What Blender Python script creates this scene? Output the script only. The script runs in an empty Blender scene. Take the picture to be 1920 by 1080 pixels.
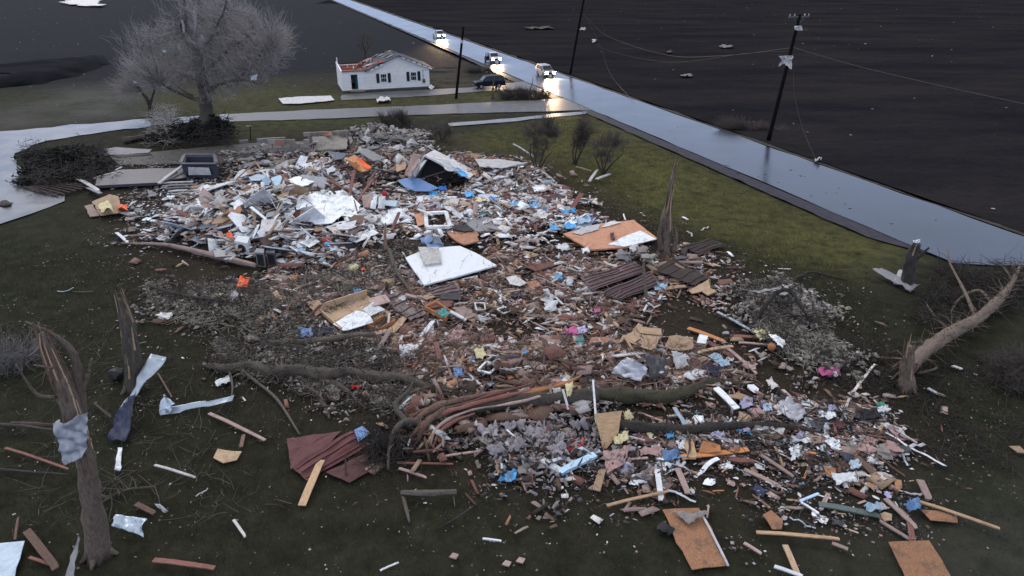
import bpy, bmesh, math, random
import numpy as np
from mathutils import Vector, Matrix, Euler, noise as mnoise

rng = np.random.default_rng(11)
random.seed(11)
R = math.radians
scene = bpy.context.scene

# ------------------------------------------------------------------ camera
CAM_H, PITCH, FPX = 18.5, R(25.8), 1280.0
cd = bpy.data.cameras.new("camera")
cd.sensor_width = 36.0
cd.lens = 24.0
cd.clip_start = 0.5
cd.clip_end = 3000
cam = bpy.data.objects.new("camera", cd)
scene.collection.objects.link(cam)
cam.location = (0, 0, CAM_H)
cam.rotation_euler = (R(90) - PITCH, 0, 0)
scene.camera = cam

# ------------------------------------------------------------------ sky: overcast dusk
SUN_EL, SUN_AZ = R(38), R(-30)
w = bpy.data.worlds.new("World")
scene.world = w
w.use_nodes = True
nt = w.node_tree
nt.nodes.clear()
wo = nt.nodes.new("ShaderNodeOutputWorld")
bg = nt.nodes.new("ShaderNodeBackground")
sky = nt.nodes.new("ShaderNodeTexSky")
sky.sky_type = 'NISHITA'
sky.sun_disc = False
sky.sun_elevation = SUN_EL
sky.sun_rotation = SUN_AZ
sky.air_density = 1.2
sky.dust_density = 3.0
sky.ozone_density = 2.0
bg.inputs["Strength"].default_value = 0.145
# overcast cloud deck over the clear sky: even blue-grey, broken by soft clouds
tc = nt.nodes.new("ShaderNodeTexCoord")
mp = nt.nodes.new("ShaderNodeMapping")
mp.inputs["Scale"].default_value = (1.0, 1.0, 3.0)
nz = nt.nodes.new("ShaderNodeTexNoise")
nz.inputs["Scale"].default_value = 2.2
nz.inputs["Detail"].default_value = 6
cr = nt.nodes.new("ShaderNodeValToRGB")
cr.color_ramp.elements[0].position = 0.25
cr.color_ramp.elements[0].color = (4.9, 5.6, 7.1, 1)
cr.color_ramp.elements[1].position = 0.75
cr.color_ramp.elements[1].color = (6.5, 7.1, 8.5, 1)
mx = nt.nodes.new("ShaderNodeMixRGB")
mx.inputs[0].default_value = 0.94
nt.links.new(tc.outputs["Generated"], mp.inputs["Vector"])
nt.links.new(mp.outputs[0], nz.inputs["Vector"])
nt.links.new(nz.outputs["Fac"], cr.inputs[0])
nt.links.new(sky.outputs[0], mx.inputs[1])
# the deck is bluer low down over the far fields than overhead
sx_ = nt.nodes.new("ShaderNodeSeparateXYZ")
ge_ = nt.nodes.new("ShaderNodeValToRGB")
ge_.color_ramp.elements[0].position = 0.0
ge_.color_ramp.elements[0].color = (.66, .86, 1.18, 1)
ge_.color_ramp.elements[1].position = 0.55
ge_.color_ramp.elements[1].color = (1.16, 1.05, .93, 1)
mu_ = nt.nodes.new("ShaderNodeMixRGB")
mu_.blend_type = 'MULTIPLY'
mu_.inputs[0].default_value = 1
nt.links.new(tc.outputs["Generated"], sx_.inputs[0])
nt.links.new(sx_.outputs["Z"], ge_.inputs[0])
nt.links.new(cr.outputs[0], mu_.inputs[1])
nt.links.new(ge_.outputs[0], mu_.inputs[2])
nt.links.new(mu_.outputs[0], mx.inputs[2])
nt.links.new(mx.outputs[0], bg.inputs["Color"])
nt.links.new(bg.outputs[0], wo.inputs["Surface"])

sd = bpy.data.lights.new("sun", 'SUN')
sd.energy = 0.9
sd.angle = R(18)
sd.color = (1.0, 0.95, 0.9)
sun = bpy.data.objects.new("sun", sd)
scene.collection.objects.link(sun)
sun.rotation_euler = (R(90) - SUN_EL, 0, R(180) - SUN_AZ)

scene.view_settings.view_transform = 'Standard'
scene.view_settings.look = 'None'
scene.view_settings.exposure = 0.12
scene.view_settings.gamma = 1.0
scene.view_settings.use_curve_mapping = False
scene.render.engine = 'CYCLES'
scene.cycles.use_denoising = True
scene.cycles.max_bounces = 5
scene.cycles.transparent_max_bounces = 6
scene.cycles.sample_clamp_indirect = 4

# ------------------------------------------------------------------ where a photo pixel meets the ground
CP, SP = math.cos(PITCH), math.sin(PITCH)
def ray(px, py):
    u, v = (px - 960) / FPX, (540 - py) / FPX
    return np.array([u, CP + v * SP, -SP + v * CP])
def G(px, py, z=0.0):
    d = ray(px, py)
    t = (z - CAM_H) / d[2]
    return np.array([d[0] * t, d[1] * t, z])
def onY(px, py, Y):
    d = ray(px, py)
    t = Y / d[1]
    return np.array([d[0] * t, Y, CAM_H + d[2] * t])
def to_px(p):
    x, y, z = p[0], p[1], p[2] - CAM_H
    dep = y * CP - z * SP
    up = y * SP + z * CP
    return 960 + FPX * x / dep, 540 - FPX * up / dep

# ------------------------------------------------------------------ rubble heap heights (m above the lawn)
HEAPS = [(560, 400, 9, 8, .9), (480, 430, 6, 4, .5), (640, 345, 7, 4, .7), (820, 335, 6, 4, .9), (960, 350, 6, 3.5, .5),
         (900, 420, 7, 4.5, .45), (1030, 395, 5, 3, .25), (700, 270, 4.5, 2.5, 1.0), (540, 290, 5, 2.5, .6),
         (780, 470, 5, 3, .35), (640, 480, 5, 3, .3), (650, 590, 4, 2.2, .25), (840, 580, 3, 1.6, .2), (1200, 520, 4, 2.0, .3),
         (900, 700, 5, 2.2, .35), (1120, 680, 4, 1.6, .3), (1480, 590, 3, 2.5, .5), (1000, 850, 2.5, 1.2, .25),
         (1200, 800, 4, 1.4, .2), (1500, 780, 3.5, 1.4, .15), (450, 580, 5, 2.2, .25), (680, 660, 3.5, 1.5, .3)]
HP = [(G(a, b)[0], G(a, b)[1], rx, ry, h) for a, b, rx, ry, h in HEAPS]
def heap(x, y):
    s = 0.0
    for hx, hy, rx, ry, h in HP:
        q = ((x - hx) / rx) ** 2 + ((y - hy) / ry) ** 2
        s = s + h * np.exp(-q * 1.4)
    return s
def S(px, py, lift=0.0):
    z = 0.0
    for _ in range(7):
        p = G(px, py, z + lift)
        z = 0.5 * z + 0.5 * float(heap(p[0], p[1]))
    p = G(px, py, z + lift)
    return p

# ------------------------------------------------------------------ materials
MATS = {}
def new_mat(key):
    m = bpy.data.materials.new(key)
    m.use_nodes = True
    n = m.node_tree
    b = n.nodes["Principled BSDF"]
    return m, n, b
def mat(key, col, rough=.75, kind='plain', dirt=.35, spec=.3, metal=0.0, var=.18, scale=3.0, bump=.25):
    if key in MATS: return MATS[key]
    m, n, b = new_mat(key)
    N, L = n.nodes, n.links
    tc = N.new("ShaderNodeTexCoord")
    mp = N.new("ShaderNodeMapping")
    L.new(tc.outputs["Object"], mp.inputs[0])
    if kind == 'wood': mp.inputs["Scale"].default_value = (1.2, 14, 14)
    if kind == 'bark': mp.inputs["Scale"].default_value = (5, 5, 1.6)
    nz = N.new("ShaderNodeTexNoise"); nz.inputs["Scale"].default_value = scale; nz.inputs["Detail"].default_value = 6
    nz.inputs["Roughness"].default_value = .65
    L.new(mp.outputs[0], nz.inputs["Vector"])
    r1 = N.new("ShaderNodeValToRGB")
    c = np.array(col)
    lo, hi = (0.55, 1.3) if kind in ('wood', 'bark') else (1 - var, 1 + var)
    r1.color_ramp.elements[0].position = .3; r1.color_ramp.elements[1].position = .7
    r1.color_ramp.elements[0].color = (*np.clip(c * lo, 0, .95), 1)
    r1.color_ramp.elements[1].color = (*np.clip(c * hi, 0, .95), 1)
    L.new(nz.outputs["Fac"], r1.inputs[0])
    oi = N.new("ShaderNodeObjectInfo")
    mr = N.new("ShaderNodeMapRange"); mr.inputs[3].default_value = .72; mr.inputs[4].default_value = 1.18
    L.new(oi.outputs["Random"], mr.inputs[0])
    hs = N.new("ShaderNodeHueSaturation")
    L.new(mr.outputs[0], hs.inputs["Value"]); L.new(r1.outputs[0], hs.inputs["Color"])
    # mud smears with shapes of their own
    n2 = N.new("ShaderNodeTexNoise"); n2.inputs["Scale"].default_value = 1.7; n2.inputs["Detail"].default_value = 8; n2.inputs["Roughness"].default_value = .72
    L.new(tc.outputs["Object"], n2.inputs["Vector"])
    r2 = N.new("ShaderNodeValToRGB"); r2.color_ramp.elements[0].position = .5; r2.color_ramp.elements[1].position = .66
    L.new(n2.outputs["Fac"], r2.inputs[0])
    ml = N.new("ShaderNodeMath"); ml.operation = 'MULTIPLY'; ml.inputs[1].default_value = dirt
    L.new(r2.outputs[0], ml.inputs[0])
    mx = N.new("ShaderNodeMixRGB"); mx.inputs[2].default_value = (.075, .06, .05, 1)
    L.new(ml.outputs[0], mx.inputs[0]); L.new(hs.outputs[0], mx.inputs[1])
    L.new(mx.outputs[0], b.inputs["Base Color"])
    b.inputs["Roughness"].default_value = rough
    b.inputs["Metallic"].default_value = metal
    b.inputs["Specular IOR Level"].default_value = spec
    bp = N.new("ShaderNodeBump"); bp.inputs["Strength"].default_value = bump; bp.inputs["Distance"].default_value = .03
    L.new(nz.outputs["Fac"], bp.inputs["Height"]); L.new(bp.outputs[0], b.inputs["Normal"])
    MATS[key] = m
    return m
def emit(key, col, s):
    if key in MATS: return MATS[key]
    m, n, b = new_mat(key)
    b.inputs["Base Color"].default_value = (*col, 1)
    b.inputs["Emission Color"].default_value = (*col, 1)
    b.inputs["Emission Strength"].default_value = s
    MATS[key] = m
    return m
mat('white', (.74, .78, .82), .6, dirt=.45, scale=5)
mat('cleanwhite', (.76, .80, .83), .6, dirt=.10, scale=2, var=.05)
mat('offwhite', (.62, .60, .58), .7, dirt=.5)
mat('paleblue', (.42, .52, .60), .6, dirt=.35)
mat('pale', (.46, .46, .47), .75, dirt=.45)
mat('grey', (.22, .22, .23), .75, dirt=.4)
mat('concrete', (.27, .245, .22), .9, dirt=.6, scale=6, bump=.6)
mat('darkgrey', (.07, .07, .08), .6, dirt=.3)
mat('black', (.012, .012, .014), .6, dirt=.15)
mat('slate', (.05, .06, .085), .55, dirt=.3, scale=12)
mat('purplegrey', (.075, .071, .088), .5, dirt=.3, spec=.25)
mat('tan', (.44, .31, .20), .8, 'wood', dirt=.3)
mat('lumber', (.50, .34, .20), .75, 'wood', dirt=.25)
mat('osb', (.34, .175, .095), .8, dirt=.75, scale=22, var=.5, bump=.5)
mat('greygreen', (.13, .17, .16), .7, 'wood', dirt=.3)
mat('orangewood', (.50, .22, .09), .75, 'wood', dirt=.2)
mat('orangefloor', (.47, .235, .14), .7, dirt=.3, scale=4)
mat('redwood', (.22, .10, .078), .8, 'wood', dirt=.3)
mat('pinkwood', (.39, .285, .255), .8, 'wood', dirt=.35)
mat('brown', (.16, .10, .075), .8, 'wood', dirt=.35)
mat('darkbrown', (.055, .040, .034), .85, 'wood', dirt=.3)
mat('maroon', (.095, .032, .034), .6, dirt=.35, spec=.2)
mat('darkmaroon', (.075, .038, .040), .5, dirt=.35, spec=.5)
mat('blue', (.05, .20, .60), .5, dirt=.15)
mat('skyblue', (.10, .42, .80), .5, dirt=.15)
mat('steelblue', (.13, .24, .46), .5, dirt=.2)
mat('teal', (.04, .24, .24), .6, dirt=.2)
mat('lightblue', (.40, .57, .72), .5, dirt=.25)
mat('navy', (.022, .030, .070), .6, dirt=.15)
mat('lavender', (.42, .42, .60), .6, dirt=.2)
mat('pink', (.38, .25, .235), .9, dirt=.3, scale=8, bump=.8)
mat('hotpink', (.55, .13, .30), .7, dirt=.15)
mat('red', (.50, .025, .03), .5, dirt=.1)
mat('orange', (.95, .12, .02), .5, dirt=.05)
mat('yellow', (.62, .56, .33), .85, dirt=.25, scale=8, bump=.8)
mat('green', (.04, .26, .15), .6, dirt=.1)
mat('metal', (.42, .50, .58), .32, dirt=.3, spec=.6, metal=.35)
mat('greymetal', (.30, .31, .33), .4, dirt=.4, spec=.6, metal=.3)
mat('plastic', (.45, .47, .52), .35, dirt=.3, spec=.5)
mat('bark', (.098, .085, .070), .9, 'bark', dirt=.3, bump=.9)
mat('barkdark', (.05, .044, .04), .9, 'bark', dirt=.3, bump=.9)
mat('rawwood', (.16, .10, .075), .85, 'bark', dirt=.35, bump=.9)
mat('twig', (.36, .335, .315), .9, dirt=.1, bump=0)
mat('twigbrown', (.10, .085, .075), .9, dirt=.1, bump=0)
mat('leaf', (.23, .21, .195), .9, dirt=.35, bump=0)
mat('leafpale', (.30, .28, .235), .9, dirt=.3, bump=0)
mat('evergreen', (.013, .016, .012), .9, dirt=.1, bump=0)
mat('moss', (.062, .058, .036), .9, 'bark', dirt=.4, bump=.9)
mat('limbgrey', (.21, .20, .20), .9, 'bark', dirt=.2, bump=.6)
mat('polewood', (.009, .008, .008), .9, 'wood', dirt=.05, spec=.03)
mat('cardboard', (.36, .25, .17), .9, dirt=.4, scale=4)
mat('deadwood', (.155, .12, .095), .9, 'bark', dirt=.4, bump=1)
mat('shred', (.31, .29, .31), .9, dirt=.35, bump=0)
mat('mud', (.045, .036, .030), .85, dirt=.5, scale=2, bump=.8)
mat('rubber', (.015, .015, .016), .7, dirt=.2)
mat('glass', (.012, .015, .018), .12, dirt=0, spec=.35, bump=0)
mat('skin', (.45, .27, .2), .6, dirt=0, bump=0)

# ------------------------------------------------------------------ object helpers
col = scene.collection
def fast_mesh(name, V, F):
    """F: (n,3) or (n,4) int array, or list of tuples"""
    me = bpy.data.meshes.new(name)
    V = np.asarray(V, dtype=np.float32)
    if isinstance(F, np.ndarray) and F.ndim == 2:
        n, k = F.shape
        me.vertices.add(len(V)); me.vertices.foreach_set("co", V.ravel())
        me.loops.add(n * k); me.loops.foreach_set("vertex_index", F.astype(np.int32).ravel())
        me.polygons.add(n); me.polygons.foreach_set("loop_start", np.arange(0, n * k, k, dtype=np.int32))
        me.update(calc_edges=True)
    else:
        me.from_pydata([tuple(map(float, v)) for v in V], [], [tuple(int(i) for i in f) for f in F])
    return me
def obj(name, V, F, m, parent=None, origin=None, smooth=False):
    if parent is None and name.endswith('_panel'): name = name[:-6] + '_sheet'
    V = np.array(V, dtype=float).reshape(-1, 3)
    if origin is None:
        if parent is None:
            origin = np.array([V[:, 0].mean(), V[:, 1].mean(), V[:, 2].min()])
        else:
            origin = np.array(parent.location)
            par = parent.parent
            while par is not None:
                origin = origin + np.array(par.location); par = par.parent
    origin = np.array(origin, dtype=float)
    me = fast_mesh(name, V - origin, F)
    if smooth:
        me.polygons.foreach_set("use_smooth", np.ones(len(me.polygons), dtype=bool))
    ms = m if isinstance(m, (list, tuple)) else [m]
    for x in ms: me.materials.append(MATS[x] if isinstance(x, str) else x)
    o = bpy.data.objects.new(name, me)
    col.objects.link(o)
    if parent is None:
        o.location = origin
    else:
        o.parent = parent
        o.location = (0, 0, 0)
    return o
LM = []          # landmarks for the labels of small pieces: (px, py, phrase)
USED = {}
def tag(o, label, cat, group=None, kind=None):
    if label: o['label'] = label; USED[label] = USED.get(label, 0) + 1
    if cat: o['category'] = cat
    if group: o['group'] = group
    if kind: o['kind'] = kind
    return o
def empty(name, loc, label=None, cat=None, group=None):
    o = bpy.data.objects.new(name, None)
    o.empty_display_size = .2
    o.location = tuple(float(a) for a in loc)
    col.objects.link(o)
    tag(o, label, cat, group)
    return o
def structure(o): o['kind'] = 'structure'; return o
def stuff(o): o['kind'] = 'stuff'; return o
def cat_merge(parts):
    Vs, Fs, off = [], [], 0
    for V, F in parts:
        V = np.asarray(V, float).reshape(-1, 3); Vs.append(V)
        Fs += [tuple(i + off for i in f) for f in F]; off += len(V)
    return np.vstack(Vs), Fs
def box(cx, cy, cz, sx, sy, sz):
    V = [(cx + a * sx / 2, cy + b * sy / 2, cz + c * sz / 2) for a in (-1, 1) for b in (-1, 1) for c in (-1, 1)]
    F = [(0, 1, 3, 2), (4, 6, 7, 5), (0, 4, 5, 1), (2, 3, 7, 6), (0, 2, 6, 4), (1, 5, 7, 3)]
    return np.array(V), F
def bar(a, b, w, t, up=(0, 0, 1)):
    a, b = np.array(a, float), np.array(b, float)
    d = b - a; d /= max(np.linalg.norm(d), 1e-6)
    up = np.array(up, float)
    s = np.cross(d, up); 
    if np.linalg.norm(s) < 1e-3: s = np.cross(d, (1, 0, 0))
    s /= np.linalg.norm(s); n = np.cross(s, d)
    V = []
    for p in (a, b):
        for i, j in ((-1, -1), (1, -1), (1, 1), (-1, 1)):
            V.append(p + s * i * w / 2 + n * j * t / 2)
    F = [(0, 1, 2, 3), (7, 6, 5, 4), (0, 4, 5, 1), (1, 5, 6, 2), (2, 6, 7, 3), (3, 7, 4, 0)]
    return np.array(V), F
def tubes(P, Rad, k=3):
    """P (M,N,3), Rad (M,N): M swept tubes with k sides"""
    P = np.asarray(P, float); Rad = np.asarray(Rad, float)
    M, N, _ = P.shape
    T = np.gradient(P, axis=1)
    T /= np.linalg.norm(T, axis=2, keepdims=True) + 1e-9
    ref = np.where(np.abs(T[..., 2:3]) > .9, np.array([1., 0, 0]), np.array([0, 0, 1.]))
    A = np.cross(T, ref); A /= np.linalg.norm(A, axis=2, keepdims=True) + 1e-9
    B = np.cross(T, A)
    th = np.arange(k) * 2 * np.pi / k
    V = P[:, :, None, :] + Rad[:, :, None, None] * (A[:, :, None, :] * np.cos(th)[None, None, :, None] + B[:, :, None, :] * np.sin(th)[None, None, :, None])
    idx = np.arange(M * N * k).reshape(M, N, k)
    a = idx[:, :-1, :]; b = np.roll(a, -1, axis=2); d = idx[:, 1:, :]; c = np.roll(d, -1, axis=2)
    F = np.stack([a, b, c, d], axis=-1).reshape(-1, 4)
    return V.reshape(-1, 3), F
def smooth_path(pts, n):
    pts = np.array(pts, float); m = len(pts)
    if m < 3:
        t = np.linspace(0, 1, n)[:, None]; return pts[0] * (1 - t) + pts[-1] * t
    ext = np.vstack([2 * pts[0] - pts[1], pts, 2 * pts[-1] - pts[-2]])
    out = []
    for u in np.linspace(0, m - 1 - 1e-6, n):
        i = int(u); f = u - i
        p0, p1, p2, p3 = ext[i], ext[i + 1], ext[i + 2], ext[i + 3]
        out.append(.5 * ((2 * p1) + (-p0 + p2) * f + (2 * p0 - 5 * p1 + 4 * p2 - p3) * f * f + (-p0 + 3 * p1 - 3 * p2 + p3) * f ** 3))
    return np.array(out)
def limb(pts, rads, k=10, n=None, rough=.12, seed=0):
    n = n or max(6, 4 * len(pts))
    P = smooth_path(pts, n)
    rr = np.interp(np.linspace(0, 1, n), np.linspace(0, 1, len(rads)), rads)
    V, F = tubes(P[None], rr[None], k)
    Vr = V.reshape(n, k, 3)
    for i in range(n):
        for j in range(k):
            q = Vr[i, j]
            f = mnoise.noise(Vector((j * .9 + seed, q[2] * 2 + seed, q[0] * 1.6 + q[1]))) * rough * 2.2
            Vr[i, j] = P[i] + (q - P[i]) * (1 + f)
    V = Vr.reshape(-1, 3)
    c0, c1 = len(V), len(V) + 1
    V = np.vstack([V, P[0], P[-1]])
    F = [tuple(f) for f in F] + [(c0, (j + 1) % k, j) for j in range(k)] + [(c1, (n - 1) * k + j, (n - 1) * k + (j + 1) % k) for j in range(k)]
    return V, F
def vnoise(p, s=1.0, o=0.0):
    return mnoise.noise(Vector((p[0] * s + o, p[1] * s - o, p[2] * s + o * .5)))

# ------------------------------------------------------------------ the ground
def poly_mask(X, Y, pts, soft):
    """soft inside-mask of a polygon given in world xy"""
    P = np.array(pts); n = len(P)
    inside = np.zeros(X.shape, bool); dist = np.full(X.shape, 1e9)
    for i in range(n):
        (x1, y1), (x2, y2) = P[i], P[(i + 1) % n]
        cond = ((y1 > Y) != (y2 > Y))
        xi = (x2 - x1) * (Y - y1) / ((y2 - y1) if abs(y2 - y1) > 1e-9 else 1e-9) + x1
        inside ^= cond & (X < xi)
        dx, dy = x2 - x1, y2 - y1
        t = np.clip(((X - x1) * dx + (Y - y1) * dy) / (dx * dx + dy * dy + 1e-9), 0, 1)
        dist = np.minimum(dist, np.hypot(X - x1 - t * dx, Y - y1 - t * dy))
    sgn = np.where(inside, dist, -dist)
    return np.clip(sgn / soft * .5 + .5, 0, 1)
def gpoly(px): return [tuple(G(a, b)[:2]) for a, b in px]

xs = np.concatenate([np.linspace(-500, -75, 30), np.arange(-74, 74, .6), np.linspace(75, 500, 30)])
ys = np.concatenate([np.linspace(-60, 9, 12), np.arange(10, 135, .6), np.geomspace(136, 900, 60)])
X, Y = np.meshgrid(xs, ys)
ZON = {
 'lawn': (gpoly([(830, 262), (1100, 214), (1200, 250), (1300, 300), (1480, 378), (1680, 470), (1600, 512), (1450, 492), (1330, 440), (1180, 380), (1080, 335), (950, 285)]), 3.0),
 'lawn2': (gpoly([(380, 150), (640, 130), (830, 130), (1000, 160), (1060, 190), (800, 215), (430, 260), (300, 235), (300, 170)]), 4.0),
 'dirt': (gpoly([(160, 330), (480, 255), (780, 250), (1080, 300), (1280, 420), (1450, 520), (1650, 640), (1750, 800), (1650, 960), (1100, 930), (720, 900), (560, 780), (400, 640), (250, 520), (200, 420)]), 5.0),
 'wet': (gpoly([(-60, 215), (140, 160), (250, 150), (290, 215), (100, 235), (-60, 260)]), 5.0),
 'wet2': (gpoly([(1560, 1080), (1640, 930), (1800, 880), (2000, 850), (2100, 1200), (1600, 1250)]), 2.5),
 'pad': (gpoly([(200, 292), (480, 262), (500, 300), (220, 312)]), 1.0),
}
ZM = {k: poly_mask(X, Y, p, s) for k, (p, s) in ZON.items()}
road_l0, road_l1 = G(1110, 206), G(1747, 476)
rd = (road_l1 - road_l0)[:2]; rd /= np.linalg.norm(rd)
rn = np.array([rd[1], -rd[0]])
if rn[0] < 0: rn = -rn                       # points to the right of the road (away from the heap)
side = (X - road_l0[0]) * rn[0] + (Y - road_l0[1]) * rn[1]
field = np.clip((side - 2) / 8, 0, 1)
Z = np.zeros_like(X)
for i in range(X.shape[0]):
    for j in range(X.shape[1]):
        if abs(X[i, j]) < 90 and 5 < Y[i, j] < 150:
            Z[i, j] = mnoise.noise(Vector((X[i, j] * .35, Y[i, j] * .35, 0))) * .05 + mnoise.noise(Vector((X[i, j] * 1.1, Y[i, j] * 1.1, 3))) * .025
Z -= .09
# the dug bank at the upper left
bank = poly_mask(X, Y, gpoly([(-260, 100), (-60, 96), (150, 94), (168, 98), (60, 136), (-260, 142)]), 4.5)
Z += bank * .5
lawn = np.clip(ZM['lawn'] + .45 * ZM['lawn2'] * (1 - field), 0, 1)
dirt = ZM['dirt']
wet = np.clip(ZM['wet'] * .4 + ZM['wet2'] * .8, 0, 1)
nv = X.size
idx = np.arange(nv).reshape(X.shape)
F = np.stack([idx[:-1, :-1], idx[:-1, 1:], idx[1:, 1:], idx[1:, :-1]], -1).reshape(-1, 4)
gnd = obj('ground', np.stack([X, Y, Z], -1).reshape(-1, 3), F, [], origin=(0, 0, 0), smooth=True)
structure(gnd)
at = gnd.data.attributes.new('zones', 'FLOAT_COLOR', 'POINT')
at.data.foreach_set('color', np.stack([lawn, dirt, field, wet], -1).reshape(-1).astype(np.float32))
at2 = gnd.data.attributes.new('pad', 'FLOAT', 'POINT')
farleft = np.clip((Y - 105) / 25, 0, 1) * (1 - field)
at2.data.foreach_set('value', np.clip(farleft + 0 * X, 0, 1).reshape(-1).astype(np.float32))
m, n, b = new_mat('soil_and_grass')
N, L = n.nodes, n.links
atn = N.new("ShaderNodeAttribute"); atn.attribute_name = 'zones'
atf = N.new("ShaderNodeAttribute"); atf.attribute_name = 'pad'
sep = N.new("ShaderNodeSeparateColor"); L.new(atn.outputs["Color"], sep.inputs[0])
geo = N.new("ShaderNodeNewGeometry")
def noise_n(scale, detail=6, rough=.6, stretch=None):
    t = N.new("ShaderNodeTexNoise"); t.inputs["Scale"].default_value = scale; t.inputs["Detail"].default_value = detail; t.inputs["Roughness"].default_value = rough
    if stretch:
        mpp = N.new("ShaderNodeMapping"); mpp.inputs["Scale"].default_value = stretch[:3]; mpp.inputs["Rotation"].default_value = (0, 0, stretch[3])
        L.new(geo.outputs["Position"], mpp.inputs[0]); L.new(mpp.outputs[0], t.inputs["Vector"])
    else: L.new(geo.outputs["Position"], t.inputs["Vector"])
    return t
def ramp(src, p0, p1, c0=(0, 0, 0), c1=(1, 1, 1)):
    r = N.new("ShaderNodeValToRGB"); r.color_ramp.elements[0].position = p0; r.color_ramp.elements[1].position = p1
    r.color_ramp.elements[0].color = (*c0, 1); r.color_ramp.elements[1].color = (*c1, 1)
    L.new(src, r.inputs[0]); return r
def mixc(f, a, bb):
    x = N.new("ShaderNodeMixRGB")
    if isinstance(f, float): x.inputs[0].default_value = f
    else: L.new(f, x.inputs[0])
    L.new(a, x.inputs[1]); L.new(bb, x.inputs[2]); return x
def mth(op, a, bb):
    x = N.new("ShaderNodeMath"); x.operation = op; x.use_clamp = True
    for i, q in enumerate((a, bb)):
        if isinstance(q, (int, float)): x.inputs[i].default_value = q
        else: L.new(q, x.inputs[i])
    return x.outputs[0]
big = noise_n(.12, 5); mid = noise_n(.9, 8, .7); fin = noise_n(7, 6, .75); vfin = noise_n(30, 3, .7)
near = ramp(mid.outputs["Fac"], .3, .72, (.015, .0175, .011), (.050, .052, .033))
green = ramp(mid.outputs["Fac"], .28, .72, (.055, .056, .024), (.150, .146, .052))
dirtc = ramp(fin.outputs["Fac"], .3, .7, (.017, .0135, .011), (.062, .048, .038))
soil = ramp(mid.outputs["Fac"], .3, .75, (.0150, .0158, .0200), (.0285, .0280, .0320))
soil2 = ramp(mid.outputs["Fac"], .3, .75, (.0095, .0105, .0145), (.0215, .0225, .0290))
patch = ramp(big.outputs["Fac"], .35, .6)
edge = ramp(mid.outputs["Fac"], .3, .7)
def fuzzy(mask):   # break a zone's border with noise
    a = mth('SUBTRACT', fin.outputs["Fac"], .5)
    c = mth('SUBTRACT', mid.outputs["Fac"], .5)
    x = N.new("ShaderNodeMath"); x.operation = 'MULTIPLY_ADD'; L.new(mid.outputs["Fac"], x.inputs[0]); x.inputs[1].default_value = 1.3; x.inputs[2].default_value = -.65
    y = N.new("ShaderNodeMath"); y.operation = 'ADD'; L.new(mask, y.inputs[0]); L.new(x.outputs[0], y.inputs[1])
    return ramp(y.outputs[0], .3, .7).outputs[0]
c1 = mixc(atf.outputs["Fac"], near.outputs[0], soil2.outputs[0])
fd = fuzzy(sep.outputs[1])
c2 = mixc(mth('MULTIPLY', fd, .75), c1.outputs[0], dirtc.outputs[0])
lw = mth('MULTIPLY', sep.outputs[0], ramp(mid.outputs["Fac"], .2, .5).outputs[0])
c3 = mixc(lw, c2.outputs[0], green.outputs[0])
rows = noise_n(1.0, 5, .7, (.10, .9, 1, 1.17))
soilr = mixc(ramp(rows.outputs["Fac"], .35, .7).outputs[0], soil.outputs[0], ramp(fin.outputs["Fac"], .35, .7, (.0125, .0125, .0150), (.0400, .0370, .0385)).outputs[0])
brn = mixc(mth('MULTIPLY', patch.outputs[0], .35), c3.outputs[0], ramp(fin.outputs["Fac"], .3, .7, (.015, .013, .011), (.042, .035, .028)).outputs[0])
soilp = N.new("ShaderNodeMixRGB"); soilp.blend_type = 'MULTIPLY'; soilp.inputs[0].default_value = 1
L.new(soilr.outputs[0], soilp.inputs[1]); L.new(ramp(noise_n(.06, 7, .7, (.5, 1.6, 1, 1.1)).outputs["Fac"], .38, .62, (.70, .72, .80), (1.30, 1.22, 1.12)).outputs[0], soilp.inputs[2])
blu = mixc(mth('MULTIPLY', atf.outputs['Fac'], .85), brn.outputs[0], soil2.outputs[0])
c4 = mixc(sep.outputs[2], blu.outputs[0], soilp.outputs[0])
speck = ramp(vfin.outputs["Fac"], .45, .75, (.75, .75, .75), (1.5, 1.45, 1.35))
c5 = N.new("ShaderNodeMixRGB"); c5.blend_type = 'MULTIPLY'; c5.inputs[0].default_value = 1
L.new(c4.outputs[0], c5.inputs[1]); L.new(speck.outputs[0], c5.inputs[2])
L.new(c5.outputs[0], b.inputs["Base Color"])
wm = mth('MULTIPLY', atn.outputs["Alpha"], ramp(big.outputs["Fac"], .2, .75).outputs[0])
rg = N.new("ShaderNodeMapRange"); L.new(wm, rg.inputs[0]); rg.inputs[3].default_value = .85; rg.inputs[4].default_value = .35
L.new(rg.outputs[0], b.inputs["Roughness"])
sg = N.new("ShaderNodeMapRange"); L.new(wm, sg.inputs[0]); sg.inputs[3].default_value = .03; sg.inputs[4].default_value = .26
sf_ = N.new('ShaderNodeMath'); sf_.operation = 'SUBTRACT'; sf_.use_clamp = True; L.new(sg.outputs[0], sf_.inputs[0]); L.new(sep.outputs[2], sf_.inputs[1]); L.new(sf_.outputs[0], b.inputs["Specular IOR Level"])
bp = N.new("ShaderNodeBump"); bp.inputs["Strength"].default_value = .6; bp.inputs["Distance"].default_value = .06
ad = N.new("ShaderNodeMath"); ad.operation = 'ADD'; L.new(fin.outputs["Fac"], ad.inputs[0]); L.new(vfin.outputs["Fac"], ad.inputs[1])
L.new(ad.outputs[0], bp.inputs["Height"]); L.new(bp.outputs[0], b.inputs["Normal"])
gnd.data.materials.append(m)

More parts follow.
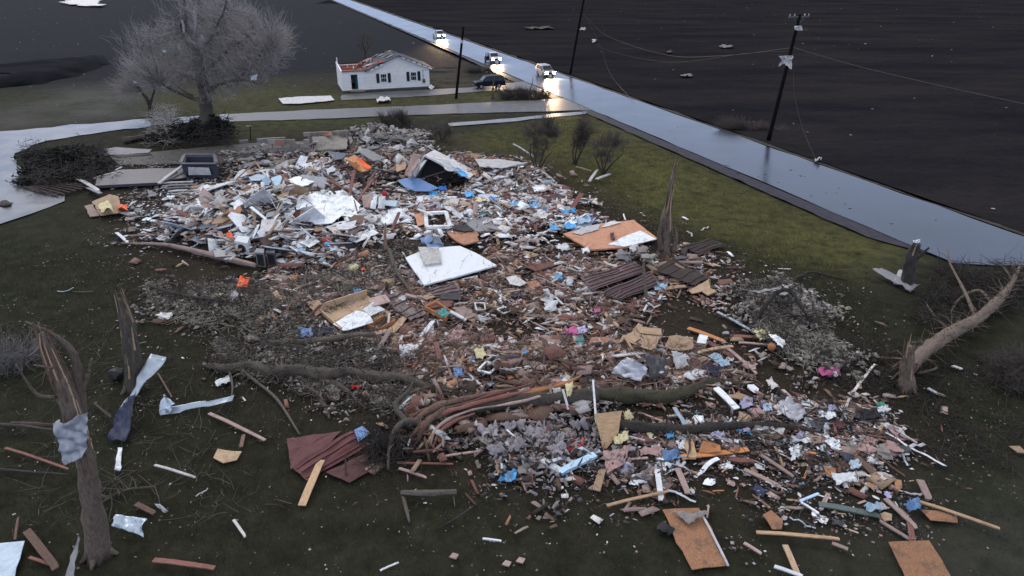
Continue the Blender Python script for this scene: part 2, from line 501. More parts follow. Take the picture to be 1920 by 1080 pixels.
# ------------------------------------------------------------------ roads, lanes and paths (wet)
def wetmat(key, c, rough, spec, scale=1.2, ior=1.45, rvar=.12):
    m, n, b = new_mat(key)
    N, L = n.nodes, n.links
    g = N.new("ShaderNodeNewGeometry")
    a = N.new("ShaderNodeTexNoise"); a.inputs["Scale"].default_value = scale; a.inputs["Detail"].default_value = 8; L.new(g.outputs["Position"], a.inputs["Vector"])
    f = N.new("ShaderNodeTexNoise"); f.inputs["Scale"].default_value = 22; f.inputs["Detail"].default_value = 3; L.new(g.outputs["Position"], f.inputs["Vector"])
    r = N.new("ShaderNodeValToRGB"); r.color_ramp.elements[0].position = .3; r.color_ramp.elements[1].position = .7
    kk = (.25, 1.3) if key == 'pale_lane' else (.6, 1.35); r.color_ramp.elements[0].color = (*[x * kk[0] for x in c], 1); r.color_ramp.elements[1].color = (*[x * kk[1] for x in c], 1)
    L.new(a.outputs["Fac"], r.inputs[0]); L.new(r.outputs[0], b.inputs["Base Color"])
    mr = N.new("ShaderNodeMapRange"); mr.inputs[3].default_value = rough; mr.inputs[4].default_value = rough + rvar; L.new(a.outputs["Fac"], mr.inputs[0])
    L.new(mr.outputs[0], b.inputs["Roughness"])
    b.inputs["Specular IOR Level"].default_value = spec
    b.inputs["IOR"].default_value = ior
    bp = N.new("ShaderNodeBump"); bp.inputs["Strength"].default_value = .08; bp.inputs["Distance"].default_value = .01
    L.new(f.outputs["Fac"], bp.inputs["Height"]); L.new(bp.outputs[0], b.inputs["Normal"])
    MATS[key] = m
wetmat('wet_asphalt', (.022, .032, .052), .10, .33, 0.22, 1.48, .26)
wetmat('wet_gravel', (.075, .077, .085), .4, .35, 1.0, 1.45, .2)
wetmat('pale_lane', (.085, .092, .11), .08, .5, .35, 1.5, .4)
wetmat('shoulder', (.034, .033, .042), .6, .15, 1.5)
wetmat('verge_soil', (.052, .047, .038), .8, .08, 1.5)
wetmat('slab_concrete', (.062, .056, .050), .6, .3, 1.5)
wetmat('pathc', (.14, .14, .15), .3, .6, 1.5)

def sheet(name, px, z, m, wob=.15, step=1.5, world=None):
    P = [np.array(p) for p in (world if world is not None else gpoly(px))]
    out = []
    for i in range(len(P)):
        a, b_ = P[i], P[(i + 1) % len(P)]
        k = max(1, min(int(np.linalg.norm(b_ - a) / step), 160))
        for t in range(k):
            q = a + (b_ - a) * t / k
            o_ = np.array([mnoise.noise(Vector((q[0] * .6, q[1] * .6, 7))), mnoise.noise(Vector((q[0] * .6, q[1] * .6, 17)))]) * wob
            out.append(q + o_)
    bm = bmesh.new()
    vs = [bm.verts.new((q[0], q[1], z)) for q in out]
    f = bm.faces.new(vs)
    if f.normal.z < 0: f.normal_flip()
    bmesh.ops.triangulate(bm, faces=[f], ngon_method='EAR_CLIP')
    me = bpy.data.meshes.new(name); bm.to_mesh(me); bm.free()
    me.materials.append(MATS[m])
    o = bpy.data.objects.new(name, me); col.objects.link(o)
    return structure(o)
# the paved road runs straight; its edges share one vanishing point
def along(t, s): q = road_l0[:2] + rd * t + rn * s; return (q[0], q[1])
if rd[1] > 0: rd = -rd
RW = None
q = G(1744, 405); s0 = (q[0] - road_l0[0]) * rn[0] + (q[1] - road_l0[1]) * rn[1]
q = G(1435, 287); s1 = (q[0] - road_l0[0]) * rn[0] + (q[1] - road_l0[1]) * rn[1]
s1 = (s0 + s1) / 2; print("ROAD", s0, s1, rd, rn)
TE = float(np.linalg.norm((road_l1 - road_l0)[:2]))
gx_ = lambda x, y: tuple(G(x, y)[:2])
sheet('road_shoulder', None, .0, 'shoulder', .25, 1.5, [along(-300, -.8), along(-60, -.9), along(-35, -1.7), along(TE - 4, -1.7), along(TE, 0), gx_(1775, 494), along(TE - 2, .5), along(-300, .5)])
sheet('road_verge', None, .004, 'verge_soil', .8, 1.5, [along(-460, s1 - .2), along(60, s1 - .2), along(60, s1 + 3.0), along(-460, s1 + 3.0)])
sheet('road', None, .02, 'wet_asphalt', .28, 1.0, [along(-470, .15), gx_(1764, 483), gx_(1785, 493), gx_(1860, 497), gx_(2080, 499), along(-470, s1)])
sheet('driveway', [(430, 214), (430, 228), (290, 236), (200, 246), (120, 258), (60, 272), (30, 288),
                   (42, 320), (70, 348), (118, 366), (116, 378), (60, 400), (0, 420), (-120, 460), (-300, 400), (-200, 300), (-60, 262), (0, 248), (100, 238), (200, 229), (300, 221)], .012, 'pale_lane', .9)
sheet('lane', [(430, 214), (560, 207), (760, 199), (1000, 188), (1065, 184), (1112, 206), (1000, 209), (760, 216), (600, 223), (430, 228)], .011, 'wet_gravel', .35)
sheet('house_driveway', [(640, 178), (720, 172), (880, 164), (1000, 151), (1040, 150), (1062, 172), (960, 168), (880, 173), (800, 180), (640, 188)], .008, 'wet_gravel', .35)
sheet('footpath', [(840, 231), (960, 222), (1040, 213), (1100, 209), (1098, 214), (1040, 219), (950, 229), (842, 237)], .014, 'pathc', .25)
sheet('foundation_slab', [(205, 293), (330, 281), (480, 268), (660, 262), (660, 285), (480, 304), (330, 308), (225, 310)], .03, 'slab_concrete', .1)
sheet('puddle_track', [(-40, 372), (0, 378), (26, 380), (20, 388), (-40, 390)], .016, 'shoulder', .15)

# the dug soil bank at the upper left
bkp = [G(-160, 170), G(-20, 160), G(60, 152), G(120, 138), G(165, 122), G(190, 106)]
bp_ = smooth_path(bkp, 60); Vk = []; prof_ = [(-2.6, -.1), (-2.0, .3), (-1.2, .8), (-.3, 1.2), (.6, 1.35), (3.0, 1.2), (9, .8), (20, -.1)]
for i in range(60):
    t_ = bp_[min(i + 1, 59)] - bp_[max(i - 1, 0)]; t_ /= np.linalg.norm(t_); n_ = np.array([-t_[1], t_[0], 0]); tap = min(1, (59 - i) / 12 + .15)
    for k_, (o_, h_) in enumerate(prof_):
        q_ = bp_[i] + n_ * o_ * 1.3 * tap + np.array([0, 0, h_ * tap]); w_ = mnoise.noise(Vector((q_[0] * .35, q_[1] * .35, k_ * .3))) * 1.5
        Vk.append(q_ + n_ * w_ * 1.2 + np.array([0, 0, w_ * .3 if 0 < k_ < 7 else 0]))
Fk = [(i * 8 + k_, i * 8 + k_ + 1, i * 8 + 9 + k_, i * 8 + 8 + k_) for i in range(59) for k_ in range(7)]
mat('bank_soil', (.009, .0098, .013), .95, dirt=0, scale=1.2, bump=1, spec=.03)
structure(obj('soil_bank', Vk, Fk, 'bank_soil', origin=(0, 0, 0), smooth=True))

# rubble base under the loose pieces, coloured dark to stand for shaded gaps
hx = np.arange(-40, 26, .28); hy = np.arange(18, 92, .28)
HX, HY = np.meshgrid(hx, hy)
H0 = heap(HX, HY)
jit = rng.normal(0, 1, HX.shape)
HZ = np.where(H0 > .05, H0 * (.74 + .26 * jit) - .16, -.35)
keep = (H0 > .2 + .12 * np.array([[mnoise.noise(Vector((float(a_) * .8, float(b__) * .8, 0))) for a_ in hx] for b__ in hy]))
ix = np.arange(HX.size).reshape(HX.shape)
k4 = keep[:-1, :-1] & keep[1:, :-1] & keep[:-1, 1:] & keep[1:, 1:]
Fh = np.stack([ix[:-1, :-1], ix[:-1, 1:], ix[1:, 1:], ix[1:, :-1]], -1)[k4]
Vh = np.stack([HX, HY, HZ], -1).reshape(-1, 3)
used = np.unique(Fh); remap = -np.ones(len(Vh), int); remap[used] = np.arange(len(used))
mm, n, b = new_mat('rubble_base')
N, L = n.nodes, n.links
g = N.new("ShaderNodeNewGeometry"); a = N.new("ShaderNodeTexVoronoi"); a.inputs["Scale"].default_value = 11; L.new(g.outputs["Position"], a.inputs["Vector"])
r = N.new("ShaderNodeValToRGB"); e = r.color_ramp.elements
e[0].position = 0; e[0].color = (.010, .008, .007, 1); e[1].position = 1; e[1].color = (.09, .068, .058, 1)
e2 = e.new(.55); e2.color = (.026, .020, .017, 1)
sc_ = N.new("ShaderNodeSeparateColor"); L.new(a.outputs["Color"], sc_.inputs[0]); L.new(sc_.outputs[0], r.inputs[0]); L.new(r.outputs[0], b.inputs["Base Color"])
b.inputs["Roughness"].default_value = .9
MATS['rubble_base'] = mm
stuff(obj('rubble', Vh[used], remap[Fh], 'rubble_base', origin=(0, 0, 0)))

# ------------------------------------------------------------------ the house
A0, B0 = G(643, 172), G(806, 163)
U = B0 - A0; HW = float(np.linalg.norm(U)); U = U / HW
Vb = np.array([-U[1], U[0], 0.0])
HD = 7.5
def hp(u, v, z): return A0 + U * u + Vb * v + np.array([0, 0, z])
def quad_prism(pts, th, nrm):
    pts = np.array(pts); n = len(pts); nrm = np.array(nrm, float)
    V = np.vstack([pts, pts + nrm * th])
    F = [tuple(range(n)), tuple(range(2 * n - 1, n - 1, -1))] + [(i, i + n, (i + 1) % n + n, (i + 1) % n) for i in range(n)]
    return V, F
ux = lambda px: (px - 643) / 163 * HW
u1, u2, u3 = ux(697), ux(749), HW
HE, HR = 3.0, 4.9
mat('attic_pink', (.55, .17, .13), .95, dirt=.7, scale=5, bump=1)
house = empty('brick_house', A0, 'white single storey house with half its roof torn off beside the lane', 'house')
house.name = 'damaged_house'
# front wall with openings: made of panels round the door and two windows
def wall_strip(ua, ub, za, zb, v=0.0, th=.2):
    return quad_prism([hp(ua, v, za), hp(ub, v, za), hp(ub, v, zb), hp(ua, v, zb)], th, Vb)
dw = (ux(659.5), ux(672), .25, 2.45)
wins = [(ux(713.5), ux(725.5), 1.1, 2.35), (ux(770), ux(781.5), 1.15, 2.4)]
holes = sorted([dw] + wins)
parts = []; cur = 0
for (a, b_, z0, z1) in holes:
    parts.append(wall_strip(cur, a, 0, HE)); parts.append(wall_strip(a, b_, 0, z0)); parts.append(wall_strip(a, b_, z1, HE)); cur = b_
parts.append(wall_strip(cur, HW, 0, HE))
parts.append(quad_prism([hp(u1, 0, HE), hp(u3, 0, HE), hp(u2, 0, HR)], .2, Vb))
V, F = cat_merge(parts)
mat('siding', (.88, .88, .87), .6, dirt=.08, scale=2, var=.04, bump=.05)
front = obj('wall', V, F, 'siding', house)
V, F = cat_merge([quad_prism([hp(0, .2, 0), hp(0, HD, 0), hp(0, HD, HE + .5), hp(0, .2, HE)], .2, U)]); obj('wall', V, F, 'siding', house)
V, F = cat_merge([quad_prism([hp(HW - .2, .2, 0), hp(HW - .2, HD, 0), hp(HW - .2, HD, HE), hp(HW - .2, .2, HE)], .2, U)]); obj('wall', V, F, 'siding', house)
V, F = cat_merge([quad_prism([hp(0, HD, 0), hp(HW, HD, 0), hp(HW, HD, HE), hp(u2, HD, HR), hp(u1, HD, HE), hp(0, HD, HE)], .2, -Vb)]); obj('wall', V, F, 'siding', house)
V, F = box(0, 0, 0, 1, 1, 1)
V, F = quad_prism([hp(-.1, -.1, -.1), hp(HW + .1, -.1, -.1), hp(HW + .1, HD + .1, -.1), hp(-.1, HD + .1, -.1)], .22, (0, 0, 1)); obj('foundation', V, F, 'darkgrey', house)
# clapboard courses on the front: thin boards proud of the wall
for k in range(12):
    z = .24 + k * .235
    seg = []; cur = 0.05
    for (a, b_, z0, z1) in holes:
        if z0 - .1 < z < z1 + .05: seg.append((cur, a - .02)); cur = b_ + .02
    seg.append((cur, HW - .05))
    V, F = cat_merge([bar(hp(a, -.012, z), hp(b_, -.012, z), .02, .03) for a, b_ in seg if b_ > a]); obj('siding_board', V, F, 'siding', house)
# windows, shutters, door
for (a, b_, z0, z1) in wins:
    fr = obj('window', *cat_merge([bar(hp(a, -.02, z0), hp(b_, -.02, z0), .09, .09), bar(hp(a, -.02, z1), hp(b_, -.02, z1), .09, .09), bar(hp(a + .04, -.02, z0 + .05), hp(a + .04, -.02, z1 - .05), .08, .08, Vb),
                                bar(hp(b_ - .04, -.02, z0 + .05), hp(b_ - .04, -.02, z1 - .05), .08, .08, Vb), bar(hp(a + .08, -.02, (z0 + z1) / 2), hp(b_ - .08, -.02, (z0 + z1) / 2), .06, .06)]), 'white', house)
    obj('pane', *quad_prism([hp(a + .06, .05, z0 + .04), hp(b_ - .06, .05, z0 + .04), hp(b_ - .06, .05, z1 - .04), hp(a + .06, .05, z1 - .04)], .02, Vb), 'glass', fr)
    obj('window_bar', *cat_merge([bar(hp(a + (b_ - a) * t, -.0, z0 + .06), hp(a + (b_ - a) * t, -.0, z1 - .06), .04, .03, Vb) for t in (.35, .65)]), 'pale', fr)
    for s, e_ in ((a - .62, a - .16), (b_ + .16, b_ + .62)):
        sh = obj('shutter', *quad_prism([hp(s, -.05, z0 - .08), hp(e_, -.05, z0 - .08), hp(e_, -.05, z1 + .08), hp(s, -.05, z1 + .08)], .045, Vb), 'black', house)
        obj('louvre', *cat_merge([bar(hp(s + .06, -.065, z0 + .02 + k * .13), hp(e_ - .06, -.065, z0 + .02 + k * .13), .02, .05) for k in range(10)]), 'black', sh)
a, b_, z0, z1 = dw
obj('door_frame', *cat_merge([bar(hp(a - .05, -.03, z0), hp(a - .05, -.03, z1 + .05), .1, .08, Vb), bar(hp(b_ + .05, -.03, z0), hp(b_ + .05, -.03, z1 + .05), .1, .08, Vb), bar(hp(a, -.03, z1 + .06), hp(b_, -.03, z1 + .06), .08, .1)]), 'white', house)
obj('door', *quad_prism([hp(b_ - .05, .25, z0), hp(b_ - .35, 1.0, z0), hp(b_ - .35, 1.0, z1 - .05), hp(b_ - .05, .25, z1 - .05)], .05, U), 'teal', house)
obj('doorstep', *quad_prism([hp(a - .3, -.9, 0), hp(b_ + .9, -.9, 0), hp(b_ + .9, -.1, 0), hp(a - .3, -.1, 0)], .22, (0, 0, 1)), 'concrete', house)
# roof: left slope battered, right slope with overhang
def slopegrid(ua, za, ub, zb, va, vb, nu, nv, skip, dz=0, th=.09):
    P, Fq = [], []
    for i in range(nu + 1):
        for j in range(nv + 1):
            s, t = i / nu, j / nv
            p = hp(ua + (ub - ua) * s, va + (vb - va) * t, za + (zb - za) * s + dz)
            p = p + np.array([0, 0, .05 * mnoise.noise(Vector((i * .8, j * .8, 1)))])
            P.append(p)
    for i in range(nu):
        for j in range(nv):
            if not skip(i, j):
                Fq.append((i * (nv + 1) + j, (i + 1) * (nv + 1) + j, (i + 1) * (nv + 1) + j + 1, i * (nv + 1) + j + 1))
    return P, Fq
def solidify(V, F, th):
    V = np.array(V); n = len(V)
    V2 = np.vstack([V, V + np.array([0, 0, th])])
    E = {}
    for f in F:
        for i in range(len(f)):
            e = (f[i], f[(i + 1) % len(f)]); E[e] = E.get(e, 0) + 1
    out = [tuple(reversed(f)) for f in F] + [tuple(i + n for i in f) for f in F]
    for (a, b_) in E:
        if (b_, a) not in E: out.append((a, b_, b_ + n, a + n))
    return V2, out
HE2 = HE - .12
r1 = random.Random(4)
sk = lambda i, j: (j > 8 and r1.random() < .6) or (i < 3 and j > 5)
mat('roofslate', (.030, .036, .052), .7, dirt=.2, scale=12, spec=.15)
V, F = slopegrid(u1 - .9, HE2 - .15, u2, HR, -.45, HD + .3, 12, 12, sk, .06)
roof = obj('roof', *solidify(V, F, .09), 'roofslate', house)
V, F = slopegrid(u2, HR, u3 + .8, HE - .32, -.45, HD + .3, 10, 10, lambda i, j: (j > 7 and i < 3), .06)
roof2 = obj('roof', *solidify(V, F, .09), 'roofslate', house)
mat('decking', (.24, .10, .075), .8, 'wood', dirt=.4)
V, F = slopegrid(u1 - .6, HE2 - .1, u2, HR - .02, .1, HD, 10, 10, lambda i, j: j < 7 or (i + j) % 5 == 0 or r1.random() < .2, -.02)
for f in F: obj('roof_board', *quad_prism(np.array([V[i] for i in f]) - np.array([0, 0, .02]), .04, (0, 0, 1)), 'decking', house)
# white fascia blocks along both verges
for k in range(6):
    s = .08 + k * .15
    for (ua, za, ub, zb) in ((u1 - .5, HE2, u2, HR), (u2, HR, u3 + .75, HE - .3)):
        if ua < u2 - 1 and k > 2: continue
        p = [hp(ua + (ub - ua) * (s + d), -.5, za + (zb - za) * (s + d) - .02) for d in (0, .1)]
        obj('fascia_board', *bar(p[0], p[1], .05, .17), 'white', house)
# loose patches of pale underlay and torn shingles
for k in range(22):
    s, t = r1.uniform(.0, .95), r1.uniform(-.2, HD)
    c = hp(u1 - .9 + (u2 - u1 + .9) * s, t, HE2 + (HR - HE2) * s + .2)
    pts = [c + U * r1.uniform(-.5, .5) * math.cos(q) * 1.2 + U * .5 * math.cos(q) + Vb * .45 * math.sin(q) + np.array([0, 0, .3 * math.cos(q)]) for q in np.linspace(0, 5.2, 5)]
    obj('roof_scrap', *quad_prism(pts, .03, (0, 0, 1)), ['pale', 'slate', 'redwood', 'grey', 'attic_pink'][k % 5], house)
# exposed attic with pink insulation over the porch half
V = []; F = []
nu, nvv = 26, 22
for i in range(nu + 1):
    for j in range(nvv + 1):
        u, v = .25 + (u1 - .4) * i / nu, .25 + (HD - .5) * j / nvv
        V.append(hp(u, v, HE - .35 + .28 * mnoise.noise(Vector((u * 1.8, v * 1.8, 0))) + .12 * mnoise.noise(Vector((u * 6, v * 6, 2)))))
for i in range(nu):
    for j in range(nvv): q = i * (nvv + 1) + j; F.append((q, q + nvv + 1, q + nvv + 2, q + 1))
mat('attic_pink', (.55, .17, .13), .95, dirt=.7, scale=5, bump=1)
obj('insulation', V, F, 'attic_pink', house)
for k in range(5):
    v = .6 + k * 1.45
    obj('joist', *bar(hp(.1, v, HE - .05), hp(u1 + .5, v, HE - .05 + (k % 2) * .1), .06, .16), 'redwood', house)
obj('joist', *bar(hp(.2, HD - .3, HE + .2), hp(u1 - .2, HD - .3, HE + .35), .1, .3), 'darkbrown', house)
obj('eave_board', *bar(hp(.1, -.05, HE - .02), hp(u1 - .7, -.05, HE - .02), .3, .14), 'brown', house)
obj('vent_pipe', *limb([hp(.1, HD * .8, HE), hp(.1, HD * .8, HE + 1.3)], [.08, .08], 8, 4, 0), 'white', house)
for k in range(9):
    c = hp(r1.uniform(.4, u1 - .6), r1.uniform(.4, 5), HE + .05)
    d = U * r1.uniform(-1, 1) + Vb * r1.uniform(-1, 1)
    obj('broken_board', *bar(c - d * .6, c + d * .6 + np.array([0, 0, r1.uniform(0, .5)]), .14, .04), ['lumber', 'brown', 'black', 'pinkwood'][k % 4], house)
# downpipe, meter box
obj('downpipe', *limb([hp(ux(794), -.08, 2.7), hp(ux(794), -.08, .9)], [.04, .04], 6, 4, 0), 'grey', house)
obj('meter_box', *box(*(hp(ux(795), -.12, 1.0)), .4, .2, .55), 'darkgrey', house)

# ------------------------------------------------------------------ vehicles
def loft(sections, smooth=False):
    n = len(sections[0]); V = np.vstack(sections)
    F = []
    for s in range(len(sections) - 1):
        for i in range(n): F.append((s * n + i, s * n + (i + 1) % n, (s + 1) * n + (i + 1) % n, (s + 1) * n + i))
    F.append(tuple(range(n - 1, -1, -1))); F.append(tuple((len(sections) - 1) * n + i for i in range(n)))
    return V, F
def prof_body(profile, ws):
    """side profile (x,z) lofted across the width; ws: list of (y, inset)"""
    cx = np.mean([p[0] for p in profile]); cz = np.mean([p[1] for p in profile])
    return loft([np.array([(cx + (x - cx) * s, y, cz + (z - cz) * s) for x, z in profile]) for y, s in ws])
def wheel(x, y, r, parent, T):
    w_ = .22
    prof = [(r * .62, -w_ / 2), (r * .94, -w_ / 2), (r, -w_ / 4), (r, w_ / 4), (r * .94, w_ / 2), (r * .62, w_ / 2)]
    V, F = [], []; n = 18
    for i in range(n):
        a = i * 2 * math.pi / n
        for rr, yy in prof: V.append((x + rr * math.cos(a), y + yy, r + rr * math.sin(a)))
    k = len(prof)
    for i in range(n):
        for j in range(k): F.append((i * k + j, ((i + 1) % n) * k + j, ((i + 1) % n) * k + (j + 1) % k, i * k + (j + 1) % k))
    wl = obj('wheel', T(V), F, 'rubber', parent)
    V, F = [(x, y - w_ * .35 * (1 if y < 0 else -1) * -1, r)], []
    yo = y + (w_ * .3 if y > 0 else -w_ * .3)
    V = [(x, yo, r)] + [(x + r * .6 * math.cos(i * math.pi / 6), yo, r + r * .6 * math.sin(i * math.pi / 6)) for i in range(12)]
    obj('rim', T(V), [(0, 1 + i, 1 + (i + 1) % 12) for i in range(12)], 'greymetal', wl)
def vehicle(name, label, cat, px, py, head, paint, kind, lights=0.0, L=5.0, Wd=1.95):
    """head: world direction the nose points to; x forward in local frame"""
    base = G(px, py)
    hd = np.array([head[0], head[1], 0.]); hd /= np.linalg.norm(hd)
    sd_ = np.array([-hd[1], hd[0], 0.])
    def T(V): V = np.array(V, float).reshape(-1, 3); return base + V[:, :1] * hd + V[:, 1:2] * sd_ + V[:, 2:] * np.array([0, 0, 1.])
    root = empty(name, base, label, cat)
    h = L / 2; y2 = Wd / 2
    ws = [(-y2, .95), (-y2 + .07, 1), (y2 - .07, 1), (y2, .95)]
    tall = kind == 'pickup'
    lo, belt, top = (.42, 1.08, 1.86) if tall else (.38, 1.06, 1.84)
    hood = belt + (.06 if tall else .02)
    wr = .41 if tall else .36
    xf, xr = h - .95, -h + 1.05
    prof = [(-h, lo), (xr - wr - .08, lo)] + [(xr + (wr + .08) * math.cos(a), wr + (wr + .08) * math.sin(a)) for a in np.linspace(math.pi * .95, math.pi * .05, 6)] \
        + [(xr + wr + .08, lo - .05), (xf - wr - .08, lo - .05)] + [(xf + (wr + .08) * math.cos(a), wr + (wr + .08) * math.sin(a)) for a in np.linspace(math.pi * .95, math.pi * .05, 6)] \
        + [(xf + wr + .08, lo), (h - .05, lo), (h, lo + .25), (h - .04, hood - .16), (h - .25, hood - .04), (h - 1.25, hood + .03)]
    prof += [(-h + .02, belt + .02), (-h, belt - .1)]
    V, F = prof_body(prof, ws)
    body = obj('body', T(V), F, paint, root)
    if kind == 'pickup':
        gx = [(h - 1.15, belt), (h - 1.75, top - .05), (h - 2.0, top), (h - 3.1, top), (h - 3.3, top - .06), (h - 3.45, belt)]
    else:
        gx = [(h - 1.1, belt), (h - 1.85, top - .05), (h - 2.1, top), (-h + .55, top), (-h + .3, top - .08), (-h + .08, belt)]
    V, F = loft([np.array([(x, y * (1 if z < belt + .1 else .84), z) for x, z in gx]) for y in (-y2 + .06, -y2 + .1, y2 - .1, y2 - .06)])
    cab = obj('cabin', T(V), F, paint, root)
    # glass slightly proud of the cabin
    def gl(pts): obj('window', *solid_poly(T(pts), .012), 'glass', root)
    a, b_ = gx[0], gx[1]
    f = lambda s: (a[0] + (b_[0] - a[0]) * s + .015, a[1] + (b_[1] - a[1]) * s + .015)
    x0, z0 = f(.12); x1, z1 = f(.92)
    gl([(x0, -y2 + .16, z0), (x0, y2 - .16, z0), (x1, y2 * .84 - .12, z1), (x1, -y2 * .84 + .12, z1)])
    a, b_ = gx[-1], gx[-2]
    gl([(a[0] - .015 + (b_[0] - a[0]) * .15, yy, a[1] + (b_[1] - a[1]) * .15) for yy in (y2 - .2, -y2 + .2)] + [(b_[0] - .015 - (b_[0] - a[0]) * .1, yy * .84, b_[1] - .06) for yy in (-y2 + .2, y2 - .2)])
    xa, xb = gx[0][0] - .28, gx[-1][0] + .18
    nw = 2 if kind == 'pickup' else 3
    for sgn in (-1, 1):
        for i in range(nw):
            p, q = xa + (xb - xa) * i / nw, xa + (xb - xa) * (i + 1) / nw
            p2, q2 = (p - .42 if i == 0 else p - .04), (q + (.12 if i == nw - 1 else .04))
            y0_, y1_ = sgn * (y2 - .055), sgn * (y2 * .86 - .06)
            gl([(p - .04, y0_, belt + .06), (q + .04, y0_, belt + .06), (q2, y1_ + sgn * .01, top - .1), (p2, y1_ + sgn * .01, top - .1)])
        obj('mirror', T(box(xa + .02, sgn * (y2 + .12), belt + .12, .12, .2, .16)[0]), box(0, 0, 0, 1, 1, 1)[1], 'black', root)
    if kind == 'pickup':
        V, F = box((-h + h - 3.45) / 2 + .02, 0, belt + .03, (h - 3.45 + h) - .3, Wd - .3, .03); obj('cargo_bed', T(V), F, 'black', root)
    for x in (xf, xr):
        for sgn in (-1, 1): wheel(x, sgn * (y2 - .12), wr, root, T)
    V, F = box(h + .01, 0, hood - .36, .05, Wd * .5, .28); obj('grille', T(V), F, 'black', root)
    V, F = box(h + .03, 0, lo + .1, .12, Wd * .92, .2); obj('bumper', T(V), F, 'greymetal' if tall else 'darkgrey', root)
    V, F = box(h + .06, 0, lo + .12, .08, .5, .13); obj('number_plate', T(V), F, 'pale', root)
    V, F = box(-h - .03, 0, lo + .1, .1, Wd * .9, .2); obj('bumper', T(V), F, 'darkgrey', root)
    for sgn in (-1, 1):
        V, F = box(h - .02, sgn * (y2 - .28), hood - .3, .1, .46, .28)
        hl = obj('headlight', T(V), F, (emit('lamp_on_%d' % int(lights), (1.0, .86, .66), lights * 3) if lights else 'glass'), root)
        V, F = box(-h + .0, sgn * (y2 - .15), belt - .15, .06, .16, .3); obj('tail_light', T(V), F, 'red', root)
        if lights:
            ld = bpy.data.lights.new('headlamp', 'SPOT'); ld.energy = 12000 * lights / 60; ld.color = (1, .68, .38); ld.spot_size = R(75); ld.spot_blend = .8; ld.shadow_soft_size = .1
            lo_ = bpy.data.objects.new('headlamp', ld); col.objects.link(lo_); lo_.parent = hl
            p = T([(h + .14, sgn * (y2 - .26), hood - .3)])[0] - np.array(base)
            lo_.location = tuple(p)
            lo_.rotation_euler = Vector((hd[0], hd[1], -.12)).to_track_quat('-Z', 'Y').to_euler()
    return root, T, h
def solid_poly(P, th):
    P = np.array(P); n = len(P); nr = np.cross(P[1] - P[0], P[2] - P[1]); nr /= np.linalg.norm(nr) + 1e-9
    return quad_prism(P, th, nr)
towards = np.array([rd[0], rd[1]])          # down the road, towards the camera side
mat('paint_white', (.62, .64, .68), .25, dirt=.2, spec=.6, bump=0)
mat('paint_silver', (.30, .31, .34), .3, dirt=.2, spec=.6, bump=0)
mat('paint_dark', (.008, .010, .018), .5, dirt=.05, spec=.12, bump=0)
vehicle('pickup_truck', 'white pickup truck with blazing headlights farthest up the wet road', 'pickup truck', 823, 71, towards, 'paint_white', 'pickup', 75, 5.6, 2.0)
pk, PT, ph = vehicle('pickup_truck', 'pale pickup truck stopped on the road with its door open and a person beside it', 'pickup truck', 923, 116, towards, 'paint_white', 'pickup', 40, 5.4, 1.95)
vehicle('suv', 'silver car with lit headlights nearest the lane junction on the wet road', 'suv', 1022, 142, towards, 'paint_silver', 'suv', 75, 4.7, 1.9)
sv = vehicle('suv', 'dark blue suv parked on the house driveway behind a snapped post', 'suv', 917, 164, G(880, 166)[:2] - G(955, 162)[:2], 'paint_dark', 'suv', 0, 4.9, 1.95)
# open door of the middle pickup
V = [(ph - 1.6, -.98, .5), (ph - 1.35, -1.75, .5), (ph - 1.35, -1.75, 1.3), (ph - 1.6, -.98, 1.3)]
obj('door', *solid_poly(PT(V), .06), 'black', pk)
# amber marker lamp along the nearest car's flank is its lit reflector

# ------------------------------------------------------------------ a person beside the pickup
def skinned(name, joints, edges, radii, m, parent=None, origin=None, sub=1):
    me = bpy.data.meshes.new(name)
    o0 = np.array(origin if origin is not None else (0, 0, 0))
    me.from_pydata([tuple(np.array(j) - o0) for j in joints], edges, [])
    o = bpy.data.objects.new(name, me); col.objects.link(o)
    md = o.modifiers.new('skin', 'SKIN'); md.use_smooth_shade = True
    sv_ = me.skin_vertices[0].data
    for i, r_ in enumerate(radii): sv_[i].radius = (r_, r_) if not isinstance(r_, tuple) else r_
    sv_[0].use_root = True
    s2 = o.modifiers.new('sub', 'SUBSURF'); s2.levels = sub; s2.render_levels = sub
    me.materials.append(MATS[m])
    if parent is not None: o.parent = parent; o.location = (0, 0, 0)
    elif origin is not None: o.location = tuple(o0)
    return o
base = G(911, 117)
b0 = base + np.array([0, 0, 0])
fwd = np.array([towards[0], towards[1], 0.]); fwd = np.array([fwd[1], -fwd[0], 0])      # faces the truck
if np.dot(fwd, G(923, 116) - base) < 0: fwd = -fwd
sdv = np.array([-fwd[1], fwd[0], 0.])
def q3(f, s, z): return b0 + fwd * f + sdv * s + np.array([0, 0, z])
J = [q3(0, 0, .95), q3(.02, 0, 1.2), q3(.04, 0, 1.42), q3(.05, 0, 1.52), q3(.06, 0, 1.63), q3(.06, 0, 1.73),
     q3(.0, .1, .9), q3(.06, .12, .5), q3(.0, .12, .08), q3(.16, .13, .04), q3(0, -.1, .9), q3(-.02, -.12, .5), q3(-.1, -.12, .08), q3(.06, -.13, .04),
     q3(.04, .2, 1.40), q3(.05, .27, 1.14), q3(.24, .26, 1.0), q3(.32, .25, .98), q3(.04, -.2, 1.40), q3(.0, -.28, 1.12), q3(.14, -.27, .93), q3(.2, -.26, .88)]
E = [(0, 1), (1, 2), (2, 3), (3, 4), (4, 5), (0, 6), (6, 7), (7, 8), (8, 9), (0, 10), (10, 11), (11, 12), (12, 13), (2, 14), (14, 15), (15, 16), (16, 17), (2, 18), (18, 19), (19, 20), (20, 21)]
Rr = [.15, .145, .15, .055, .09, .085, .09, .065, .045, .04, .09, .065, .045, .04, .065, .05, .04, .035, .065, .05, .04, .035]
